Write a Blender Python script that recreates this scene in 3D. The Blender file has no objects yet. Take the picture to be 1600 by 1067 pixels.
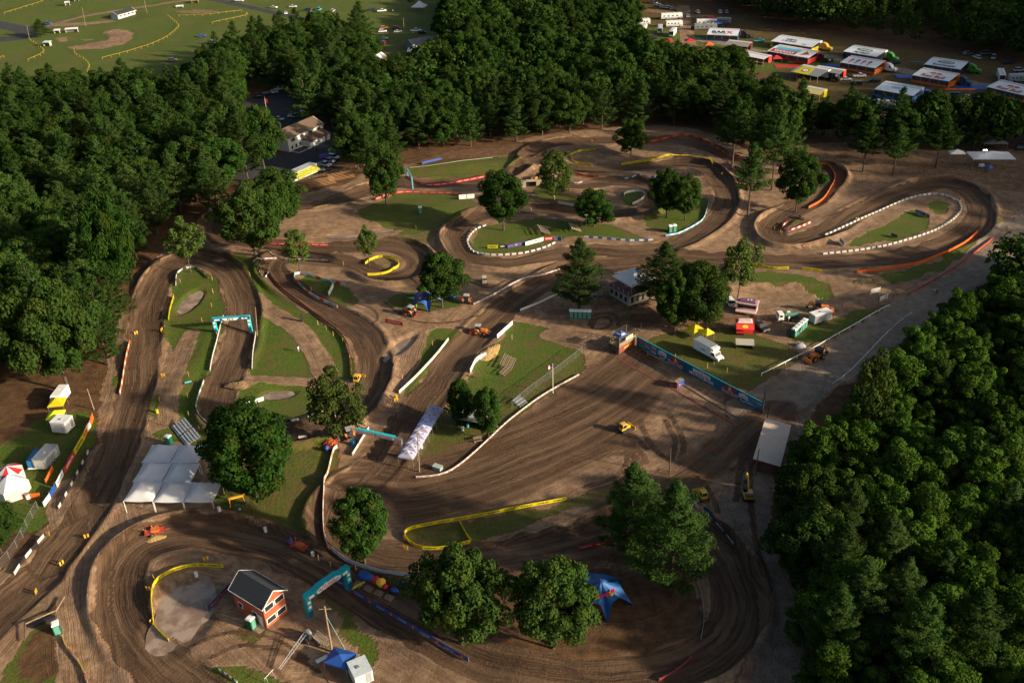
import bpy, math, random
import numpy as np
from mathutils import Matrix, Vector
R = math.radians
C = bpy.context.scene.collection
scn = bpy.context.scene
# ---------------------------------------------------------------- camera
F, CX, CY, HC = 1480.0, 800.0, 533.5, 115.0
PITCH, ROLL = R(30.45), R(-2.0)
cam = bpy.data.cameras.new('camera')
cam.sensor_width = 36.0; cam.lens = F / 1600.0 * 36.0
cam.clip_start = 1.0; cam.clip_end = 4000.0
co = bpy.data.objects.new('camera', cam); C.objects.link(co)
CM = Matrix.Rotation(math.pi / 2 - PITCH, 4, 'X') @ Matrix.Rotation(ROLL, 4, 'Z')
co.matrix_world = Matrix.Translation((0, 0, HC)) @ CM
scn.camera = co
M3 = np.array(CM.to_3x3())
def P(u, v, z=0.0):
    """photo pixel -> point on the ground plane"""
    d = M3 @ np.array([(u - CX) / F, -(v - CY) / F, -1.0])
    t = (z - HC) / d[2]
    return (d[0] * t, d[1] * t)
def Pn(pts):
    return np.array([P(u, v) for u, v in pts])
# ---------------------------------------------------------------- light
SUN_EL, SUN_AZ = R(18.5), R(113.0)      # azimuth clockwise from +Y
w = bpy.data.worlds.new('World'); scn.world = w; w.use_nodes = True
nt = w.node_tree
sky = nt.nodes.new('ShaderNodeTexSky'); sky.sky_type = 'NISHITA'; sky.sun_disc = False
sky.sun_elevation = SUN_EL; sky.sun_rotation = SUN_AZ
sky.air_density = 1.0; sky.dust_density = 4.0; sky.ozone_density = 1.0
bg = nt.nodes['Background']; bg.inputs['Strength'].default_value = 0.07
nt.links.new(sky.outputs[0], bg.inputs[0])
sl = bpy.data.lights.new('sun', 'SUN'); sl.energy = 4.6; sl.angle = R(1.8); sl.color = (1.0, 0.84, 0.62)
so = bpy.data.objects.new('sun', sl); C.objects.link(so)
sd = Vector((math.sin(SUN_AZ) * math.cos(SUN_EL), math.cos(SUN_AZ) * math.cos(SUN_EL), math.sin(SUN_EL)))
so.rotation_euler = sd.to_track_quat('Z', 'Y').to_euler()
so.location = (300, -60, 200)
vs = scn.view_settings
vs.view_transform = 'Standard'; vs.look = 'None'; vs.exposure = 1.02; vs.gamma = 1.0; vs.use_curve_mapping = False
scn.cycles.max_bounces = 5; scn.cycles.diffuse_bounces = 2; scn.cycles.transmission_bounces = 3
scn.cycles.transparent_max_bounces = 4
scn.cycles.use_denoising = True
# ---------------------------------------------------------------- tagging
def tag(o, label=None, cat=None, group=None, kind=None):
    if label: o['label'] = label
    if cat: o['category'] = cat
    if group: o['group'] = group
    if kind: o['kind'] = kind
    return o
def thing(name, label, cat, loc=(0, 0, 0), rz=0.0, group=None):
    o = bpy.data.objects.new(name, None); C.objects.link(o)
    o.location = loc; o.rotation_euler = (0, 0, rz)
    o.empty_display_size = 0.5
    return tag(o, label, cat, group)
def copy_tree(o, parent=None):
    c = o.copy(); C.objects.link(c); c.parent = parent
    for ch in list(o.children): copy_tree(ch, c)
    return c
def dup(o, loc, rz, label=None, color=None, group=None):
    c = copy_tree(o); c.location = loc; c.rotation_euler = (0, 0, rz)
    if label: c['label'] = label
    if group: c['group'] = group
    if color: recolor(c, color)
    return c
def recolor(o, color):
    o.color = (*color, 1)
    for ch in o.children: recolor(ch, color)
# ---------------------------------------------------------------- materials
MATS = {}
def nn(t, kind, **kw):
    n = t.nodes.new('ShaderNode' + kind)
    for k, v in kw.items():
        if hasattr(n, k) and not isinstance(n.bl_rna.properties.get(k), type(None)): setattr(n, k, v)
    return n
def mathn(t, op, a, b=None, clamp=False):
    n = t.nodes.new('ShaderNodeMath'); n.operation = op; n.use_clamp = clamp
    for i, s in enumerate((a, b)):
        if s is None: continue
        if isinstance(s, (int, float)): n.inputs[i].default_value = s
        else: t.links.new(s, n.inputs[i])
    return n.outputs[0]
def mixc(t, fac, a, b, mode='MIX'):
    n = t.nodes.new('ShaderNodeMix'); n.data_type = 'RGBA'; n.blend_type = mode
    for s, key in ((fac, 0), (a, 6), (b, 7)):
        if isinstance(s, (int, float)): n.inputs[key].default_value = s
        elif isinstance(s, tuple): n.inputs[key].default_value = (*s, 1)
        else: t.links.new(s, n.inputs[key])
    return n.outputs[2]
def noise(t, vec, scale, detail=2.0, rough=0.5, dist=0.0):
    n = t.nodes.new('ShaderNodeTexNoise'); n.inputs['Scale'].default_value = scale
    n.inputs['Detail'].default_value = detail; n.inputs['Roughness'].default_value = rough
    n.inputs['Distortion'].default_value = dist
    if vec is not None: t.links.new(vec, n.inputs['Vector'])
    return n.outputs['Fac']
def ramp(t, fac, lo, hi, a=0.0, b=1.0, smooth=True):
    n = t.nodes.new('ShaderNodeMapRange')
    n.interpolation_type = 'SMOOTHSTEP' if smooth else 'LINEAR'
    t.links.new(fac, n.inputs[0])
    for i, v in enumerate((lo, hi, a, b)): n.inputs[i + 1].default_value = v
    return n.outputs[0]
def geo_pos(t):
    return t.nodes.new('ShaderNodeNewGeometry').outputs['Position']
def obj_pos(t):
    return t.nodes.new('ShaderNodeTexCoord').outputs['Object']
def mat(name, col, rough=0.6, metal=0.0, var=0.12, scale=1.5, dirt=0.0, objcol=False, spec=0.5):
    if name in MATS: return MATS[name]
    m = bpy.data.materials.new(name); m.use_nodes = True; t = m.node_tree
    b = t.nodes['Principled BSDF']
    p = obj_pos(t)
    n = noise(t, p, scale, 3.0, 0.6)
    base = t.nodes.new('ShaderNodeObjectInfo').outputs['Color'] if objcol else col
    if isinstance(base, tuple):
        rgb = t.nodes.new('ShaderNodeRGB'); rgb.outputs[0].default_value = (*base, 1); base = rgb.outputs[0]
    k = ramp(t, n, 0.3, 0.7, 1 - var, 1 + var * 0.6)
    vm = t.nodes.new('ShaderNodeVectorMath'); vm.operation = 'SCALE'
    t.links.new(base, vm.inputs[0]); t.links.new(k, vm.inputs['Scale'])
    c = vm.outputs[0]
    if dirt > 0:
        d = ramp(t, noise(t, p, scale * 2.3, 4.0, 0.7), 0.5, 0.75, 0.0, dirt)
        c = mixc(t, d, c, (0.13, 0.085, 0.055))
    t.links.new(c, b.inputs['Base Color'])
    b.inputs['Roughness'].default_value = rough; b.inputs['Metallic'].default_value = metal
    b.inputs['Specular IOR Level'].default_value = spec
    MATS[name] = m
    return m
def emit(name, col, s):
    m = bpy.data.materials.new(name); m.use_nodes = True; b = m.node_tree.nodes['Principled BSDF']
    b.inputs['Emission Color'].default_value = (*col, 1); b.inputs['Emission Strength'].default_value = s
    MATS[name] = m
    return m
# ================================================================= the ground
def steps(a, b, s): return list(np.arange(a, b - s * 0.5, s))
XS = np.array(steps(-1500, -330, 30) + steps(-330, -178, 1.5) + steps(-178, 200, 0.5) + steps(200, 340, 1.5) + steps(340, 1500, 30) + [1500])
YS = np.array(steps(-300, 74, 12) + steps(74, 375, 0.5) + steps(375, 650, 1.5) + steps(650, 2600, 40) + [2600])
NX, NY = len(XS), len(YS)
GX, GY = np.meshgrid(XS, YS)
def vnoise(x, y, s, seed):
    """smooth value noise on arrays"""
    x = np.asarray(x, float) / s; y = np.asarray(y, float) / s
    xi = np.floor(x).astype(int); yi = np.floor(y).astype(int)
    fx = x - xi; fy = y - yi
    fx = fx * fx * (3 - 2 * fx); fy = fy * fy * (3 - 2 * fy)
    def h(a, b):
        n = (a * 374761393 + b * 668265263 + seed * 982451653) & 0x7fffffff
        n = ((n ^ (n >> 13)) * 1274126177) & 0x7fffffff
        return ((n ^ (n >> 16)) & 0xffff) / 65535.0
    return (h(xi, yi) * (1 - fx) + h(xi + 1, yi) * fx) * (1 - fy) + (h(xi, yi + 1) * (1 - fx) + h(xi + 1, yi + 1) * fx) * fy
WX = GX + (vnoise(GX, GY, 5, 1) - .5) * 2.4 + (vnoise(GX, GY, 1.7, 2) - .5) * 0.9
WY = GY + (vnoise(GX, GY, 5, 3) - .5) * 2.4 + (vnoise(GX, GY, 1.7, 4) - .5) * 0.9
def window(x0, x1, y0, y1):
    return (slice(np.searchsorted(YS, y0), np.searchsorted(YS, y1)), slice(np.searchsorted(XS, x0), np.searchsorted(XS, x1)))
def smoothpath(pw, closed=False, step=1.5):
    pw = np.asarray(pw, float)
    n = len(pw); out = []
    idx = range(n if closed else n - 1)
    for i in idx:
        if closed: a, b, c, d = (pw[(i + k) % n] for k in (-1, 0, 1, 2))
        else: a, b, c, d = pw[max(i - 1, 0)], pw[i], pw[i + 1], pw[min(i + 2, n - 1)]
        m = max(2, int(np.linalg.norm(c - b) / step))
        for k in range(m):
            t = k / m
            out.append(0.5 * (2 * b + (c - a) * t + (2 * a - 5 * b + 4 * c - d) * t * t + (3 * b - 3 * c + d - a) * t ** 3))
    if not closed: out.append(pw[-1])
    return np.array(out)
def inside(poly, X, Y):
    r = np.zeros(X.shape, bool)
    n = len(poly)
    for i in range(n):
        x1, y1 = poly[i]; x2, y2 = poly[(i + 1) % n]
        c = ((y1 > Y) != (y2 > Y)) & (X < (x2 - x1) * (Y - y1) / (y2 - y1 + 1e-12) + x1)
        r ^= c
    return r
# channels: 0 grass, 1 track, 2 dirt, 3 gravel/asphalt, (rest = forest floor)
WCH = np.zeros((NY, NX, 4), np.float32)
FLOW = np.zeros((NY, NX, 2), np.float32); FLOW[..., 0] = GX; FLOW[..., 1] = GY
DN = np.full((NY, NX), 9.0, np.float32)         # distance / halfwidth to nearest stroke
HZ = (vnoise(GX, GY, 23, 7) - .5) * 0.9 + (vnoise(GX, GY, 7, 8) - .5) * 0.25 + (vnoise(GX, GY, 90, 9) - .5) * 0.8
BERM = np.zeros((NY, NX), np.float32); INT = np.zeros((NY, NX), np.float32)
def lay(mask, ch, amount=1.0, sl=None):
    v = WCH if sl is None else WCH[sl]
    m = mask[..., None].astype(np.float32) * amount
    tgt = np.zeros(4, np.float32)
    if ch == 9: tgt[1] = tgt[3] = 1
    elif ch >= 0: tgt[ch] = 1
    v[...] = v * (1 - m) + tgt * m
def poly_layer(pix, ch, amount=1.0, smooth=True, world=False):
    pw = np.asarray(pix, float) if world else Pn(pix)
    if smooth: pw = smoothpath(pw, True, 3.0)
    sl = window(pw[:, 0].min() - 3, pw[:, 0].max() + 3, pw[:, 1].min() - 3, pw[:, 1].max() + 3)
    lay(inside(pw, WX[sl], WY[sl]), ch, amount, sl)
def stroke(pix, hw, ch=1, amount=1.0, berm=0.0, flow=True, bumps=0.0, reach=2.6, closed=False, edge=0.35):
    pw = smoothpath(Pn(pix), closed, 1.5)
    seg = pw[1:] - pw[:-1]; L = np.linalg.norm(seg, axis=1) + 1e-9
    cum = np.concatenate([[0], np.cumsum(L)])
    ang = np.unwrap(np.arctan2(seg[:, 1], seg[:, 0]))
    k = 6
    curv = np.zeros(len(ang))
    for i in range(len(ang)):
        a, b = max(0, i - k), min(len(ang) - 1, i + k)
        curv[i] = (ang[b] - ang[a]) / max(1.0, cum[b] - cum[a])
    kk = np.hanning(25); kk /= kk.sum(); curv = np.convolve(np.pad(curv, 12, 'edge'), kk, 'valid')
    W = hw * reach
    for i in range(len(seg)):
        (x0, y0), (x1, y1) = pw[i], pw[i + 1]
        sl = window(min(x0, x1) - W, max(x0, x1) + W, min(y0, y1) - W, max(y0, y1) + W)
        X = GX[sl]; Y = GY[sl]
        if X.size == 0: continue
        tx, ty = seg[i] / L[i]
        a = np.clip((X - x0) * tx + (Y - y0) * ty, 0, L[i])
        px, py = X - x0 - tx * a, Y - y0 - ty * a
        d = np.hypot(px, py); side = np.sign(tx * py - ty * px)
        dn = d / hw
        cur = DN_s[sl]; up = dn < cur
        cur[up] = dn[up]
        SU[sl][up] = (cum[i] + a)[up]; SV[sl][up] = (d * side)[up]; SC[sl][up] = ((curv[i] + (curv[min(i + 1, len(curv) - 1)] - curv[i]) * a / L[i]) * -side)[up]
    return W
def run_stroke(pix, hw, ch=1, amount=1.0, berm=0.0, flow=True, bumps=0.0, reach=2.6, closed=False, soft=0.12):
    global DN_s, SU, SV, SC
    pw = Pn(pix); m = hw * reach + 6
    sl = window(pw[:, 0].min() - m, pw[:, 0].max() + m, pw[:, 1].min() - m, pw[:, 1].max() + m)
    DN_s = np.full((NY, NX), 9.0, np.float32); SU = np.zeros((NY, NX), np.float32); SV = SU.copy(); SC = SU.copy()
    stroke(pix, hw, reach=reach, closed=closed)
    d = DN_s[sl] + ((vnoise(GX[sl], GY[sl], 3.0, 21) - .5) * 0.35 + (vnoise(GX[sl], GY[sl], 9, 22) - .5) * .2) * min(1.0, 4.0 / hw)
    if ch is not None:
        lay(np.clip((1 - d) / soft + .5, 0, 1) * (DN_s[sl] < 8), ch, amount, sl)
    if flow:
        up = (DN_s[sl] < DN[sl]) & (DN_s[sl] < reach) if flow != 'force' else (DN_s[sl] < reach)
        DN[sl][up] = DN_s[sl][up]
        FLOW[sl][..., 0][up] = SU[sl][up]; FLOW[sl][..., 1][up] = SV[sl][up] + 40 * (hash(str(pix[0])) % 7 if False else len(pix))
    if berm > 0:
        dd = DN_s[sl]; out = np.clip(SC[sl] * 28, -1, 1.6)
        amp = berm * (0.35 + 1.0 * np.clip(out, 0, 1.6)) * (0.6 + 0.8 * vnoise(GX[sl], GY[sl], 11, 31))
        b = amp * np.exp(-((dd - 1.12) / 0.2) ** 2)
        dish = -0.35 * np.clip(1 - dd, 0, 1) ** 0.6 + np.clip(out, 0, 1) * 0.5 * np.clip(dd, 0, 1) ** 2 * np.clip((1.5 - dd) / .5, 0, 1)
        BERM[sl] = np.maximum(BERM[sl], b)
        INT[sl] = np.maximum(INT[sl], np.clip((1.06 - dd) / .22, 0, 1))
        HZ[sl][...] += dish
        if bumps > 0:
            ph = SU[sl]
            wv = np.sin(ph / 4.2 + 3 * vnoise(ph, ph * 0, 20, 5)) * np.clip(vnoise(ph, ph * 0, 35, 6) * 2.2 - .7, 0, 1)
            HZ[sl][...] += bumps * wv * np.clip((1.15 - dd) * 4, 0, 1)
            fine = np.sin(SV[sl] * 5.5 + 2.0 * vnoise(SU[sl], SV[sl], 12, 61)) * (vnoise(SU[sl] * .3, SV[sl] * 3, 3, 62) - .3)
            HZ[sl][...] += 0.10 * fine * (dd < 0.95)
# ---- base: grassland far away, the woods' floor, the fields
poly_layer([(-1500, -2600), (1500, -2600)] and [(-1490, 430), (1490, 430), (1490, 2590), (-1490, 2590)], 0, 1.0, False, True)
poly_layer([(1000, 40), (1600, 130), (2300, 260), (2300, -150), (1000, -170)], -1, 1, False)
poly_layer([(-700, -160), (660, -160), (700, 0), (690, 60), (620, 130), (560, 90), (400, 75), (300, 118), (130, 130), (-300, 150), (-700, 170)], 0, .95)
# ---- dirt of the whole racing ground
poly_layer([(252, 395), (300, 372), (318, 335), (340, 310), (420, 305), (480, 300), (540, 290), (575, 262), (600, 255), (640, 258),
            (700, 238), (790, 228), (830, 215), (900, 205), (1000, 196), (1100, 205), (1180, 235), (1240, 225), (1330, 222), (1460, 235),
            (1640, 240), (1700, 330), (1545, 420), (1490, 480), (1400, 540), (1330, 590), (1260, 650), (1230, 720), (1200, 800), (1200, 880),
            (1235, 960), (1240, 1100), (1220, 1250), (-200, 1250), (-240, 960), (-40, 880), (60, 830), (110, 770), (150, 700), (150, 640), (165, 560), (195, 480), (225, 420)], 2)
# ---- grass islands
G = 0
for pts, am in [
    ([(277, 425), (298, 414), (326, 426), (346, 450), (352, 485), (344, 530), (330, 580), (318, 625), (322, 650), (365, 675), (420, 690), (425, 698), (360, 685), (300, 668), (267, 645), (264, 600), (280, 560), (262, 540), (259, 500), (270, 455)], 1),
    ([(234, 652), (238, 628), (248, 618), (257, 630), (250, 652)], 1),
    ([(396, 512), (420, 492), (455, 510), (490, 540), (515, 570), (522, 590), (460, 592), (398, 588)], 1),
    ([(392, 404), (420, 420), (432, 440), (470, 480), (520, 515), (546, 550), (551, 590), (530, 592), (510, 560), (480, 525), (430, 480), (400, 455), (375, 420), (345, 400), (370, 398)], 1),
    ([(365, 640), (372, 606), (410, 600), (460, 598), (500, 605), (520, 625), (510, 648), (470, 660), (430, 664), (385, 656)], 1),
    ([(668, 524), (695, 513), (722, 524), (700, 550), (655, 598), (630, 622), (618, 612), (640, 572), (655, 545)], 1),
    ([(786, 512), (806, 500), (832, 503), (872, 522), (908, 552), (918, 570), (880, 600), (820, 648), (765, 690), (715, 728), (672, 744), (640, 738), (628, 722), (652, 700), (690, 640), (730, 600), (745, 570), (760, 552), (782, 540)], 1),
    ([(345, 700), (380, 655), (430, 668), (478, 678), (520, 692), (530, 702), (514, 745), (503, 800), (508, 850), (488, 858), (440, 832), (400, 812), (345, 800), (330, 760)], 1),
    ([(250, 672), (300, 674), (350, 688), (350, 760), (300, 700), (240, 690)], .8),
    ([(512, 858), (540, 880), (580, 896), (640, 906), (655, 914), (600, 915), (545, 898), (510, 872)], 1),
    ([(560, 895), (620, 905), (645, 900), (640, 893), (580, 880), (530, 850), (512, 830), (508, 845), (530, 870)], .8),
    ([(640, 842), (652, 826), (700, 818), (780, 802), (885, 782), (960, 760), (1000, 752), (985, 775), (960, 792), (880, 800), (820, 828), (740, 850), (700, 856), (650, 854)], 1),
    ([(0, 700), (50, 650), (80, 640), (150, 650), (148, 690), (112, 760), (62, 828), (20, 850), (-60, 880), (-100, 760)], 1),
    ([(136, 888), (120, 960), (126, 1020), (140, 1075), (90, 1110), (0, 1110), (12, 1040), (50, 985), (100, 920)], .8),
    ([(985, 545), (1040, 520), (1090, 512), (1140, 508), (1195, 522), (1240, 545), (1262, 556), (1240, 575), (1195, 602), (1150, 604), (1090, 575), (1030, 552)], 1),
    ([(1240, 530), (1238, 512), (1300, 500), (1380, 478), (1420, 470), (1390, 482), (1340, 508), (1290, 530)], 1),
    ([(1318, 388), (1350, 368), (1392, 345), (1432, 330), (1452, 336), (1448, 355), (1410, 372), (1352, 384)], 1),
    ([(1448, 322), (1462, 314), (1484, 322), (1480, 332), (1462, 334)], 1),
    ([(1008, 345), (1020, 318), (1060, 306), (1100, 312), (1107, 330), (1085, 352), (1050, 368), (1020, 360)], 1),
    ([(738, 374), (752, 354), (800, 346), (840, 342), (900, 348), (950, 355), (1000, 370), (1016, 379), (960, 374), (905, 370), (870, 377), (830, 390), (770, 399), (744, 392)], 1),
    ([(575, 322), (620, 303), (660, 298), (722, 304), (742, 318), (762, 332), (700, 352), (640, 366), (590, 352), (560, 340)], .75),
    ([(600, 372), (640, 362), (690, 360), (660, 385), (630, 392)], .55),
    ([(638, 266), (700, 252), (780, 246), (838, 250), (815, 268), (745, 277), (660, 282)], .7),
    ([(470, 435), (500, 432), (540, 446), (556, 462), (552, 478), (525, 478), (495, 462)], 1),
    ([(576, 420), (582, 404), (610, 402), (622, 412), (605, 422)], .5),
    ([(944, 402), (975, 401), (1010, 408), (960, 408)], .8),
    ([(1340, 440), (1370, 432), (1420, 420), (1490, 392), (1540, 350), (1560, 340), (1530, 385), (1460, 425), (1390, 445)], .8),
    ([(608, 470), (640, 456), (690, 458), (716, 472), (700, 484), (640, 484)], .8),
    ([(320, 1062), (345, 1045), (400, 1050), (470, 1075), (440, 1110), (340, 1110)], .9),
    ([(505, 905), (520, 935), (560, 985), (590, 1020), (575, 1045), (545, 1010), (515, 960), (498, 920)], .8),
    ([(370, 985), (395, 970), (420, 990), (410, 1005), (385, 1003)], .7),
    ([(845, 290), (890, 305), (930, 320), (900, 328), (858, 318), (835, 305)], .7),
    ([(972, 306), (990, 300), (1006, 306), (990, 325), (978, 320)], .8),
    ([(1130, 425), (1180, 425), (1250, 430), (1290, 440), (1305, 458), (1290, 462), (1250, 446), (1190, 440), (1140, 440)], .85),
    ([(1225, 470), (1290, 462), (1300, 468), (1240, 478)], .8),
    ([(1220, 352), (1240, 340), (1262, 344), (1250, 352), (1235, 356)], .6),
    ([(1300, 245), (1320, 236), (1330, 246)], .5),
    ([(828, 480), (880, 470), (950, 462), (990, 478), (950, 485), (880, 482)], .35),
    ([(1160, 815), (1172, 770), (1188, 775), (1182, 810), (1168, 822)], .7),
    ([(175, 610), (188, 560), (205, 500), (212, 540), (200, 590), (190, 625)], .8),
    ]:
    poly_layer(pts, G, am * .84)
# leafy, brownish ground
for pts, am in [
    ([(-140, 560), (40, 540), (140, 600), (152, 640), (60, 650), (10, 690), (-140, 720)], .75),
    ([(556, 908), (640, 915), (760, 880), (850, 862), (985, 846), (1062, 880), (1096, 950), (1070, 1005), (980, 1036), (860, 1040), (770, 1015), (660, 960), (580, 935)], .75),
    ([(90, 930), (122, 960), (110, 1040), (60, 1060), (30, 1040), (60, 980)], .6),
    ([(600, 252), (700, 236), (830, 222), (830, 250), (780, 244), (660, 262)], .6),
    ([(1180, 250), (1240, 228), (1330, 226), (1460, 250), (1600, 262), (1600, 300), (1480, 275), (1380, 275), (1300, 255)], .5),
    ([(-200, 830), (60, 835), (20, 880), (-200, 1010)], .7),
    ([(930, 455), (1000, 470), (1050, 490), (1030, 505), (950, 500), (920, 475)], .4)]:
    poly_layer(pts, -1, am)
# sandy places and pits
for pts in [[(505, 372), (520, 362), (620, 356), (622, 362), (560, 374)], [(600, 545), (640, 520), (652, 530), (640, 560), (612, 588), (598, 560)],
            [(240, 940), (300, 905), (350, 900), (340, 950), (300, 1000), (262, 1010), (240, 980)], [(1150, 440), (1240, 448), (1290, 462), (1240, 470), (1180, 465)]]:
    poly_layer(pts, 2, 1)
# ---- paths, roads
run_stroke([(1180, 640), (1250, 600), (1340, 545), (1440, 480), (1530, 415), (1600, 352), (1700, 280)], 6.0, 3, .85, flow=True, reach=1.6)
run_stroke([(1260, 600), (1215, 680), (1180, 740), (1165, 790), (1185, 880), (1215, 960), (1220, 1100)], 4.5, 3, .55, reach=1.5)
run_stroke([(990, 500), (1080, 500), (1160, 505), (1230, 498), (1310, 490), (1400, 470)], 3.5, 3, .3)
run_stroke([(300, 520), (282, 560), (266, 620), (262, 660)], 2.2, 2, .8)
run_stroke([(378, 465), (420, 485), (460, 510), (490, 545), (512, 590)], 2.6, 2, 1)
run_stroke([(512, 596), (450, 594), (390, 592), (370, 600)], 1.8, 2, 1)
run_stroke([(640, 520), (655, 515), (640, 560), (620, 600), (605, 640)], 2.5, 2, 1)
run_stroke([(860, 520), (900, 530), (960, 545)], 3, 2, .9)
run_stroke([(985, 350), (1010, 362), (1045, 378)], 2, 2, .9)
run_stroke([(715, 350), (735, 338), (762, 318)], 1.6, 2, .9)
run_stroke([(290, -6), (360, 5), (420, 18), (470, 30)], 3.0, 9, 1)
run_stroke([(-40, 30), (0, 38), (40, 48), (30, 60), (-40, 62)], 6.0, 9, 1)
run_stroke([(75, 40), (110, 30), (170, 18), (290, 2), (350, -2)], 3.0, 2, .8)
run_stroke([(82, 38), (120, 38), (165, 34)], 5.0, 2, .8)
poly_layer([(376, 158), (450, 142), (480, 165), (478, 200), (440, 205), (400, 215), (378, 190)], 9)
poly_layer([(370, 225), (440, 240), (500, 205), (535, 195), (545, 235), (500, 270), (440, 292), (375, 296)], 9)
poly_layer([(-60, 215), (10, 205), (18, 230), (-10, 262), (-60, 270)], 9)
# paddock: worn grass with lanes
poly_layer([(1000, 18), (1010, 8), (1060, 5), (1120, 20), (1180, 28), (1210, 50), (1260, 52), (1330, 62), (1390, 75), (1450, 80), (1620, 112), (1640, 215), (1500, 205), (1400, 195), (1330, 190), (1290, 180), (1190, 118), (1080, 90), (1000, 70)], 0, .42)
run_stroke([(1075, 60), (1130, 68), (1200, 84), (1300, 90), (1400, 108), (1480, 124), (1600, 142)], 4, 3, .8)
run_stroke([(1068, 10), (1070, 40), (1078, 70)], 4, 2, .8)
run_stroke([(1290, 168), (1350, 172), (1400, 185)], 4, 2, .8)
run_stroke([(1005, 15), (1060, 22), (1130, 28)], 5, 2, .5)
run_stroke([(560, 20), (620, 30), (600, 60), (592, 95)], 7, 0, .6)
# ball field
poly_layer([(106, 72), (118, 77), (150, 77), (185, 70), (206, 58), (205, 50), (192, 46), (172, 47), (160, 50), (170, 55), (168, 60), (150, 66), (128, 70)], 2)
poly_layer([(86, 61), (100, 58), (106, 60), (100, 65), (92, 64)], 2)
poly_layer([(128, 61), (138, 59), (142, 61), (136, 63)], 2)
poly_layer([(270, 18), (310, 14), (345, 18), (310, 22)], 2, .6)
# loops left by machines on the start field and elsewhere
for pth in [[(1010, 700), (990, 680), (975, 676)], [(1000, 655), (1015, 690), (1040, 715), (1080, 730)], [(1040, 655), (1055, 690), (1048, 720)], [(1050, 650), (1068, 690), (1062, 722)], [(975, 680), (980, 720), (960, 745), (915, 760)], [(985, 678), (990, 722), (970, 752), (920, 768)],
            [(940, 708), (970, 700), (1000, 705), (1010, 722)], [(935, 716), (965, 708), (992, 712), (1000, 726)], [(1030, 735), (1070, 740), (1100, 730), (1140, 700), (1170, 690)], [(1090, 745), (1110, 770), (1120, 800)], [(925, 512), (932, 498), (950, 496), (955, 506), (940, 514), (925, 512)], [(920, 508), (930, 492), (960, 492), (966, 508)],
            [(640, 440), (680, 444), (720, 436), (760, 450), (790, 440)], [(600, 470), (640, 500), (700, 504), (760, 490)], [(545, 470), (580, 480), (590, 500), (570, 520)], [(1180, 560 + 110), (1160, 720), (1150, 780)], [(1210, 650), (1180, 700), (1172, 760), (1180, 840), (1200, 930)], [(140, 850), (160, 900), (150, 1000), (165, 1067)], [(330, 1030), (380, 1010), (440, 1020), (500, 1050)], [(300, 1010), (360, 990), (430, 1000), (480, 1030)]]:
    run_stroke(pth, .42, 1, .75, flow=False, soft=.9, reach=3)
# ---- race track ruts
TR = dict(ch=1, berm=0.48, bumps=0.3)
run_stroke([(130, 770), (150, 860), (150, 960), (165, 1090)], 6.5, 2, 1, reach=1.3)
run_stroke([(960, 545), (1100, 610), (1190, 660)], 10, 2, .0, reach=1.5, flow=False)
# the start field: streaks run with the start straight
run_stroke([(1090, 560), (960, 660), (800, 735), (650, 780), (560, 770)], 27, 1, .33, flow='force', reach=1.05, soft=.25)
run_stroke([(985, 560), (880, 650), (760, 715), (640, 755)], 6, 1, .45, flow=False, reach=1.5, soft=.5)
run_stroke([(1010, 590), (940, 670), (820, 740), (660, 790)], 5, 1, .45, flow=False, reach=1.5, soft=.5)
run_stroke([(960, 800), (1060, 760), (1150, 690), (1220, 640)], 4, 1, .35, flow=False, soft=.5)
run_stroke([(60, 900), (110, 840), (150, 785), (178, 720), (200, 655), (216, 590), (226, 530), (232, 480), (246, 440), (276, 408), (306, 402), (345, 415), (372, 448), (382, 490), (374, 540), (352, 590), (338, 632), (352, 662), (395, 682), (450, 682), (510, 668), (556, 640), (580, 600), (584, 560), (568, 522), (520, 488), (462, 455), (424, 424), (438, 404), (490, 404), (550, 412), (600, 432), (640, 428), (656, 408), (632, 390), (590, 384), (530, 386), (470, 388), (400, 380), (345, 372), (330, 355), (350, 338), (420, 330), (490, 322), (550, 306), (600, 290), (660, 286), (720, 284), (780, 278), (812, 268)], 4.0, **TR)
run_stroke([(-260, 1215), (-60, 1010), (60, 900)], 4.6, **TR)
run_stroke([(840, 262), (826, 245), (850, 229), (900, 222), (980, 220), (1060, 222), (1120, 238), (1160, 262)], 3.6, **TR)
run_stroke([(812, 268), (850, 250), (872, 262), (930, 266), (1000, 262), (1060, 256), (1108, 268), (1132, 298), (1130, 330), (1095, 362), (1050, 384), (985, 396), (920, 392), (870, 400), (800, 412), (744, 408), (716, 388), (712, 362), (745, 340), (810, 328), (880, 330), (950, 338), (1004, 332), (1030, 312), (1010, 292), (960, 284), (900, 292), (850, 284)], 3.8, **TR)
run_stroke([(1160, 262), (1210, 275), (1262, 262), (1296, 266), (1298, 285), (1262, 318), (1218, 342), (1204, 360), (1228, 378), (1290, 362), (1340, 332), (1400, 305), (1460, 288), (1510, 298), (1532, 325), (1520, 358), (1460, 388), (1380, 406), (1290, 412), (1200, 410), (1120, 405), (1050, 402), (980, 412), (900, 422), (840, 448), (790, 480), (745, 522), (700, 575), (655, 640), (615, 700), (580, 740), (535, 772), (514, 810), (530, 845), (580, 868), (650, 876), (760, 872), (860, 856), (940, 838), (1000, 822), (1070, 830), (1124, 862), (1152, 920), (1148, 980), (1100, 1030), (1010, 1056), (900, 1064), (790, 1046), (700, 1006), (620, 960), (540, 908), (470, 872), (400, 846), (320, 832), (250, 842), (200, 872), (186, 920), (196, 970), (230, 1020), (290, 1075), (360, 1150)], 4.2, **TR)
run_stroke([(940, 820), (1010, 850), (1070, 930), (1085, 1000)], 3.0, 1, .0, flow=False)
run_stroke([(690, 880), (800, 905), (930, 880), (1050, 905)], 1.0, 2, .3, flow=False)
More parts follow.
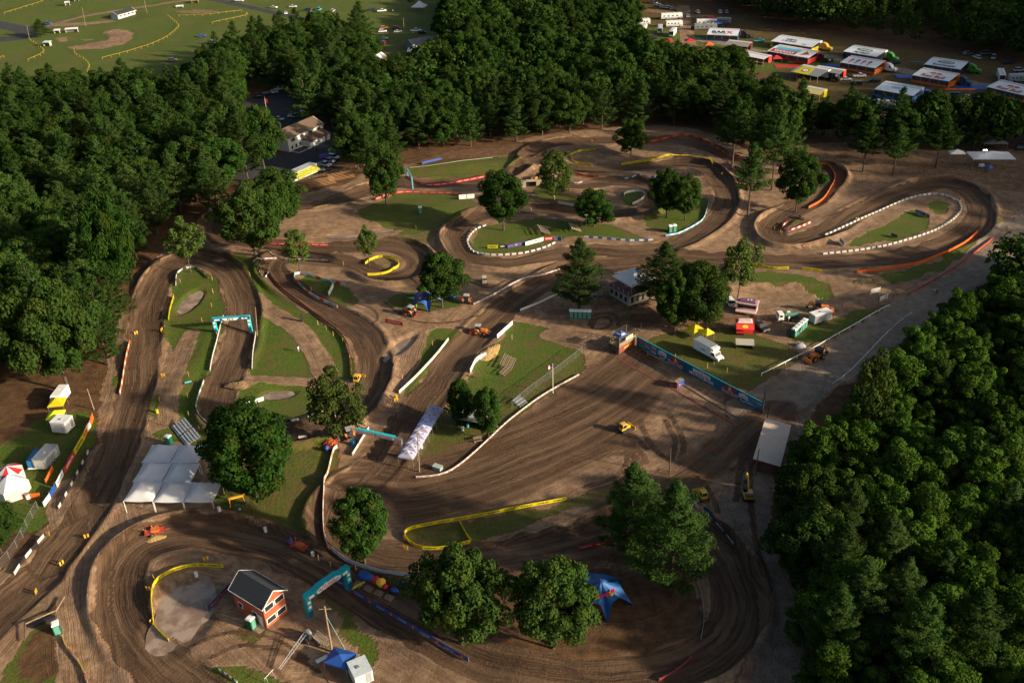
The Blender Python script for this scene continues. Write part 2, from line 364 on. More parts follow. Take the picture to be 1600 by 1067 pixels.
# the pits and ponds: sink the ground
def dent(u, v, ru, rv, depth, rot=0.0):
    x, y = P(u, v); c, s = math.cos(rot), math.sin(rot)
    sl = window(x - 25, x + 25, y - 25, y + 25)
    X = GX[sl] - x; Y = GY[sl] - y
    d = np.hypot((X * c + Y * s) / ru, (-X * s + Y * c) / rv)
    HZ[sl][...] -= depth * np.clip((1.25 - d) * 2.2, 0, 1)
HZ += BERM * (1 - INT)
HB = HZ.copy()
PONDS = [(297, 470, 2.5, 6.8, R(-6), .5), (623, 541, 1.9, 6.4, R(-30), .7), (288, 958, 5.0, 8.6, R(-8), .6), (434, 614, 3.8, 1.9, R(5), .5), (540, 367, 5.5, 1.5, R(-3), .4), (596, 360, 4.2, 1.1, R(12), .4)]
for u, v, a, b, r, dp in PONDS: dent(u, v, a, b, dp + .1, r)
dent(1235, 458, 15, 5, 1.2, R(-5)); dent(922, 250, 7, 5, .8)
# embankments
def mound(u, v, ru, rv, h, rot=0.0, p=2):
    x, y = P(u, v); c, s = math.cos(rot), math.sin(rot); m = max(ru, rv) * 2.2
    sl = window(x - m, x + m, y - m, y + m)
    X = GX[sl] - x; Y = GY[sl] - y
    d = np.hypot((X * c + Y * s) / ru, (-X * s + Y * c) / rv)
    HZ[sl][...] += h * np.exp(-d ** p)
mound(740, 262, 32, 7, 1.6, R(5)); mound(655, 330, 22, 9, 1.6); mound(1240, 300, 14, 9, 1.0)
mound(335, 520, 5, 12, .7); mound(286, 600, 5, 14, .8, R(-8)); mound(960, 795, 14, 3, 1.2, R(15)); mound(836, 272, 6, 7, 1.6)
mound(385, 600, 8, 1.6, .9); mound(500, 292, 20, 6, 1.4, R(-15)); mound(745, 560, 5, 9, .6, R(-30)); mound(80, 960, 5, 5, .6)
# invented ridge, out of view to the east, raised to shade the right side
rt = np.clip((GY - 175) / (640 - 175), -.5, 2.2); rx = 232 + 175 * rt + 20 * (rt > 1) * (rt - 1)
rh = (34 + 30 * np.clip(rt, 0, 1.3)) * np.clip((GY - 165) / 60, 0, 1) * np.clip((1500 - GY) / 400, 0, 1)
HZ += rh * np.where(GX < rx, np.clip(1 - (rx - GX) / 42, 0, 1) ** 2 * (3 - 2 * np.clip(1 - (rx - GX) / 42, 0, 1)), np.exp(-((GX - rx) / 160) ** 2))
WCH[(GX > rx - 42) & (GY > 150)] = 0
def hz(x, y):
    i = min(max(np.searchsorted(XS, x) - 1, 0), NX - 2); j = min(max(np.searchsorted(YS, y) - 1, 0), NY - 2)
    a = (x - XS[i]) / (XS[i + 1] - XS[i]); b = (y - YS[j]) / (YS[j + 1] - YS[j])
    return float((HZ[j, i] * (1 - a) + HZ[j, i + 1] * a) * (1 - b) + (HZ[j + 1, i] * (1 - a) + HZ[j + 1, i + 1] * a) * b)
def G3(u, v, dz=0.0):
    """photo pixel -> point on the modelled ground"""
    z = 0.0
    for _ in range(3):
        x, y = P(u, v, z); z = hz(x, y)
    return (x, y, z + dz)
def heading(u0, v0, u1, v1):
    a, b = P(u0, v0), P(u1, v1)
    return math.atan2(b[1] - a[1], b[0] - a[0])
# mesh
me = bpy.data.meshes.new('ground')
co_ = np.empty((NY * NX, 3), np.float32)
co_[:, 0] = GX.ravel(); co_[:, 1] = GY.ravel(); co_[:, 2] = HZ.ravel()
me.vertices.add(NX * NY); me.vertices.foreach_set('co', co_.ravel())
ii = (np.arange(NY - 1)[:, None] * NX + np.arange(NX - 1)[None, :]).ravel()
quads = np.stack([ii, ii + 1, ii + NX + 1, ii + NX], 1).astype(np.int32)
nf = len(quads)
me.loops.add(nf * 4); me.polygons.add(nf)
me.loops.foreach_set('vertex_index', quads.ravel())
me.polygons.foreach_set('loop_start', np.arange(0, nf * 4, 4, dtype=np.int32))
me.polygons.foreach_set('use_smooth', np.ones(nf, bool))
me.update(calc_edges=True)
ca = me.attributes.new('cover', 'FLOAT_COLOR', 'POINT'); ca.data.foreach_set('color', WCH.reshape(-1))
fa = me.attributes.new('flow', 'FLOAT_VECTOR', 'POINT')
fl = np.zeros((NY * NX, 3), np.float32); fl[:, 0] = FLOW[..., 0].ravel(); fl[:, 1] = FLOW[..., 1].ravel(); fl[:, 2] = np.minimum(DN, 3).ravel()
fa.data.foreach_set('vector', fl.ravel())
ground = bpy.data.objects.new('ground', me); C.objects.link(ground); tag(ground, kind='structure')
def ground_material():
    m = bpy.data.materials.new('ground'); m.use_nodes = True; t = m.node_tree; b = t.nodes['Principled BSDF']
    pos = geo_pos(t)
    cov = t.nodes.new('ShaderNodeAttribute'); cov.attribute_name = 'cover'
    flo = t.nodes.new('ShaderNodeAttribute'); flo.attribute_name = 'flow'
    sep = t.nodes.new('ShaderNodeSeparateColor'); t.links.new(cov.outputs['Color'], sep.inputs[0])
    sf = t.nodes.new('ShaderNodeSeparateXYZ'); t.links.new(flo.outputs['Vector'], sf.inputs[0])
    nA = noise(t, pos, 0.08, 3, .6); nB = noise(t, pos, 0.45, 4, .65); nC = noise(t, pos, 2.2, 4, .7); nD = noise(t, pos, 7.0, 2, .6)
    vwarp = mathn(t, 'ADD', sf.outputs[1], mathn(t, 'ADD', mathn(t, 'MULTIPLY', mathn(t, 'SUBTRACT', nA, .5), 2.0), mathn(t, 'MULTIPLY', mathn(t, 'SUBTRACT', nB, .5), .55)))
    def streak(ku, kv, det=3.0, rough=.6):
        c = t.nodes.new('ShaderNodeCombineXYZ')
        t.links.new(mathn(t, 'MULTIPLY', sf.outputs[0], ku), c.inputs[0]); t.links.new(mathn(t, 'MULTIPLY', vwarp, kv), c.inputs[1])
        return noise(t, c.outputs[0], 1.0, det, rough)
    s1 = streak(0.035, 0.55); s2 = streak(0.07, 2.4, 3, .7); s3 = streak(0.12, 5.0, 2, .6)
    # dirt
    st = mathn(t, 'ADD', mathn(t, 'MULTIPLY', s2, .6), mathn(t, 'MULTIPLY', s3, .4))
    dirt = mixc(t, ramp(t, nB, .3, .7), (0.215, 0.124, 0.066), (0.40, 0.262, 0.158))
    km = ramp(t, noise(t, pos, .22, 4, .7, 1.0), .38, .62, .25, 1.0); s4 = streak(.55, .10, 3, .7)
    dirt = mixc(t, mathn(t, 'MULTIPLY', ramp(t, st, .40, .60, 0, .75), km), dirt, (0.105, 0.058, 0.032))
    dirt = mixc(t, ramp(t, nD, .52, .72, 0, .35), dirt, (0.42, 0.29, 0.19))
    dirt = mixc(t, ramp(t, nA, .4, .65, 0, .45), dirt, (0.14, 0.092, 0.062))
    dirt = mixc(t, ramp(t, noise(t, pos, .16, 5, .75, 1.5), .54, .72, 0, .5), dirt, (0.10, 0.060, 0.036))
    trk = mixc(t, ramp(t, mathn(t, 'ADD', mathn(t, 'MULTIPLY', mathn(t, 'SUBTRACT', st, .5), km), .5), .38, .62), (0.036, 0.021, 0.012), (0.135, 0.079, 0.044))
    trk = mixc(t, ramp(t, s4, .5, .7, 0, .45), trk, (0.05, 0.028, 0.017))
    trk = mixc(t, ramp(t, noise(t, pos, .12, 5, .7, 2.0), .5, .66, 0, .55), trk, (0.045, 0.026, 0.017))
    trk = mixc(t, ramp(t, s1, .44, .66, 0, .6), trk, (0.20, 0.125, 0.074))
    grav = mixc(t, ramp(t, nB, .3, .7), (0.19, 0.145, 0.105), (0.31, 0.24, 0.175))
    grav = mixc(t, ramp(t, nC, .4, .7, 0, .4), grav, (0.14, 0.115, 0.095))
    gr = mixc(t, ramp(t, nC, .3, .7), (0.034, 0.072, 0.007), (0.094, 0.136, 0.012))
    gr = mixc(t, ramp(t, nA, .45, .65, 0, .5), gr, (0.105, 0.100, 0.024))
    gr = mixc(t, ramp(t, noise(t, pos, .3, 5, .7), .46, .66, 0, .7), gr, (0.125, 0.082, 0.034))
    flr = mixc(t, ramp(t, nB, .3, .7), (0.065, 0.034, 0.017), (0.15, 0.075, 0.034))
    flr = mixc(t, ramp(t, nC, .5, .7, 0, .5), flr, (0.05, 0.06, 0.016))
    wob = mathn(t, 'MULTIPLY', mathn(t, 'SUBTRACT', mathn(t, 'ADD', mathn(t, 'MULTIPLY', nC, .6), mathn(t, 'MULTIPLY', nD, .4)), .5), 1.7)
    def key(ch, k=1.0):
        return ramp(t, mathn(t, 'ADD', ch, mathn(t, 'MULTIPLY', wob, k)), .34, .66)
    c = mixc(t, key(sep.outputs[2]), flr, dirt)
    c = mixc(t, key(sep.outputs[0]), c, gr)
    c = mixc(t, key(cov.outputs['Alpha'], .7), c, grav)
    c = mixc(t, key(sep.outputs[1], .8), c, trk)
    c = mixc(t, key(mathn(t, 'MINIMUM', cov.outputs['Alpha'], sep.outputs[1]), .2), c, mixc(t, ramp(t, nC, .3, .7), (0.038, 0.040, 0.044), (0.062, 0.063, 0.066)))
    c = mixc(t, ramp(t, nD, .3, .7, 0, .22), c, mixc(t, 1.0, c, (0.45, 0.45, 0.45), 'MULTIPLY'))
    t.links.new(c, b.inputs['Base Color'])
    b.inputs['Roughness'].default_value = .9; b.inputs['Specular IOR Level'].default_value = .2
    bm = t.nodes.new('ShaderNodeBump'); bm.inputs['Strength'].default_value = 1.0; bm.inputs['Distance'].default_value = .35
    notg = mathn(t, 'SUBTRACT', 1.0, sep.outputs[0])
    hgt = mathn(t, 'ADD', mathn(t, 'MULTIPLY', mathn(t, 'MULTIPLY', st, 1.0), notg), mathn(t, 'MULTIPLY', nC, .5))
    hgt = mathn(t, 'ADD', hgt, mathn(t, 'MULTIPLY', nD, .35)); hgt = mathn(t, 'ADD', hgt, mathn(t, 'MULTIPLY', mathn(t, 'MULTIPLY', s4, sep.outputs[1]), .5))
    t.links.new(hgt, bm.inputs['Height']); t.links.new(bm.outputs[0], b.inputs['Normal'])
    return m
me.materials.append(ground_material())
# water / wet mud in the pits
def mud_water():
    m = bpy.data.materials.new('muddy_water'); m.use_nodes = True; t = m.node_tree; b = t.nodes['Principled BSDF']
    n = noise(t, geo_pos(t), .35, 3, .6)
    t.links.new(mixc(t, ramp(t, n, .4, .6), (0.19, 0.13, 0.092), (0.30, 0.225, 0.175)), b.inputs['Base Color'])
    t.links.new(ramp(t, n, .4, .6, .32, .6), b.inputs['Roughness'])
    return m
MUDW = mud_water()
def pond(u, v, a, b, rot, depth, seed):
    x, y = P(u, v); rnd = random.Random(seed)
    z = float(np.median([HZ[window(x + dx, x + dx + 1, y + dy, y + dy + 1)].mean() for dx in (-1, 0, 1) for dy in (-1, 0, 1)])) + .22
    ph = [rnd.uniform(0, 6.28) for _ in range(4)]
    vsx = [(0.0, 0.0, 0.0)]
    for i in range(64):
        th = i / 64 * 2 * math.pi
        r = 1.03 + .10 * math.sin(2 * th + ph[0]) + .12 * math.sin(3 * th + ph[1]) + .07 * math.sin(5 * th + ph[3]) + .04 * math.sin(9 * th + ph[2])
        px, py = a * r * math.cos(th), b * r * math.sin(th)
        vsx.append((px * math.cos(rot) - py * math.sin(rot), px * math.sin(rot) + py * math.cos(rot), 0.0))
    mm = bpy.data.meshes.new('pond'); mm.from_pydata(vsx, [], [(0, i + 1, (i + 1) % 64 + 1) for i in range(64)])
    mm.materials.append(MUDW)
    o = bpy.data.objects.new('puddle', mm); C.objects.link(o); o.location = (x, y, z); tag(o, kind='structure')
for i, (u, v, a, b, r, dp) in enumerate(PONDS): pond(u, v, a, b, r, dp, i)
# ================================================================= trees
def leaf_mesh(name, cen, nor, size, seed, asp=0.7, fold=True):
    rng = np.random.default_rng(seed); n = len(cen)
    nor = nor + rng.normal(0, .45, (n, 3)); nor /= np.linalg.norm(nor, axis=1)[:, None] + 1e-9
    r = rng.normal(0, 1, (n, 3)); t = np.cross(nor, r); t /= np.linalg.norm(t, axis=1)[:, None] + 1e-9
    b = np.cross(nor, t); s = (size * rng.uniform(.6, 1.35, n))[:, None]
    v = np.stack([cen - t * s, cen - b * s * asp + nor * s * .15, cen + t * s, cen + b * s * asp + nor * s * .15], 1).reshape(-1, 3)
    return v
def mesh_from_quads(name, v, material):
    n = len(v) // 4; m = bpy.data.meshes.new(name)
    m.vertices.add(len(v)); m.vertices.foreach_set('co', v.astype(np.float32).ravel())
    m.loops.add(n * 4); m.polygons.add(n)
    m.loops.foreach_set('vertex_index', np.arange(n * 4, dtype=np.int32)); m.polygons.foreach_set('loop_start', np.arange(0, n * 4, 4, dtype=np.int32))
    m.update(calc_edges=True); m.materials.append(material)
    return m
def leaf_material(name, dark, light, hue2, trans=.25):
    m = bpy.data.materials.new(name); m.use_nodes = True; t = m.node_tree
    t.nodes.remove(t.nodes['Principled BSDF']); out = t.nodes['Material Output']
    oi = t.nodes.new('ShaderNodeObjectInfo'); p = obj_pos(t)
    n1 = noise(t, p, .9, 3, .6); n2 = noise(t, p, .25, 2, .5)
    c = mixc(t, ramp(t, n1, .35, .65), dark, light)
    c = mixc(t, ramp(t, oi.outputs['Random'], .0, 1, 0, .75, False), c, hue2)
    c = mixc(t, ramp(t, n2, .5, .7, 0, .3), c, (0.085, 0.08, 0.014))
    br = t.nodes.new('ShaderNodeVectorMath'); br.operation = 'SCALE'; rr_ = mathn(t, 'FRACT', mathn(t, 'MULTIPLY', oi.outputs['Random'], 7.31))
    t.links.new(c, br.inputs[0]); t.links.new(ramp(t, rr_, 0, 1, .62, 1.12, False), br.inputs['Scale']); c = br.outputs[0]
    d = t.nodes.new('ShaderNodeBsdfDiffuse'); tr = t.nodes.new('ShaderNodeBsdfTranslucent'); mx = t.nodes.new('ShaderNodeMixShader')
    t.links.new(c, d.inputs[0]); t.links.new(c, tr.inputs[0]); mx.inputs[0].default_value = trans
    t.links.new(d.outputs[0], mx.inputs[1]); t.links.new(tr.outputs[0], mx.inputs[2]); t.links.new(mx.outputs[0], out.inputs[0])
    return m
LM = leaf_material('maple_leaves', (0.015, 0.046, 0.009), (0.045, 0.100, 0.017), (0.038, 0.068, 0.015))
LB = leaf_material('birch_leaves', (0.040, 0.080, 0.016), (0.085, 0.13, 0.028), (0.075, 0.10, 0.026))
LP = leaf_material('pine_needles', (0.018, 0.052, 0.012), (0.058, 0.114, 0.023), (0.050, 0.084, 0.023))
LW = leaf_material('willow_leaves', (0.024, 0.066, 0.010), (0.074, 0.140, 0.017), (0.046, 0.088, 0.014))
BK = mat('bark', (0.075, 0.055, 0.042), .9, scale=6, var=.4)
BKB = mat('pale_bark', (0.42, 0.36, 0.29), .8, scale=5, var=.4)
def tube_verts(path, rad, n=6):
    path = [Vector(p) for p in path]; V = []; Fc = []
    for i, p in enumerate(path):
        d = (path[min(i + 1, len(path) - 1)] - path[max(i - 1, 0)]).normalized()
        a = d.orthogonal().normalized() if abs(d.z) < .95 else Vector((1, 0, 0)) - d * d.x
        a.normalize(); bb = d.cross(a)
        for k in range(n):
            th = 2 * math.pi * k / n
            V.append(tuple(p + (a * math.cos(th) + bb * math.sin(th)) * rad[i]))
    for i in range(len(path) - 1):
        for k in range(n):
            Fc.append((i * n + k, i * n + (k + 1) % n, (i + 1) * n + (k + 1) % n, (i + 1) * n + k))
    return V, Fc
def trunk_mesh(name, H, r, seed, limbs, lean=.3, material=None):
    rnd = random.Random(seed); V = []; Fc = []
    def add(path, rad, n=6):
        v, f = tube_verts(path, rad, n); o = len(V); V.extend(v); Fc.extend(tuple(i + o for i in q) for q in f)
    lx, ly = rnd.uniform(-lean, lean), rnd.uniform(-lean, lean)
    top = H * .86
    path = [(0, 0, -.5), (0, 0, .4)] + [(lx * (k / 6) ** 1.5 + rnd.uniform(-.08, .08), ly * (k / 6) ** 1.5 + rnd.uniform(-.08, .08), top * k / 6) for k in range(1, 7)]
    rad = [r * 1.5, r * 1.1] + [r * (1 - .8 * k / 6) for k in range(1, 7)]
    add(path, rad, 8)
    for (zz, ln, up) in limbs:
        th = rnd.uniform(0, 6.28); b = Vector((lx * (zz / top) ** 1.5, ly * (zz / top) ** 1.5, zz)); d = Vector((math.cos(th), math.sin(th), up)).normalized()
        add([b, b + d * ln * .5 + Vector((0, 0, .1 * ln)), b + d * ln], [r * .4, r * .25, r * .08], 5)
    m = bpy.data.meshes.new(name); m.from_pydata(V, [], Fc); m.materials.append(material or BK)
    return m
def broad_crown(H, rad, z0, nclump, per, seed, leaf=.34, lobes=.28, top=1.0, drop=0.0, rag=.16):
    rng = np.random.default_rng(seed); cen = []; nor = []
    zc = (z0 + H) / 2; hz_ = (H - z0) / 2
    ph = rng.uniform(0, 6.28, 4)
    for i in range(nclump):
        k = (i + .5) / nclump
        cz = 1 - 2 * k + rng.normal(0, .05); cz = float(np.clip(cz, -1, 1)); th = i * 2.39996 + rng.normal(0, .25)
        rr = math.sqrt(max(0, 1 - cz * cz)) * (1 if cz < 0 else top)
        lob = 1 + .18 * math.sin(2 * th + ph[0]) + .12 * math.sin(3 * th + ph[1] + cz * 2) + rng.normal(0, .12)
        depth = rng.choice([1.0, 1.0, .82, .55], p=[.5, .2, .2, .1]) * rng.uniform(1 - rag, 1 + rag)
        c = np.array([rr * math.cos(th) * rad * lob * depth, rr * math.sin(th) * rad * lob * depth, zc + cz * hz_ * depth * (1 + .05 * lob)])
        cr = rad * lobes * rng.uniform(.65, 1.25)
        n = int(per * (cr / (rad * lobes)) ** 2)
        d = rng.normal(0, 1, (n, 3)); d[:, 2] += .35; d /= np.linalg.norm(d, axis=1)[:, None]
        sh = rng.uniform(.72, 1.08, n)[:, None]
        el = rng.uniform(.7, 1.35, 3); el[2] *= .75
        cen.append(c + d * cr * sh * el); nor.append(d + np.array([0, 0, .25]))
    cen = np.concatenate(cen); nor = np.concatenate(nor)
    if drop > 0: cen[:, 2] -= drop * np.hypot(cen[:, 0], cen[:, 1]) * rng.uniform(0, 1, len(cen))
    return leaf_mesh('x', cen, nor, leaf, seed)
def pine_crown(H, rad, z0, seed, leaf=.3, whorls=15, per=95, dens=5):
    rng = np.random.default_rng(seed); cen = []; nor = []
    for w_ in range(whorls):
        k = w_ / (whorls - 1); z = z0 + (H - z0) * (k ** .92)
        r = rad * (1 - k) ** .95 * (0.72 + .28 * math.sin(min(1, k * 5) * 1.57)) + .35
        nb = max(3, int(dens * (1 - k * .3)))
        for j in range(nb):
            th = 6.283 * (j + rng.uniform(0, .8)) / nb + w_ * 1.9; L = r * rng.uniform(.55, 1.25); up = rng.uniform(.0, .3) + k * .5
            d = np.array([math.cos(th), math.sin(th), up]); side = np.array([-math.sin(th), math.cos(th), 0])
            n = int(per * (.25 + L / rad)); t = rng.uniform(.15, 1, n) ** .6
            wd = .25 * L * np.sin(np.clip(t, 0, 1) * 2.7) + .12
            c = np.outer(t * L, d) + np.outer(rng.uniform(-1, 1, n) * wd, side); c[:, 2] += z + rng.normal(0, .12, n) + .16 * t * t * L
            tuft = rng.normal(0, .16, (n, 3)); c += tuft
            cen.append(c); nn_ = np.tile(d * .5 + np.array([0, 0, .8]), (n, 1)) + rng.normal(0, .3, (n, 3)); nor.append(nn_)
    n = 50; cen.append(np.stack([rng.normal(0, .18, n), rng.normal(0, .18, n), H + rng.uniform(-1.2, .9, n)], 1)); nor.append(rng.normal(0, 1, (n, 3)) + np.array([0, 0, .5]))
    return leaf_mesh('x', np.concatenate(cen), np.concatenate(nor), leaf, seed, asp=.38)
PROTO = {}
def make_proto(key, name, H, crownv, leafm, trunk, cat='tree'):
    root = bpy.data.objects.new(name, None)
    root['category'] = cat
    cm = mesh_from_quads(name + '_crown', crownv, leafm)
    PROTO[key] = (name, H, cm, trunk)
for i in range(4):
    H = 14.0; PROTO_H = H
    make_proto('m%d' % i, 'maple_tree', H, broad_crown(H * .94, 5.6, 3.6, 84 + 6 * i, 260, 10 + i, .235, .25, rag=.09), LM,
               trunk_mesh('maple_trunk', H, .28, 20 + i, [(4, 4, .8), (5, 4, .7), (6.5, 3.5, .9), (8, 3, 1)]))
for i in range(2):
    H = 14.0
    make_proto('o%d' % i, 'oak_tree', H, broad_crown(H * .93, 4.7, 2.8, 80, 240, 50 + i, .24, .27, .85), LM,
               trunk_mesh('oak_trunk', H, .26, 60 + i, [(4, 3, .8), (6, 3, .9), (8, 2.5, 1)]))
for i in range(4):
    H = 18.0
    make_proto('p%d' % i, 'pine_tree', H, pine_crown(H, 5.0, 3.0 if i < 3 else 7.0, 80 + i, .25, 13 + i, 165, 6), LP,
               trunk_mesh('pine_trunk', H, .26, 90 + i, []))
make_proto('q0', 'pine_tree', 18.0, pine_crown(18.0, 6.2, 2.6, 140, .17, 16, 430, 7), LP, trunk_mesh('pine_trunk', 18, .3, 141, []))
make_proto('q1', 'pine_tree', 18.0, pine_crown(18.0, 5.6, 3.0, 150, .17, 17, 430, 7), LP, trunk_mesh('pine_trunk', 18, .3, 151, []))
for i in range(2):      # slim young trees
    H = 11.0
    make_proto('y%d' % i, 'young_tree', H, broad_crown(H * .93, 3.3, 4.0, 40, 95, 110 + i, .24, .30, .8), LB,
               trunk_mesh('young_trunk', H, .14, 115 + i, [(4, 2, 1.2), (5.5, 2, 1.2)], .8, BK))
make_proto('b0', 'birch_tree', 12.0, broad_crown(12.0, 4.0, 2.8, 64, 130, 210, .24, .27, .9), LB, trunk_mesh('birch_trunk', 12, .18, 211, [(4, 3, .9), (6, 2, 1)], .5, BKB))
for i in range(4):      # lumpy soft trees of the near wood
    H = 10.0
    make_proto('w%d' % i, 'willow_tree', H, broad_crown(H, 4.1, .4, 44 + 8 * i, 290, 300 + i, .20, .29, .75, rag=.3), LW,
               trunk_mesh('willow_trunk', H, .2, 310 + i, [(2.5, 3, .9), (4, 2.5, 1)]))
USED = {}
def tree(key, x, y, h, wscale=1.0, label=None, group=None, rz=None, cat='tree'):
    name, H, cm, tm = PROTO[key]; s = h / H
    z = hz(x, y)
    root = thing(name, label, cat, (x, y, z - .05), RND.uniform(0, 6.28) if rz is None else rz, group)
    root.scale = (s * wscale, s * wscale, s)
    for nm, me_ in (('crown', cm), ('trunk', tm)):
        o = bpy.data.objects.new(nm, me_); C.objects.link(o); o.parent = root
    return root
RND = random.Random(5)
def px_h(u, vb, vt, z0=None):
    """height in metres of something standing at (u, vb) and reaching up to row vt"""
    x, y = P(u, vb); d = Vector((x, y, 0)) - Vector((0, 0, HC))
    best = 0
    for k in range(1, 400):
        h = k * .1; q = CM.to_3x3().transposed() @ Vector((x, y, h - HC))
        if CY - F * (q.y / -q.z) < vt: best = h; break
    return best or 20.0
def pxm(v): return .862 / 115 * (v + 337)      # photo pixels per metre at row v
SOLO = [ # key, u, vbase, vtop, crown width px, label
 ('m0', 604, 322, 222, 66, 'round maple beside the red banner lane under the forest edge'),
 ('m1', 787, 360, 262, 78, 'maple with a bare trunk behind the oval of white course markers'),
 ('o0', 691, 480, 386, 62, 'leafy tree right behind the blue star tent with its dark trunk'),
 ('y0', 577, 415, 346, 32, 'thin young tree inside the small yellow banner loop'),
 ('y1', 469, 428, 350, 54, 'small leafy tree at the tip of the white banner wedge'),
 ('y0', 298, 425, 334, 56, 'slim tree at the top of the left hairpin infield'),
 ('m2', 400, 400, 286, 108, 'large maple left of the pair above the upper left straight'),
 ('m3', 436, 360, 262, 84, 'maple behind the larger one, nearer the pale trailer roof'),
 ('b0', 866, 312, 236, 54, 'pale airy tree right of the small tunnel'),
 ('o1', 928, 356, 294, 58, 'dark leafy tree beside the light pole inside the middle oval'),
 ('m0', 1041, 342, 258, 50, 'left one of two trees on the grass with the two toilets'),
 ('m1', 1070, 346, 272, 52, 'right one of two trees on the grass with the two toilets'),
 ('q1', 905, 484, 366, 74, 'tall pine with bare dark trunk behind the row of five toilets'),
 ('q0', 1036, 470, 372, 84, 'pine in front of the roof tent of the scoring building'),
 ('m2', 1054, 520, 418, 62, 'dark tree beside the start banner, left of its neighbour'),
 ('m3', 1090, 510, 406, 84, 'broad tree in front of the pink food trailer'),
 ('y1', 1153, 462, 360, 66, 'loose open tree standing by the yellow banner of the right pit'),
 ('p3', 1168, 338, 218, 52, 'slender pine with a long bare trunk at the right course crossing'),
 ('p3', 1143, 268, 150, 60, 'tall pine beside the orange banner of the far bend'),
 ('o1', 986, 242, 176, 44, 'small round tree between the two far yellow banners'),
 ('m1', 1243, 332, 232, 66, 'dark tree within the small hairpin of pink banners'),
 ('b0', 530, 690, 580, 68, 'birch with a white trunk left of the teal metal arch'),
 ('m2', 722, 664, 588, 52, 'left one of two dark trees beside the row of white canopies'),
 ('m0', 764, 686, 598, 48, 'right one of two dark trees beside the row of white canopies'),
 ('m3', 402, 778, 636, 132, 'big maple right of the white marquee'),
 ('m1', 570, 878, 762, 96, 'round tree on a bare trunk inside the lower left bend'),
 ('m2', 722, 1004, 852, 146, 'big maple right of the blue banner run'),
 ('m0', 864, 1016, 876, 124, 'dense round maple left of the blue star tent at the bottom'),
 ('q1', 986, 868, 716, 98, 'tall pine behind the red banner, left of its twin'),
 ('q0', 1046, 918, 742, 122, 'largest pine beside the bend, right of its twin'),
 ('m1', 108, 612, 432, 138, 'large dark maple at the edge of the left wood above the yellow tents'),
 ('m3', 2, 862, 776, 60, 'tree cut by the left picture edge beside the wire fence'),
 ('m2', 190, 470, 290, 100, 'bright leafy tree where the left wood meets the course'),
 ('p2', 66, 42 + 16, 26, 30, 'small dark tree among the ball field fences'),
 ('y0', 1352, 690, 540, 62, 'pale upright tree at the near wood edge by the gravel road'),
]
SOLO += [('p3', 1205, 302, 165, 46, 'thin pine left of the small hairpin, tallest of three'), ('p3', 1226, 288, 172, 44, 'thin pine left of the small hairpin, middle of three'), ('p3', 1186, 280, 168, 42, 'thin pine left of the small hairpin, farthest left'), ('p3', 1348, 268, 178, 46, 'thin pine on the bare slope above the right oval'), ('p3', 1395, 272, 190, 44, 'second thin pine on the bare slope above the right oval'), ('p3', 1462, 262, 170, 48, 'thin pine at the slope left of the lit white tent'), ('m0', 414, 268, 158, 66, 'round maple in front of the parking lot left of the pale house'), ('p0', 388, 285, 160, 58, 'tall pine hiding the left end of the pale house'), ('p1', 482, 196, 90, 62, 'big pine standing behind the pale house roof'), ('m2', 560, 266, 176, 66, 'tree at the right edge of the house yard'), ('m1', 372, 236, 150, 60, 'maple at the left rim of the parking lot'), ('p2', 362, 170, 95, 50, 'pine behind the left rim of the parking lot')]
SOLO_XY = []
for key, u, vb, vt, wpx, lab in SOLO:
    x, y = P(u, vb); h = max(3.0, px_h(u, vb, vt + 4) * .95); name, H, cm, tm = PROTO[key]
    vcm = np.empty(len(cm.vertices) * 3, np.float32); cm.vertices.foreach_get('co', vcm); ex = vcm.reshape(-1, 3)
    wid = (np.percentile(ex[:, 0], 98) - np.percentile(ex[:, 0], 2))
    ws = (wpx / pxm(vb)) * 0.84 / (wid * h / H)
    tree(key, x, y, h, ws, lab)
    SOLO_XY.append((x, y, wpx / pxm(vb) * .35))
def scatter(poly, gap, keep_out=(), seed=1, tries=26000, world=False):
    pw = np.asarray(poly, float) if world else Pn(poly); rnd = random.Random(seed)
    x0, x1, y0, y1 = pw[:, 0].min(), pw[:, 0].max(), pw[:, 1].min(), pw[:, 1].max()
    ko = [Pn(k) for k in keep_out]; pts = []; cell = {}
    n = int(min(tries, (x1 - x0) * (y1 - y0) / gap ** 2 * 12))
    for _ in range(n):
        x, y = rnd.uniform(x0, x1), rnd.uniform(y0, y1)
        ci, cj = int(x // gap), int(y // gap)
        if any((x - a) ** 2 + (y - b) ** 2 < gap * gap for i in (-1, 0, 1) for j in (-1, 0, 1) for a, b in cell.get((ci + i, cj + j), ())): continue
        X = np.array([x]); Y = np.array([y])
        if not inside(pw, X, Y)[0] or any(inside(k, X, Y)[0] for k in ko): continue
        if any((x - a) ** 2 + (y - b) ** 2 < (r + 1.5) ** 2 for a, b, r in SOLO_XY): continue
        cell.setdefault((ci, cj), []).append((x, y)); pts.append((x, y))
    return pts
NT = {'pine_tree': 0, 'maple_tree': 0, 'oak_tree': 0, 'willow_tree': 0}
REST = []       # trees past what can be told apart
SIZES = ('low', 'middling', 'tall')
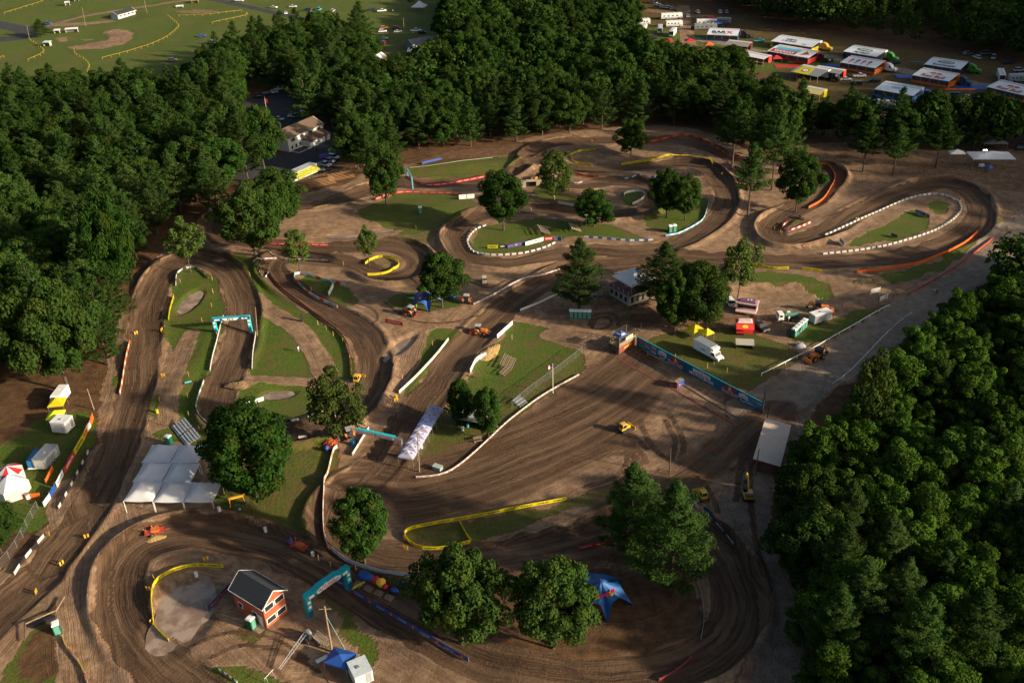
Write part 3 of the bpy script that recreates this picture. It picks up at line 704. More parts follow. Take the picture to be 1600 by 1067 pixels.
def wood(poly, gap, keys, hr, seed, group, labels, keep_out=(), ws=(0.9, 1.15), marks=()):
    mk = [(nm, P(u, v)) for nm, u, v in marks]
    pts = scatter(poly, gap, keep_out, seed); rnd = random.Random(seed)
    pts.sort(key=lambda p: p[1])
    for x, y in pts:
        k = rnd.choice(keys); name = PROTO[k][0]; h = rnd.uniform(*hr); wsc = rnd.uniform(*ws)
        rel = min(2, int((h - hr[0]) / (hr[1] - hr[0]) * 3))
        if gap > 6: h *= 1.08 if k[0] == 'p' else .92; wsc *= 1.18 if k[0] == 'p' else 1
        if x > 98 and y > 330 and gap > 6: h *= .66 + .3 * rnd.random()
        if NT.get(name, 0) >= 292:
            REST.append((k, x, y, h)); continue
        NT[name] = NT.get(name, 0) + 1
        lab = labels[name]; zn = min(mk, key=lambda q: (q[1][0] - x) ** 2 + (q[1][1] - y) ** 2)[0] if mk else ''
        sz = SIZES[rel]
        tree(k, x, y, h, wsc, '%s %s %s' % (sz, lab, zn), '%s %ss %s' % (sz, name.replace('_', ' '), zn))
LOT = [(388, 158), (455, 150), (478, 202), (520, 205), (540, 250), (500, 300), (410, 300), (405, 262), (425, 238), (405, 200)]
# left wood
wood([(-330, 200), (-100, 172), (60, 168), (170, 165), (300, 160), (372, 165), (378, 225), (376, 300), (330, 335), (300, 320), (262, 352), (232, 400), (205, 440), (190, 500), (178, 560), (150, 605), (60, 600), (-330, 720)],
     7.2, ['p0', 'p1', 'p2', 'm0', 'p1', 'o0', 'p0', 'm3', 'p2', 'o1'], (14, 21), 11, 'trees of the left wood',
     {'pine_tree': 'layered pine in the left wood', 'maple_tree': 'round maple in the left wood', 'oak_tree': 'narrow oak in the left wood'},
     marks=[('near the ball field', 150, 165), ('beside the parking lot', 340, 200), ('deep inside it', 150, 300), ('at the left picture edge', -10, 350), ('beside the upper left bend', 240, 375), ('above the yellow tents', 60, 520)], keep_out=[LOT, [(-60, 215), (15, 205), (22, 232), (-10, 265), (-60, 275)], [(-400, 600), (40, 585), (120, 612), (60, 700), (-400, 760)]])
# belt behind the fields
wood([(300, 135), (400, 92), (470, 78), (570, 72), (575, 130), (560, 170), (540, 215), (475, 160), (450, 140), (376, 145), (372, 165), (300, 165)],
     8.0, ['p0', 'm1', 'p2', 'p1', 'o0'], (15, 21), 12, 'trees between the ball field and the parking lot',
     {'pine_tree': 'dark pine between the ball field and the parking lot', 'maple_tree': 'round tree between the ball field and the parking lot', 'oak_tree': 'narrow tree between the ball field and the parking lot'}, [LOT])
# centre wood
wood([(545, 250), (560, 285), (600, 262), (640, 250), (700, 238), (790, 226), (850, 212), (920, 208), (1000, 200), (1090, 206), (1170, 232), (1190, 250), (1230, 222), (1330, 222),
      (1420, 232), (1520, 232), (1600, 222), (1720, 235), (1720, 205), (1500, 232), (1400, 226), (1330, 220), (1285, 208), (1210, 176), (1180, 150), (1100, 125), (1020, 112), (985, 100), (978, 60), (990, 20), (960, -10), (840, -10), (700, 10), (700, 60), (680, 120), (640, 150), (580, 150), (545, 190)],
     8.3, ['m0', 'm1', 'p1', 'o0', 'p2', 'p0', 'm2', 'p2', 'p1', 'o1'], (14, 20), 13, 'trees of the wood behind the course',
     {'pine_tree': 'pine of the middle wood', 'maple_tree': 'round maple of the middle wood', 'oak_tree': 'narrow oak of the middle wood'},
     [[(480, 200), (535, 195), (545, 250), (500, 300)]], marks=[('behind the red banner lane', 650, 235), ('behind the small dark pit', 900, 205), ('below the upper paddock coaches', 1040, 130), ('below the yellow rig', 1230, 190), ('below the Kawasaki rig', 1450, 215), ('by the lit white tent', 1570, 222), ('by the far entry lane', 600, 160), ('at the far meadow', 750, 30), ('in the middle of it', 850, 110)])
wood([(1190, 215), (1260, 222), (1340, 226), (1430, 234), (1530, 236), (1625, 226), (1720, 235), (1720, 218), (1620, 212), (1500, 220), (1400, 212), (1300, 205), (1200, 190)],
     6.5, ['p0', 'p1', 'p2', 'm1', 'p1'], (15, 20), 17, 'belt', {'pine_tree': 'pine of the belt below the paddock', 'maple_tree': 'round tree of the belt below the paddock', 'oak_tree': 'narrow tree of the belt below the paddock'}, [],
     marks=[('by the yellow rig', 1230, 210), ('by the transporter', 1340, 215), ('by the Kawasaki rig', 1450, 220), ('by the lit white tent', 1570, 225)])
# near wood, right
wood([(1690, 420), (1585, 448), (1510, 500), (1440, 560), (1372, 632), (1312, 692), (1268, 745), (1236, 805), (1236, 880), (1270, 950), (1282, 1080), (1282, 1260), (1800, 1400), (2100, 900), (1900, 520)],
     4.7, ['w0', 'w1', 'w2', 'w3'], (5.5, 12.5), 14, 'leafy trees of the near wood',
     {'willow_tree': 'lumpy leafy tree of the near wood'}, [], (.85, 1.2), marks=[('by the red netting road', 1560, 470), ('by the grey guard rail', 1430, 560), ('behind the pale roofed shed', 1285, 710), ('along the lower road', 1240, 850), ('at the right picture edge', 1590, 650), ('deep inside it', 1430, 740), ('at the bottom picture edge', 1400, 1040), ('in the lower right corner', 1590, 950)])
for (u, v, h, k, ws_, pl) in [(1262, 900, 14, 'o0', 1.1, 'leafy tree nearest the lower road bend'), (1330, 1010, 17, 'q0', 1.0, 'pine left of the other pines at the lower edge'), (1415, 1075, 18, 'q1', 1.1, 'pine lowest in the picture'), (1250, 830, 13, 'm1', .9, 'leafy tree right of the yellow excavator'), (1310, 880, 17, 'q1', .8, 'pine behind the leafy tree at the lower road bend'), (1500, 1060, 17, 'q0', 1.1, 'pine at the lower edge right of the pines pair'),
                               (1300, 960, 18, 'q0', .9, 'pine just below the lower road bend'), (1370, 930, 16, 'q1', .9, 'pine in the second row from the lower road'), (1450, 980, 15, 'p1', 1.0, 'slim pine among lumpy trees near the bottom'), (1390, 1010, 17, 'q0', .85, 'pine between the two lowest pines'), (1290, 1050, 17, 'q1', .9, 'pine at the bottom left corner of the wood'), (1560, 850, 13, 'p0', 1.0, 'lone pine near the right picture edge'), (1450, 640, 12, 'm2', .8, 'round maple below the guard rail'), (1540, 760, 13, 'm0', .8, 'round maple in the dark middle of the wood')]:
    x, y = P(u, v); tree(k, x, y, h, ws_, 'taller ' + pl + ' in the near wood')
# far wood: one dark mass
def woodland(name, label, pts, hr, seed, leafm, per=900):
    rng = np.random.default_rng(seed); vs_ = []
    src = {k: PROTO[k][2] for k in ('m0', 'o0', 'p1', 'p2')}
    lib = {}
    for k, m_ in src.items():
        a = np.empty(len(m_.vertices) * 3, np.float32); m_.vertices.foreach_get('co', a); a = a.reshape(-1, 4, 3)
        sel = a[rng.choice(len(a), per, replace=False)]; c = sel.mean(1, keepdims=True)
        lib[k] = ((sel - c) * 2.7 + c, PROTO[k][1])
    for x, y in pts:
        k = rng.choice(list(lib)); a, H = lib[k]; h = rng.uniform(*hr); s = h / H; th = rng.uniform(0, 6.28)
        c, sn = math.cos(th) * s, math.sin(th) * s
        q = a.copy(); qx = q[..., 0] * c - q[..., 1] * sn + x; qy = q[..., 0] * sn + q[..., 1] * c + y; qz = q[..., 2] * s + hz(x, y)
        vs_.append(np.stack([qx, qy, qz], -1).reshape(-1, 3))
    m_ = mesh_from_quads(name, np.concatenate(vs_), leafm)
    o = bpy.data.objects.new(name, m_); C.objects.link(o); tag(o, label, 'woodland', kind='stuff')
    return o
far = scatter([(1000, 2), (1080, -4), (1150, 14), (1200, 38), (1260, 44), (1340, 56), (1400, 68), (1480, 76), (1640, 104), (1900, 150), (1900, -90), (1300, -150), (940, -160), (900, -60), (960, -12)], 9.5, (), 21)
woodland('woodland', 'dark far wood behind the paddock', far, (15, 21), 31, LM)
far2 = scatter([(690, 0), (840, -12), (900, -60), (940, -160), (800, -165), (690, -60)], 9.0, (), 22)
woodland('woodland', 'dark wood beyond the far meadow at the top', far2, (15, 20), 32, LM)
shade_rdg = [(x, y) for x, y in scatter([(190, 150), (215, 150), (420, 600), (640, 1100), (560, 1200), (380, 700), (205, 230)] and [(222, 178), (262, 178), (470, 640), (900, 1300), (820, 1340), (392, 640), (222, 215)], 9.5, (), 24, world=True)]  # tree positions for the invented ridge, adding to its shade
woodland('woodland', 'added trees on the invented ridge that shades the grounds from the east', shade_rdg, (14, 19), 34, LM, 500)
if REST:
    woodland('woodland', 'deeper part of the woods too dense to tell trees apart', [(x, y) for _, x, y, _ in REST], (13, 19), 33, LM)
# undergrowth on the near wood's floor
ug = scatter([(1690, 405), (1580, 428), (1500, 478), (1425, 535), (1352, 608), (1292, 675), (1255, 735), (1218, 800), (1225, 880), (1258, 950), (1270, 1080), (1270, 1260), (1800, 1400), (2100, 900), (1900, 520)], 2.6, (), 23)
rng = np.random.default_rng(77); cen = []; nor = []
for x, y in ug:
    n = 90; d = rng.normal(0, 1, (n, 3)); d /= np.linalg.norm(d, axis=1)[:, None]; d[:, 2] = np.abs(d[:, 2]); r = rng.uniform(1.2, 2.4)
    cen.append(np.array([x, y, hz(x, y)]) + d * np.array([r, r, r * .8])); nor.append(d)
m_ = mesh_from_quads('undergrowth', leaf_mesh('x', np.concatenate(cen), np.concatenate(nor), .36, 5), LW)
tag(bpy.data.objects.new('undergrowth', m_), 'green undergrowth and vines covering the floor of the near wood', 'undergrowth', kind='stuff')
C.objects.link(bpy.data.objects['undergrowth'])
print('TREES', NT, 'rest', len(REST), 'far', len(far), len(far2))
# ================================================================= shape builder
class B:
    def __init__(self): self.v = []; self.f = []; self.m = []; self.mats = []; self.T = Matrix.Identity(4); self.sm = []
    def mi(self, m):
        if m not in self.mats: self.mats.append(m)
        return self.mats.index(m)
    def add(self, vs_, fs, m):
        o = len(self.v); self.v += [tuple(self.T @ Vector(p)) for p in vs_]; k = self.mi(m)
        for f in fs: self.f.append(tuple(i + o for i in f)); self.m.append(k)
        return self
    def box(self, x, y, z, sx, sy, sz, m, rz=0.0, tx=1.0, ty=1.0, ox=0.0):
        """centre x,y, bottom z; tx,ty taper of the top, ox shift of the top"""
        c, s = math.cos(rz), math.sin(rz); V = []
        for zz, kx, ky, o in ((z, 1, 1, 0), (z + sz, tx, ty, ox)):
            for a, b in ((-1, -1), (1, -1), (1, 1), (-1, 1)):
                px, py = a * sx / 2 * kx + o, b * sy / 2 * ky
                V.append((x + px * c - py * s, y + px * s + py * c, zz))
        return self.add(V, [(0, 3, 2, 1), (4, 5, 6, 7), (0, 1, 5, 4), (1, 2, 6, 5), (2, 3, 7, 6), (3, 0, 4, 7)], m)
    def tube(self, path, r, m, n=6):
        rr = r if isinstance(r, (list, tuple)) else [r] * len(path)
        V, Fc = tube_verts(path, rr, n); k = len(V)
        Fc = list(Fc) + [tuple(range(n))[::-1], tuple(range(k - n, k))]
        return self.add(V, Fc, m)
    def wheel(self, x, y, z, r, w_, m, n=14):
        V = []
        for s in (-1, 1):
            for i in range(n): V.append((x + r * math.cos(i * 2 * math.pi / n), y + s * w_ / 2, z + r * math.sin(i * 2 * math.pi / n)))
        Fc = [tuple(range(n)), tuple(range(n, 2 * n))[::-1]] + [(i, i + n, (i + 1) % n + n, (i + 1) % n) for i in range(n)]
        return self.add(V, Fc, m)
    def prof(self, pts, w_, m, y=0.0, taper=None):
        """side outline (x, z) pushed out across y; taper: inset per point"""
        n = len(pts); V = []
        for s in (-1, 1):
            for i, (px, pz) in enumerate(pts): V.append((px, y + s * (w_ / 2 - (taper[i] if taper else 0)), pz))
        Fc = [tuple(range(n)), tuple(range(n, 2 * n))[::-1]] + [(i, i + n, (i + 1) % n + n, (i + 1) % n) for i in range(n)]
        return self.add(V, Fc, m)
    def poly(self, pts, m): return self.add(pts, [tuple(range(len(pts)))], m)
    def slab(self, pts, th, m):
        """thick sheet from a loop of 3-D points"""
        n = len(pts); V = [tuple(p) for p in pts] + [(p[0], p[1], p[2] - th) for p in pts]
        return self.add(V, [tuple(range(n)), tuple(range(n, 2 * n))[::-1]] + [(i, i + n, (i + 1) % n + n, (i + 1) % n) for i in range(n)], m)
    def at(self, M): self.T = M; return self
    def build(self, name, parent=None, loc=(0, 0, 0), rz=0.0, smooth=False, label=None, bevel=0.0):
        me_ = bpy.data.meshes.new(name); me_.from_pydata(self.v, [], self.f)
        for m in self.mats: me_.materials.append(m)
        me_.polygons.foreach_set('material_index', self.m)
        if smooth: me_.polygons.foreach_set('use_smooth', [True] * len(self.f))
        me_.update()
        o = bpy.data.objects.new(name, me_); C.objects.link(o); o.location = loc; o.rotation_euler = (0, 0, rz)
        if parent: o.parent = parent
        if bevel > 0:
            md = o.modifiers.new('bevel', 'BEVEL'); md.width = bevel; md.segments = 2; md.limit_method = 'ANGLE'
        if label: o['label'] = label
        return o
# ---- flat colours used all over
WHITE = mat('white_paint', (.72, .72, .70), .45); OFFW = mat('offwhite_vinyl', (.52, .51, .48), .6, var=.15, dirt=.4)
BLACK = mat('black_plastic', (.018, .018, .02), .5); RUBBER = mat('rubber', (.02, .02, .02), .85, dirt=.35)
STEEL = mat('steel', (.42, .43, .44), .4, .7); DSTEEL = mat('dark_steel', (.09, .09, .10), .5, .5)
GLASS = mat('dark_glass', (.02, .028, .035), .12); WOOD = mat('weathered_wood', (.26, .19, .12), .85, var=.35, scale=4)
DWOOD = mat('dark_wood', (.10, .07, .045), .85, var=.35, scale=4); YELP = mat('yellow_machine_paint', (.62, .36, .03), .4, dirt=.4)
ORP = mat('orange_machine_paint', (.62, .17, .03), .4, dirt=.35); RED = mat('red_vinyl', (.46, .025, .025), .5)
REDP = mat('red_machine_paint', (.42, .05, .03), .45, dirt=.3); YEL = mat('yellow_vinyl', (.80, .68, .02), .5, var=.06)
BLU = mat('blue_vinyl', (.015, .07, .30), .5); TEAL = mat('teal_vinyl', (.0, .30, .36), .5); NAVY = mat('navy_vinyl', (.008, .05, .12), .5)
DTEAL = mat('deep_teal_vinyl', (.0, .10, .19), .5, var=.35, scale=.35)
ORV = mat('orange_vinyl', (.72, .13, .015), .5); GRN = mat('green_plastic', (.0, .10, .055), .5); SKYB = mat('light_blue_vinyl', (.10, .42, .62), .5)
GREYV = mat('grey_vinyl', (.20, .21, .22), .5); TENTW = mat('white_tent_cloth', (.90, .92, .94), .6, var=.06, scale=.6)
LILAC = mat('lilac_tent_cloth', (.60, .60, .80), .6, var=.12, scale=.8); PURP = mat('purple_cloth', (.14, .05, .34), .7)
ALU = mat('aluminium', (.62, .63, .64), .35, .6); PAINTC = mat('car_paint', (.5, .5, .5), .3, objcol=True, var=.04)
CLOTHC = mat('coloured_cloth', (.5, .5, .5), .8, objcol=True, var=.15)
CREAM = mat('cream_siding', (.78, .75, .62), .7, scale=3); BRICKR = mat('red_siding', (.40, .085, .035), .7, scale=5, var=.25)
SHING = mat('brown_shingles', (.13, .085, .055), .9, scale=6, var=.4); BSHING = mat('black_shingles', (.022, .028, .034), .85, scale=6, var=.4)
CONC = mat('concrete', (.34, .32, .29), .85, scale=3, var=.3); DIRTM = mat('dug_soil', (.20, .13, .06), .95, scale=3, var=.5)
PALEROOF = mat('pale_metal_roof', (.52, .42, .33), .55, scale=2, var=.1); SKIN = mat('skin', (.40, .22, .15), .6)
LIME = mat('lime_paint', (.05, .26, .02), .4); RAMPGREEN = mat('green_tank', (.05, .14, .09), .5)
TXTDK = mat('dark_print', (.02, .02, .025), .5, var=.02); TXTW = mat('white_print', (.75, .75, .75), .5, var=.02)
TXTR = mat('red_print', (.55, .02, .03), .5, var=.02); TXTY = mat('yellow_print', (.85, .50, .02), .5, var=.02); TXTG = mat('green_print', (.03, .12, .04), .5, var=.02)
TXTC = mat('crimson_print', (.42, .01, .04), .5, var=.02)
def see_through(m, k):
    t = m.node_tree; out = t.nodes['Material Output']; p = t.nodes['Principled BSDF']; src = p.inputs['Base Color'].links[0].from_socket
    tr = t.nodes.new('ShaderNodeBsdfTranslucent'); mx = t.nodes.new('ShaderNodeMixShader'); mx.inputs[0].default_value = k
    t.links.new(src, tr.inputs[0]); t.links.new(p.outputs[0], mx.inputs[1]); t.links.new(tr.outputs[0], mx.inputs[2]); t.links.new(mx.outputs[0], out.inputs[0])
for m_ in (TENTW, LILAC, YEL): see_through(m_, .42)
# ---- lettering
_tc = {}
def text_geo(s, bold=0.012):
    """letters of height about 1 lying in x (advance) and y (up), starting at x = 0"""
    if s in _tc: return _tc[s]
    cu = bpy.data.curves.new('t', 'FONT'); cu.body = s; cu.size = 1.0; cu.offset = bold; cu.resolution_u = 2
    o = bpy.data.objects.new('t', cu); C.objects.link(o)
    dg = bpy.context.evaluated_depsgraph_get(); m = bpy.data.meshes.new_from_object(o.evaluated_get(dg))
    V = np.array([v.co[:2] for v in m.vertices]) if len(m.vertices) else np.zeros((0, 2)); Fc = [tuple(p.vertices) for p in m.polygons]
    bpy.data.objects.remove(o); bpy.data.curves.remove(cu); bpy.data.meshes.remove(m)
    V[:, 0] -= V[:, 0].min(); V[:, 1] -= V[:, 1].min(); V /= max(V[:, 1].max(), 1e-6)
    _tc[s] = (V, Fc); return _tc[s]
def letter(b, s, width, height, fn, m, x0=0.0, y0=0.0, off=.02):
    """letters scaled into width x height, mapped through fn(x, y, off) -> 3-D"""
    V, Fc = text_geo(s, .03)
    w_ = V[:, 0].max(); return b.add([fn(x0 + x / w_ * width, y0 + y * height, off) for x, y in V], Fc, m)
BULL = [(-.98, .10), (-.80, .30), (-.62, .22), (-.45, .42), (-.20, .30), (-.05, .12), (-.12, -.04), (-.30, .02), (-.34, -.20), (-.46, -.26), (-.50, -.06), (-.68, -.10), (-.78, -.30), (-.88, -.28), (-.82, -.02)]
def bulls(b, fn, cx, cy, s, off=.02):
    """yellow disc with two red beasts running at each other"""
    b.add([fn(cx + .34 * s * math.cos(a * math.pi / 9), cy + .34 * s * math.sin(a * math.pi / 9), off) for a in range(18)], [tuple(range(18))], TXTY)
    for k in (1, -1):
        pts = [fn(cx + k * x * s, cy + y * s, off * 1.8) for x, y in BULL]
        b.add(pts, [tuple(range(len(pts)))] if k > 0 else [tuple(range(len(pts)))[::-1]], TXTC)
def rb_logo(b, fn, cx, cy, s, off=.02, word=True):
    bulls(b, fn, cx, cy + .22 * s, s, off)
    if word: letter(b, 'Red Bull', 1.7 * s, .36 * s, fn, TXTC, cx - .85 * s, cy - .42 * s, off)
# ================================================================= banners along the course
LINES = []
def banner(pix, label, h=0.75, panels=None, mat_a=None, mat_b=None, plen=2.4, gap=.0, text=None, tmat=None, name='banner', group=None, smooth=True, face=1, posts=True, zoff=.1, cat='banner', th=.05, thh=.42):
    pw = Pn(pix); pw = smoothpath(pw, False, 1.2) if smooth and len(pix) > 2 else pw
    seg = pw[1:] - pw[:-1]; L = np.linalg.norm(seg, axis=1); cum = np.concatenate([[0], np.cumsum(L)]); tot = cum[-1]
    o3 = (pw[0][0], pw[0][1], hz(*pw[0]))
    root = thing(name, label, cat, o3, 0, group)
    def pt(s):
        s = min(max(s, 0), tot); i = min(int(np.searchsorted(cum, s, side='right')) - 1, len(seg) - 1); t = (s - cum[i]) / (L[i] + 1e-9)
        p = pw[i] + seg[i] * t; d = seg[i] / (L[i] + 1e-9); return p, d
    def fn(s, y, off):
        p, d = pt(s); nx_, ny_ = d[1] * face, -d[0] * face
        if off: off += th / 2
        return (p[0] + nx_ * off - o3[0], p[1] + ny_ * off - o3[1], hz(*p) + zoff + y - o3[2])
    if face < 0:
        f0 = fn
        def fn_t(s, y, off): return f0(tot - s, y, off)
    else: fn_t = fn
    b = B(); n = max(1, int(round(tot / plen))); pl = tot / n
    for k in range(n):
        s0, s1 = k * pl + gap / 2, (k + 1) * pl - gap / 2; m = panels[k % len(panels)] if panels else (mat_a if (k % 2 == 0 or mat_b is None) else mat_b)
        q = max(1, int((s1 - s0) / 1.0))
        for j in range(q):
            a, c = s0 + (s1 - s0) * j / q, s0 + (s1 - s0) * (j + 1) / q
            (p0, d0), (p1, d1) = pt(a), pt(c)
            z0, z1 = hz(*p0) + zoff - o3[2], hz(*p1) + zoff - o3[2]; V = []
            for p, d, z in ((p0, d0, z0), (p1, d1, z1)):
                for sd_ in (1, -1):
                    for zz in (0, h): V.append((p[0] + d[1] * sd_ * th / 2 - o3[0], p[1] - d[0] * sd_ * th / 2 - o3[1], z + zz))
            b.add(V, [(0, 1, 5, 4), (2, 6, 7, 3), (1, 3, 7, 5), (0, 4, 6, 2), (0, 2, 3, 1), (4, 5, 7, 6)], m)
    b.build('banner_cloth', root)
    if text:
        tb = B()
        for k in range(n):
            tx_ = text[k % len(text)] if isinstance(text, (list, tuple)) else text
            if not tx_: continue
            tm_ = tmat[k % len(tmat)] if isinstance(tmat, (list, tuple)) else tmat
            if tx_ == '@': bulls(tb, fn_t, (k + .5) * pl, h * .5, min(h * .9, pl * .42)); continue
            letter(tb, tx_, pl * .72, h * thh, fn_t, tm_, k * pl + pl * .14, h * (1 - thh) / 2)
        if tb.v: tb.build('lettering', root)
    if posts:
        pb_n = min(60, max(2, int(tot / 3.2)))
        for k in range(pb_n + 1):
            p, d = pt(tot * k / pb_n); x, y = p[0] - d[1] * .09 * face - o3[0], p[1] + d[0] * .09 * face - o3[1]
            z = hz(*p) - o3[2]
            B().box(x, y, z - .3, .07, .07, h + .3 + zoff + .12, WOOD).build('stake', root)
    return root
YT = dict(mat_a=YEL, plen=3.0, text='DUNLOP', tmat=TXTDK)
WB = dict(mat_a=OFFW, plen=1.35, gap=.28, th=.3, h=.55, posts=False, zoff=0, cat='course marker', name='marker_row')
RW = dict(panels=[RED], plen=2.6, text='HONDA', tmat=TXTW, thh=.3)
RB = dict(panels=[OFFW], plen=1.5, h=.45, text=['Red Bull', '@', 'Red Bull'], tmat=[TXTR, TXTR, TXTR], thh=.5)
GR = 'advertising banners along the course'
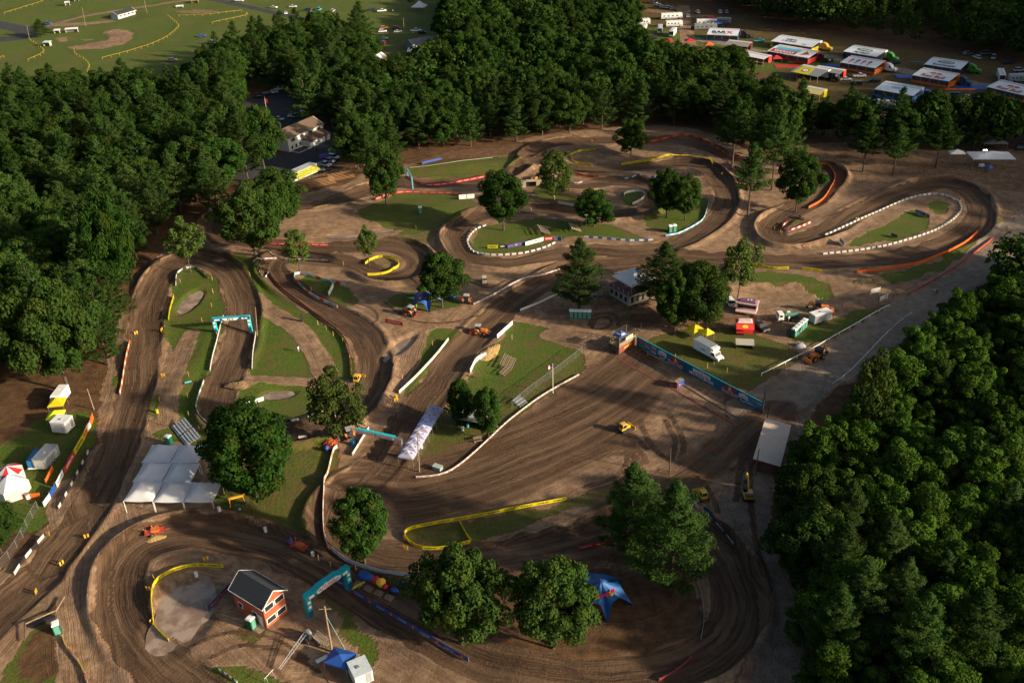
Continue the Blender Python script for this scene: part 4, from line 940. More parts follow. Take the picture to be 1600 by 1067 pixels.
BN = [
 ([(632, 833), (636, 845), (655, 855), (690, 856), (735, 848)], 'yellow banner closing the near side of the bottom centre infield', YT),
 ([(632, 833), (640, 826), (680, 818), (740, 808), (820, 793), (886, 781)], 'long yellow banner along the start field edge', YT),
 ([(718, 815), (727, 832), (736, 846)], 'short green and yellow cross banner closing the bottom infield', dict(mat_a=YEL, h=.6, plen=2)),
 ([(240, 976), (238, 930), (246, 908), (275, 892), (310, 886), (350, 889)], 'curved yellow banner around the big muddy pond', YT),
 ([(264, 1000), (248, 985), (240, 975)], 'end piece of yellow banner at the muddy pond', YT),
 ([(264, 500), (266, 485), (272, 465)], 'short yellow banner beside the left hairpin puddle', YT),
 ([(571, 412), (590, 402), (612, 404), (624, 412), (618, 420), (600, 425), (574, 428)], 'yellow banner curled around the thin young tree', YT),
 ([(893, 250), (892, 245), (905, 239), (931, 236)], 'yellow banner on the far side of the small dark pit', YT),
 ([(894, 252), (905, 257), (925, 260)], 'yellow banner on the near side of the small dark pit', YT),
 ([(971, 259), (1010, 255), (1045, 249), (1075, 247), (1100, 252), (1113, 262)], 'long yellow banner inside the far right bend', YT),
 ([(1128, 424), (1140, 416), (1152, 411)], 'yellow banner left of the loose open tree', YT),
 ([(1172, 414), (1190, 420), (1210, 423), (1232, 423)], 'yellow banner right of the loose open tree', YT),
 ([(1253, 424), (1283, 427)], 'short yellow banner on the rim of the dark pit', YT),
 # red / orange
 ([(587, 313), (610, 305), (640, 301), (680, 302), (720, 304)], 'red lettered banner on the near side of the lane by the round maple', RW),
 ([(637, 281), (665, 287), (700, 285), (757, 277)], 'red lettered banner on the far side of the lane by the round maple', RW),
 ([(398, 380), (440, 383), (470, 383), (512, 383)], 'red banner passing behind the small leafy tree at the white wedge', RW),
 ([(380, 392), (410, 397), (445, 405), (480, 405), (512, 406)], 'red and white banner under the upper left straight', dict(RB, face=1)),
 ([(396, 413), (415, 407), (432, 404)], 'short red and white banner at the corner of the dirt bowl', RB),
 ([(904, 858), (950, 848), (1000, 838)], 'dark red banner below the pine pair', dict(RW, text='LUCAS OIL')),
 ([(602, 504), (630, 510)], 'red sign with white letters standing by the pale sand pit', dict(RW, plen=9, h=1.0, name='sign_banner')),
 ([(1003, 222), (1040, 218), (1075, 218), (1110, 228), (1135, 242), (1158, 250)], 'orange banner along the outside of the far bend', dict(panels=[ORV, RED], plen=2.0, h=.7)),
 ([(895, 272), (912, 276), (936, 279)], 'orange banner in the far lanes near the pale airy tree', dict(panels=[ORV, RED], plen=2)),
 ([(886, 283), (900, 287), (910, 285)], 'small red and white banner below the orange one in the far lanes', RB),
 ([(1273, 259), (1290, 258), (1302, 268), (1303, 285), (1288, 310), (1263, 327)], 'bright orange banner round the outside of the small hairpin', dict(mat_a=ORV, plen=2)),
 ([(1233, 315), (1250, 303), (1268, 290), (1269, 283)], 'pink banner climbing the inside of the small hairpin', dict(panels=[RED, OFFW], plen=1.2, h=.6)),
 ([(1230, 348), (1222, 355), (1232, 362), (1250, 357), (1266, 350)], 'pink banner at the lower tip of the small hairpin', dict(panels=[RED, OFFW], plen=1.2, h=.6)),
 ([(1248, 340), (1256, 346)], 'very short pink banner inside the small hairpin', dict(panels=[RED, OFFW], plen=1.2, h=.6)),
 ([(1338, 429), (1400, 420), (1450, 408), (1500, 385), (1528, 360)], 'orange netting round the outside of the right oval', dict(mat_a=ORV, plen=2.2, h=.8)),
 ([(1428, 457), (1470, 432), (1520, 398), (1552, 372)], 'red netting lying along the gravel road', dict(mat_a=mat('red_net', (.50, .05, .03), .7), plen=4, h=.55)),
 ([(203, 534), (199, 555), (193, 585), (187, 616)], 'red and white banner between the left straight and the side path', dict(panels=[ORV, OFFW], plen=2, h=.8)),
 ([(528, 700), (522, 705), (513, 740), (508, 760), (505, 800), (507, 835), (514, 857)], 'tall white and pink banner edging the grass of the big maple', dict(panels=[OFFW, mat('pink_vinyl', (.62, .35, .28), .6)], plen=2.2, h=.9)),
 ([(519, 858), (535, 873), (560, 885), (600, 897), (641, 906), (700, 912), (765, 905)], 'long pale banner curving behind the lying inflatable', dict(mat_a=mat('pale_blue_vinyl', (.42, .47, .50), .6), plen=3, h=.8)),
 ([(551, 712), (565, 690), (577, 672)], 'white banner by the left leg of the metal arch', dict(mat_a=OFFW, plen=3)),
 ([(650, 745), (690, 741), (720, 725), (760, 690), (800, 654), (850, 615), (905, 583)], 'long red and white banner edging the flagpole grass', dict(RB, h=.42)),
 ([(624, 615), (650, 590), (680, 560), (701, 533)], 'white banner along the middle straight', dict(panels=[OFFW, OFFW, mat('blush_vinyl', (.6, .42, .36), .6)], plen=3, h=.8)),
 ([(777, 528), (790, 515), (801, 505)], 'white board banner at the top of the flagpole grass', dict(mat_a=WHITE, plen=5, h=1.1)),
 ([(735, 583), (745, 566), (760, 558)], 'bent white board banner below the straw pile', dict(mat_a=WHITE, plen=5, h=1.1)),
 ([(420, 425), (440, 450), (465, 470), (500, 497), (530, 520), (545, 545), (550, 590)], 'row of red and dark markers round the long grass strip', dict(panels=[RED, BLACK], plen=.9, h=.6)),
 ([(401, 420), (412, 436), (420, 425)], 'dark marker row at the corner of the dirt bowl', dict(panels=[BLACK, WHITE], plen=1.2, h=.5)),
 # whites and blues
 ([(527, 479), (505, 470), (480, 455), (460, 435), (463, 429), (470, 428)], 'white and blue banner along the lower side of the wedge', dict(panels=[OFFW, SKYB, OFFW, RED], plen=1.8, h=.75)),
 ([(472, 428), (500, 436), (540, 446)], 'white and blue banner along the upper side of the wedge', dict(panels=[OFFW, SKYB, OFFW, RED], plen=1.8, h=.75)),
 ([(514, 462), (521, 447)], 'small white board leaning inside the wedge', dict(mat_a=WHITE, plen=4, h=1.2, name='board')),
 ([(717, 313), (742, 311)], 'pair of white boards behind the porta toilet slope', dict(mat_a=WHITE, plen=2.4, gap=.2, h=1.5, name='board')),
 ([(872, 321), (895, 324), (925, 328)], 'white banner hidden behind the dark leafy tree in the middle', dict(mat_a=OFFW, plen=3, h=.9)),
 ([(975, 312), (978, 304), (1000, 302), (1008, 308), (1002, 316), (988, 322)], 'white banner curled around the tiny grass island', dict(mat_a=OFFW, plen=3, h=.8)),
 ([(970, 281), (1000, 280), (1028, 278)], 'black and white marker row in the far lanes', dict(panels=[DTEAL, OFFW], plen=1.2, h=.5)),
 ([(913, 374), (940, 376), (980, 379), (1020, 378)], 'blue and white marker row right of the middle oval', dict(panels=[OFFW, BLU], plen=1.3, h=.55)),
 ([(1040, 372), (1060, 368), (1085, 355), (1100, 342), (1107, 320)], 'blue and white marker row below the two toilets', dict(panels=[SKYB, OFFW], plen=1.5, h=.55)),
 ([(813, 485), (840, 475), (871, 461)], 'white rail banner leading up to the tall bare pine', dict(mat_a=WHITE, plen=6, h=.6)),
 ([(740, 476), (770, 462), (810, 443), (848, 432), (875, 423)], 'red and white banner on the far side of the lane past the tall pine', RB),
 ([(875, 458), (905, 445), (945, 434)], 'red and white banner behind the tall bare pine', RB),
 ([(960, 430), (985, 426), (1010, 427)], 'red and white banner behind the scoring building', RB),
 ([(430, 664), (460, 660), (490, 652), (512, 642)], 'black and white marker row in front of the birch bend', dict(panels=[OFFW, BLACK], plen=1.6, h=.6)),
 ([(440, 687), (480, 684)], 'white markers right of the big maple crown', dict(panels=[OFFW, BLACK], plen=1.6, h=.6)),
 ([(382, 636), (413, 625)], 'white lettered board in the small lower pond grass', dict(mat_a=WHITE, plen=2.8, h=1.0, gap=.2, name='board')),
 ([(329, 582), (333, 560), (340, 535), (346, 510), (350, 497)], 'white marker row left of the teal arch straight', dict(panels=[OFFW], plen=1.6, gap=.15, h=.6)),
 ([(394, 576), (396, 545), (400, 520)], 'white banner right of the teal arch straight', dict(mat_a=OFFW, plen=2, h=.7)),
 ([(320, 601), (312, 622), (308, 645), (318, 660), (345, 675), (390, 692)], 'white and teal marker row outside the lower left bend', dict(panels=[OFFW, GREYV], plen=1.6, h=.6)),
 ([(275, 447), (278, 428), (295, 418), (312, 422), (325, 435)], 'white markers around the top of the left hairpin infield', dict(panels=[OFFW, OFFW, BLACK], plen=1.3, h=.55)),
 ([(23, 897), (45, 868), (70, 840)], 'white blocks with dark prints along the bottom left straight', dict(panels=[OFFW, BLACK], plen=1.7, h=.7)),
 ([(93, 796), (115, 755), (142, 703)], 'row of dark and white blocks along the left straight', dict(panels=[OFFW, BLACK, BLACK], plen=1.1, h=.7)),
 ([(340, 1050), (352, 1058), (372, 1072)], 'checked marker strip at the bottom edge', dict(panels=[BLACK, WHITE], plen=.6, h=.5)),
 ([(1076, 826), (1090, 838), (1110, 850), (1148, 858)] and [(1080, 783), (1092, 800)], 'pale blue banner end between the pines', dict(panels=[SKYB, OFFW], plen=2)),
 ([(1098, 808), (1112, 820), (1130, 838), (1148, 858)], 'dark banner with white letters beside the right bend', dict(panels=[NAVY, BLACK, BLACK, DTEAL], plen=2.8, h=1.2, text=['', 'MOTO', 'CROSS', ''], tmat=TXTW, face=1)),
 ([(1085, 900), (1095, 925), (1100, 965), (1095, 1000)], 'thin pale rope banner inside the right bend', dict(mat_a=mat('dusty_white', (.4, .33, .28), .8), plen=3, h=.25)),
 ([(1030, 1064), (1060, 1045), (1080, 1028)], 'faint red banner at the bottom right bend', dict(mat_a=mat('dull_red', (.25, .04, .04), .8), plen=3, h=.5)),
 ([(552, 922), (590, 945), (640, 978), (690, 1008), (732, 1033)], 'long royal blue banner along the bottom straight', dict(mat_a=BLU, plen=2.4, h=.9, text=['Red Bull', '@'], tmat=[OFFW, OFFW])),
 ([(521, 906), (538, 913)], 'short royal blue banner under the teal inflatable arch', dict(mat_a=BLU, plen=2.4, h=.9, text=['Red Bull'], tmat=[OFFW])),
 ([(690, 252), (670, 258), (660, 262)], 'short faded blue banner on the far bank', dict(mat_a=BLU, plen=2, h=.7)),
 ([(640, 268), (700, 262), (770, 248)], 'thin pale rope line on the far bank', dict(mat_a=mat('rope', (.35, .30, .25), .8), plen=3, h=.15, posts=False)),
 ([(98, 995), (105, 1012), (120, 1030), (130, 1045), (140, 1075)], 'yellow and red tape along the bottom left path', dict(panels=[YEL, YEL, RED, OFFW], plen=1.6, h=.5)),
 ([(290, 603), (300, 600)], 'tiny teal tape scrap on the left grass', dict(mat_a=SKYB, plen=2, h=.3)),
]
for pix, lab, kw in BN:
    banner(pix, lab, group=None, **kw)
# oval rows of white blocks (the blocks of one row are tied together)
for pix, lab in [([(730, 378), (735, 368), (745, 358), (760, 352)], 'white block row on the left tip of the middle oval'),
                 ([(730, 378), (738, 392), (755, 399), (780, 400), (820, 396), (850, 388), (868, 380)], 'white block row on the near side of the middle oval'),
                 ([(1288, 368), (1330, 350), (1380, 327), (1420, 312), (1455, 304), (1480, 308), (1498, 316)], 'white block row on the far side of the right oval'),
                 ([(1498, 316), (1502, 328), (1485, 345), (1450, 364), (1400, 380), (1340, 393), (1284, 400)], 'white block row on the near side of the right oval')]:
    banner(pix, lab, panels=[OFFW], plen=1.9, gap=.6, h=.5, th=.35, posts=False, zoff=0, name='block_row', cat='course markers')
banner([(762, 388), (778, 388)], 'yellow printed board at the left end of the middle oval boards', mat_a=YEL, plen=9, h=1.0, text='DUNLOP', tmat=TXTDK, smooth=False)
banner([(780, 388), (792, 387)], 'black GEICO board among the middle oval boards', mat_a=BLACK, plen=9, h=1.0, text='GEICO', tmat=TXTW, smooth=False)
banner([(793, 388), (820, 382)], 'purple and blue board with the red bulls in the middle oval', panels=[BLU], plen=1.7, h=1.0, text=['Red Bull', '@'], tmat=[TXTR, TXTR], smooth=False)
banner([(821, 384), (849, 377)], 'white parts unlimited board in the middle oval', mat_a=WHITE, plen=9, h=1.2, text='parts unlimited', tmat=TXTDK, smooth=False)
banner([(850, 377), (865, 376)], 'red board near the right end of the middle oval boards', mat_a=RED, plen=9, h=1.2, text='HONDA', tmat=TXTW, smooth=False)
banner([(865, 376), (877, 378)], 'white and blue board at the right end of the middle oval boards', panels=[WHITE, BLU], plen=1.3, h=1.2, smooth=False)
banner([(1430, 333), (1452, 341)], 'dark board with red bulls at the top of the right oval grass', panels=[BLU], plen=2.2, h=1.1, text=['Red Bull', '@'], tmat=[OFFW, OFFW], smooth=False)
banner([(1392, 369), (1402, 373)], 'small purple board in the middle of the right oval grass', mat_a=NAVY, plen=9, h=.9, smooth=False, text='Red Bull', tmat=TXTR)
banner([(1311, 380), (1319, 387)], 'small white blue printed board at the tip of the right oval', mat_a=WHITE, plen=9, h=1.5, smooth=False, text='MX', tmat=NAVY)
banner([(73, 1 + 755), (84, 734)], 'orange fence board beside the grey trailer', mat_a=ORV, plen=9, h=1.1, smooth=False)
banner([(32, 779), (63, 777)], 'orange fence board beside the white bell tent', mat_a=ORV, plen=9, h=1.0, smooth=False)
# the sponsor fence lower left, panel by panel
banner([(143, 668), (147, 655)], 'orange end panel of the sponsor fence at the left straight', mat_a=ORV, plen=9, h=1.5, smooth=False)
banner([(138, 676), (143, 668)], 'white panel of the sponsor fence at the left straight', mat_a=WHITE, plen=9, h=1.4, smooth=False)
banner([(133, 688), (138, 676)], 'orange lettered panel of the sponsor fence', mat_a=mat('amber_vinyl', (.80, .30, .02), .5), plen=9, h=1.4, smooth=False, text='KTM', tmat=TXTDK, face=1)
banner([(118, 713), (133, 688)], 'yellow ACERBIS panel of the sponsor fence', mat_a=YEL, plen=9, h=1.4, smooth=False, text='ACERBIS', tmat=TXTDK, face=1)
banner([(103, 740), (118, 713)], 'red LUCAS OIL panel of the sponsor fence', mat_a=RED, plen=9, h=1.4, smooth=False, text='LUCAS OIL', tmat=TXTW, face=1)
banner([(90, 762), (100, 742)], 'white and black panel of the sponsor fence', mat_a=WHITE, plen=9, h=1.3, smooth=False, text='MOTOCROSS', tmat=TXTDK, face=1)
banner([(80, 778), (88, 764)], 'blue and white panel of the sponsor fence', panels=[BLU, WHITE], plen=2, h=1.3, smooth=False)
banner([(70, 793), (80, 779)], 'white end panel of the sponsor fence', mat_a=WHITE, plen=9, h=1.2, smooth=False)
banner([(325, 953), (361, 923)], 'dark Red Bull banner between the pond and the red house', panels=[NAVY], plen=3.4, h=1.2, smooth=False, text=['Red Bull', '@'], tmat=[TXTR, TXTR])
# ================================================================= tents, toilets, poles
def flat(o3):      # mapping for a vertical face: x along local x, facing -y
    return lambda x, y, off: (o3[0] + x, o3[1] - off, o3[2] + y)
def canopy(label, u, v, rz, mroof, s=3.05, s2=None, h=2.1, rise=1.05, valance=.28, group=None, z=0, cat='canopy', legs=True, logo=None):
    x, y, z0 = G3(u, v); t = thing('canopy_tent', label, cat, (x, y, z0 + z), rz, group); s2 = s2 or s; a, b2 = s / 2, s2 / 2
    b = B(); top = (0, 0, h + rise); e = [(-a, -b2, h), (a, -b2, h), (a, b2, h), (-a, b2, h)]
    mid = [(px * .5, py * .5, h + rise * .43) for px, py, _ in e]
    V = e + mid + [top]; Fc = []
    for i in range(4):
        j = (i + 1) % 4; Fc += [(i, j, j + 4, i + 4), (i + 4, j + 4, 8)]
    b.add(V, Fc, mroof)
    lo = [(px * 1.01, py * 1.01, h - valance) for px, py, _ in e]; b.add(e + lo, [(i, (i + 1) % 4, (i + 1) % 4 + 4, i + 4) for i in range(4)], mroof)
    b.build('roof_cloth', t)
    for k, (px, py) in enumerate([(-a, -b2), (a, -b2), (a, b2), (-a, b2)]):
        B().box(px * .98, py * .98, -.15, .07, .07, h + .15, STEEL).build('leg', t)
    if logo:
        lb = B()
        for q in range(4):
            c, sn = math.cos(q * math.pi / 2), math.sin(q * math.pi / 2)
            hw = s2 / 2 if q % 2 == 0 else s / 2
            def fn(px, py, off, c=c, sn=sn, hw=hw):
                yy = -hw + py; zz = h + rise * (py / hw) * .8 + off + .06
                return (px * c - yy * sn, px * sn + yy * c, zz)
            logo(lb, fn)
        lb.build('lettering', t)
    return t
def ring(b, fn, r, m, y0=.75):
    pts = [fn(r * math.cos(a * .5236), y0 + r * math.sin(a * .5236), .05) for a in range(12)] + [fn(r * .6 * math.cos(a * .5236), y0 + r * .6 * math.sin(a * .5236), .05) for a in range(12)]
    b.add(pts, [(i, (i + 1) % 12, (i + 1) % 12 + 12, i + 12) for i in range(12)], m)
# nine joined white canopies along the mid straight
n9 = 8
for i in range(n9):
    k = i / (n9 - 1); u, v = 680 + (638 - 680) * k, 653 + (723 - 653) * k
    rz = heading(681, 655, 637, 722) + math.pi / 2
    lab = ['white canopy at the far end of the joined row', 'second canopy from the far end of the joined white row', 'bluish canopy, third from the far end of the joined row', 'fourth canopy from the far end of the joined white row',
           'fourth canopy from the near end of the joined white row', 'third canopy from the near end, behind the pole', 'second canopy from the near end of the joined white row', 'white canopy at the near end by the utility pole'][i]
    canopy(lab, u, v, rz, LILAC if i != 2 else mat('bluish_tent_cloth', (.30, .36, .66), .6, var=.1), 3.15, 2.3, group='joined white canopies by the mid straight', rise=1.1, logo=lambda lb, fn: ring(lb, fn, .22, TXTDK))
# the white marquee: eight peaked bays
def marquee_bay(label, cx_, cy_, rz, w_, d, group, base):
    t = thing('marquee_tent', label, 'marquee', (*base, hz(*base)), rz, group); n = 10; b = B(); V = []; h, pk = 2.7, 2.3
    for j in range(n + 1):
        for i in range(n + 1):
            a, c = i / n * 2 - 1, j / n * 2 - 1; r = max(abs(a), abs(c))
            z = h + pk * max(0, 1 - r) ** 1.45 - .16 * (1 - abs(a) ** 2) * (abs(c) > .99) - .16 * (1 - abs(c) ** 2) * (abs(a) > .99)
            V.append((a * w_ / 2, c * d / 2, z))
    Fc = [(j * (n + 1) + i, j * (n + 1) + i + 1, (j + 1) * (n + 1) + i + 1, (j + 1) * (n + 1) + i) for j in range(n) for i in range(n)]
    b.add(V, Fc, TENTW); b.build('roof_cloth', t, smooth=True)
    for sx in (-1, 1):
        for sy in (-1, 1): B().tube([(sx * w_ * .49, sy * d * .49, -.2), (sx * w_ * .49, sy * d * .49, h)], .06, WHITE, 6).build('pole', t)
    return t
# roof corners seen in the photo: rows of the L-shaped marquee (roof edge 2.7 m up)
A0 = np.array(P(195, 787, 2.5)); A1 = np.array(P(335, 787, 2.5)); A2 = np.array(P(237, 698, 2.5))
ex = (A1 - A0) / 3; ey = (A2 - A0) / 3; rzm = math.atan2(ex[1], ex[0])
bays = [(0, 0, 'white marquee bay at the near left corner'), (1, 0, 'middle bay of the near row of the white marquee'), (2, 0, 'right end bay of the near row of the white marquee'),
        (0, 1, 'left bay of the second row of the white marquee'), (0, 2, 'white marquee bay at the far left corner beside the toilet'), (1, 1, 'near half of the long right part of the white marquee'), (1, 2, 'far right bay of the white marquee beside the bleachers')]
for i, j, lab in bays:
    k = 1.0; hgt = 1.0; off = 0.0 if not (i == 1 and j == 2) else -.35
    c = A0 + ex * (i + .5) + ey * (j + .5 + off * 0)
    marquee_bay(lab, 0, 0, rzm, np.linalg.norm(ex) * .99, np.linalg.norm(ey) * .99, 'bays of the white marquee', (c[0], c[1]))
def star_tent(label, u, v, arms, H, rad, m, group=None, logo=True):
    """peaked cloth with drawn-out arms pegged to the ground; arms = photo pixels of the pegs"""
    x, y, z0 = G3(u, v); t = thing('star_tent', label, 'star tent', (x, y, z0), 0, group)
    pk = [G3(*a) for a in arms]; pk = [(a - x, b_ - y, c - z0) for a, b_, c in pk]; pk.sort(key=lambda p: math.atan2(p[1], p[0])); n = len(pk); b = B()
    angs = [math.atan2(p[1], p[0]) for p in pk]; N = 12; Rr = 14; V = []; cols = n * N
    for q in range(n):
        a0, a1 = angs[q], angs[(q + 1) % n] + (2 * math.pi if q == n - 1 else 0); L0, L1 = math.hypot(*pk[q][:2]), math.hypot(*pk[(q + 1) % n][:2])
        for k in range(N):
            f = k / N; an = a0 + (a1 - a0) * f; w0 = max(0, 1 - f * 2) ** 3.4; w1 = max(0, f * 2 - 1) ** 3.4
            inner = rad * .8; L = inner + (L0 - inner) * w0 + (L1 - inner) * w1
            zend = 2.5 * (1 - w0 - w1)
            for r in range(1, Rr + 1):
                s_ = r / Rr; rr_ = L * s_; z = zend + (H - zend) * (1 - s_) ** 1.7
                V.append((rr_ * math.cos(an), rr_ * math.sin(an), max(z, .02)))
    V.append((0, 0, H)); ap = len(V) - 1; Fc = []
    for cidx in range(cols):
        nx_ = (cidx + 1) % cols
        for r in range(Rr - 1): Fc.append((cidx * Rr + r, nx_ * Rr + r, nx_ * Rr + r + 1, cidx * Rr + r + 1))
        Fc.append((ap, nx_ * Rr, cidx * Rr))
    b.add(V, Fc, m); b.build('tent_cloth', t, smooth=True)
    B().tube([(0, 0, 0), (0, 0, H + .25)], .06, STEEL).build('pole', t)
    if logo:
        lb = B()
        for q in range(n):
            a0, a1 = angs[q], angs[(q + 1) % n] + (2 * math.pi if q == n - 1 else 0); an = (a0 + a1) / 2
            if abs(math.atan2(math.sin(an + 1.57), math.cos(an + 1.57))) > .75: continue
            def fn(px, py, off, an=an):
                s_ = .55 - py / rad * .9; z = 2.5 + (H - 2.5) * max(0, 1 - s_) ** 1.7 + off + .10; rr_ = rad * s_; aa = an + px / max(rr_, .4) * .92
                return (rr_ * math.cos(aa), rr_ * math.sin(aa), z)
            bulls(lb, fn, 0, 0, rad * .30, .05)
        lb.build('bull_emblem', t)
    return t
star_tent('blue star tent with red bull emblems behind the orange tractor', 665, 478, [(641, 480), (671, 488), (696, 472), (679, 458), (648, 458), (632, 462)], 4.6, 3.4, BLU, 'blue star tents')
star_tent('larger blue star tent half hidden behind the dense round maple', 938, 937, [(950, 974), (990, 945), (972, 905), (911, 893), (895, 930), (908, 965)], 4.4, 4.2, mat('deep_blue_cloth', (.015, .10, .30), .6), 'blue star tents')
canopy('upper of the two yellow tents by the white step van', 93, 640, R(8), YEL, 3.2, group='yellow tents lower left')
canopy('lower of the two yellow tents by the white box trailer', 91, 660, R(8), mat('lemon_vinyl', (.70, .75, .02), .5), 3.2, group='yellow tents lower left')
canopy('larger yellow canopy behind the white box truck', 1085, 524, R(30), YEL, 3.0)
canopy('small yellow canopy tucked right behind the box truck roof', 1104, 530, R(30), YEL, 2.4)
canopy('bright blue canopy by the silver trailer at the bottom edge', 534, 1042, R(-22), BLU, 3.9, 3.2, rise=.8)
canopy('pop up tent with purple and yellow roof behind the long trailer', 507, 252, R(20), PURP, 3)
canopy('lime green canopy at the corner of the house yard', 519, 243, R(20), LIME, 2.4)
canopy('white open tent with the lit lamp in front, far right', 1545, 258, R(-6), TENTW, 13.5, 7, h=3.4, rise=1.5)
canopy('pale tent half hidden under the far right pines', 1493, 248, R(-6), TENTW, 5, 3, h=2.3)
canopy('pale long tent roof behind the lit white tent', 1552, 232, R(-6), GREYV, 8, 3, h=2.3)
canopy('small blue tent in front of the lit white tent', 1544, 268, R(20), BLU, 2.2, h=1.4)
canopy('white pavilion with blue walls on the far meadow', 656, 18, R(-15), TENTW, 8, 7, h=3, rise=3)
canopy('blue and white peaked tent among the trees by the grey roof', 648, 86, R(0), TENTW, 7, 7, h=2.6, rise=2.4)
# white bell tents lower left
def bell(label, u, v, r, h, mats_, rz=0, n=8, wall=1.7):
    x, y, z = G3(u, v); t = thing('bell_tent', label, 'tent', (x, y, z), rz); b = B(); V = []
    for k in range(n):
        a = k * 2 * math.pi / n; V.append((r * math.cos(a), r * math.sin(a), wall))
    for i in range(n):
        j = (i + 1) % n; b.add([V[i], V[j], (0, 0, h)], [(0, 1, 2)], mats_[i % len(mats_)])
    b.build('roof_cloth', t)
    w_ = B()
    for i in range(n):
        j = (i + 1) % n; w_.add([(V[i][0], V[i][1], -.2), (V[j][0], V[j][1], -.2), V[j], V[i]], [(0, 1, 2, 3)], OFFW)
    w_.build('wall_cloth', t); return t
bell('white peaked tent at the left picture edge', 22, 770, 3.1, 4.4, [TENTW], .5, 6, 2.0)
bell('tent with a red striped roof behind the white peaked tent', 18, 750, 2.7, 3.5, [TENTW, RED], .2, 10, 2.2)
# toilets
def toilet(u, v, rz, label, group=None, x=None, y=None):
    if x is None: x, y, z = G3(u, v)
    else: z = hz(x, y)
    t = thing('portable_toilet', label, 'toilet', (x, y, z - .02), rz, group)
    B().box(0, 0, 0, 1.12, 1.12, 2.0, GRN).box(0, 0, 0, 1.2, 1.2, .12, BLACK).build('cabin', t, bevel=.04)
    B().box(0, 0, 2.0, 1.16, 1.16, .16, WHITE).box(0, 0, 2.16, 1.18, 1.18, .16, WHITE, tx=.75, ty=.75).build('roof', t)
    B().box(0, -.575, .15, .8, .04, 1.75, mat('pale_green', (.10, .28, .22), .5)).box(.3, -.6, 1.0, .06, .04, .12, STEEL).build('door', t)
    B().tube([(-.45, .45, 2.1), (-.45, .45, 2.6)], .05, BLACK).build('vent_pipe', t)
    return t
ords = ['first', 'second', 'middle', 'fourth', 'last']
for i in range(5): toilet(893 + i * 6.8, 496 + i * .35, R(-4), '%s green toilet from the left in the row under the tall pine' % ords[i], 'toilets in the row under the tall pine')
for i in range(5): toilet(1240 + i * 4.0, 526 - i * 3.7, R(42), '%s green toilet counted from the near end of the slanted row' % ords[i], 'toilets in the slanted row by the grey trailer')
toilet(265, 694, R(-25), 'single toilet behind the far corner of the white marquee')
toilet(657, 334, R(8), 'lone toilet on the grassy bank under the red banner')
toilet(1047, 363, R(10), 'left of two toilets inside the far right bend'); toilet(1053.5, 362, R(10), 'right of two toilets inside the far right bend')
toilet(91, 988, R(28), 'green toilet with white roof on the bottom left leafy slope')
toilet(394, 980, R(60), 'dark toilet beside the side wall of the red house')
# poles
def pole(label, u0, v0, u1, v1, r=.13, m=None, lamp=False, name='utility_pole', cat='pole', cross=False, guy=None):
    x, y, z = G3(u0, v0); h = px_h(u0, v0, v1)
    # lean so that the top lands where the photo has it
    tx, ty = P(u1, v1, z + h)
    lx, ly = (tx - x), (ty - y); k = min(1, 1.0 / (math.hypot(lx, ly) + 1e-6)); lx *= k; ly *= k
    t = thing(name, label, cat, (x, y, z))
    B().tube([(0, 0, -.5), (lx * .5, ly * .5, h * .5), (lx, ly, h)], [r * 1.15, r, r * .75], m or WOOD, 8).build('shaft', t)
    if cross: B().box(lx, ly, h - .6, 1.8, .1, .12, m or WOOD).build('crossarm', t)
    if lamp:
        B().box(lx, ly - .2, h - .2, .9, .45, .2, STEEL).build('lamp_head', t)
    if guy:
        B().tube([(lx * .8, ly * .8, h * .8), (guy[0], guy[1], 0)], .035, mat('guy_guard', (.12, .42, .36), .5), 5).build('guy_wire', t)
    return t
pole('leaning pale pole behind the bright blue canopy', 519, 1018, 507, 947, .17, guy=(2.8, -1.0), cross=True)
pole('dark pole at the lower end of the start banner', 1191, 644, 1197, 601, .12, DSTEEL)
pole('second dark pole beside the pale roofed shed', 1198, 658, 1203, 628, .1, DSTEEL)
pole('dark pole in front of the pale roofed shed', 1180, 742, 1186, 702, .12, DWOOD)
pole('dark pole standing on the start field by the pine pair', 1046, 742, 1048, 700, .12, DWOOD)
pole('wooden pole at the near end of the white canopy row', 655, 737, 652, 672, .12)
pole('dark pole between the marquee and the lower left bend', 339, 704, 333, 660, .11, DWOOD, cross=True)
pole('leaning wooden pole at the left straight by the dark maple', 147, 640, 136, 607, .12)
pole('light pole on the far side of the middle oval', 915, 368, 916, 335, .1, DSTEEL, lamp=True)
pole('wooden pole by the right end of the teal arch', 402, 525, 399, 480, .1)
pole('thin wooden pole at the dirt bowl beside the tower', 1001, 519, 1002, 504, .08)
pole('pole in the trees left of the grey roofed building', 632, 58, 630, 28, .13)
pole('tall thin pole behind the left wood edge', 503, 112, 499, 80, .12)
pole('dark pole by the white gate rails', 1373, 478, 1374, 452, .1, DWOOD)
pole('thin pole beside the ball field infield', 134, 42, 128, 12, .14)
pole('tall pole beside the snack building', 230, 22, 225, 0, .14)
pole('light mast at the far baseline of the ball field', 46, 62, 42, 40, .12)
# lamp mast with lit lamps
x, y, z = G3(1533, 262); t = thing('light_tower', 'lit portable light tower in front of the white open tent', 'light tower', (x, y, z))
B().box(0, 0, .3, 1.6, 1.0, .9, WHITE).build('generator', t); B().tube([(0, 0, .5), (0, 0, 6.0)], .06, STEEL).build('mast', t)
LE = emit('lit_lamp', (1, .93, .8), 10)
for k in (-1, 1):
    B().box(k * .4, -.1, 5.9, .4, .25, .3, LE).build('lamp', t)
for k in (-.6, .6): B().wheel(k * .8, -.45, .25, .28, .15, RUBBER).build('wheel', t)
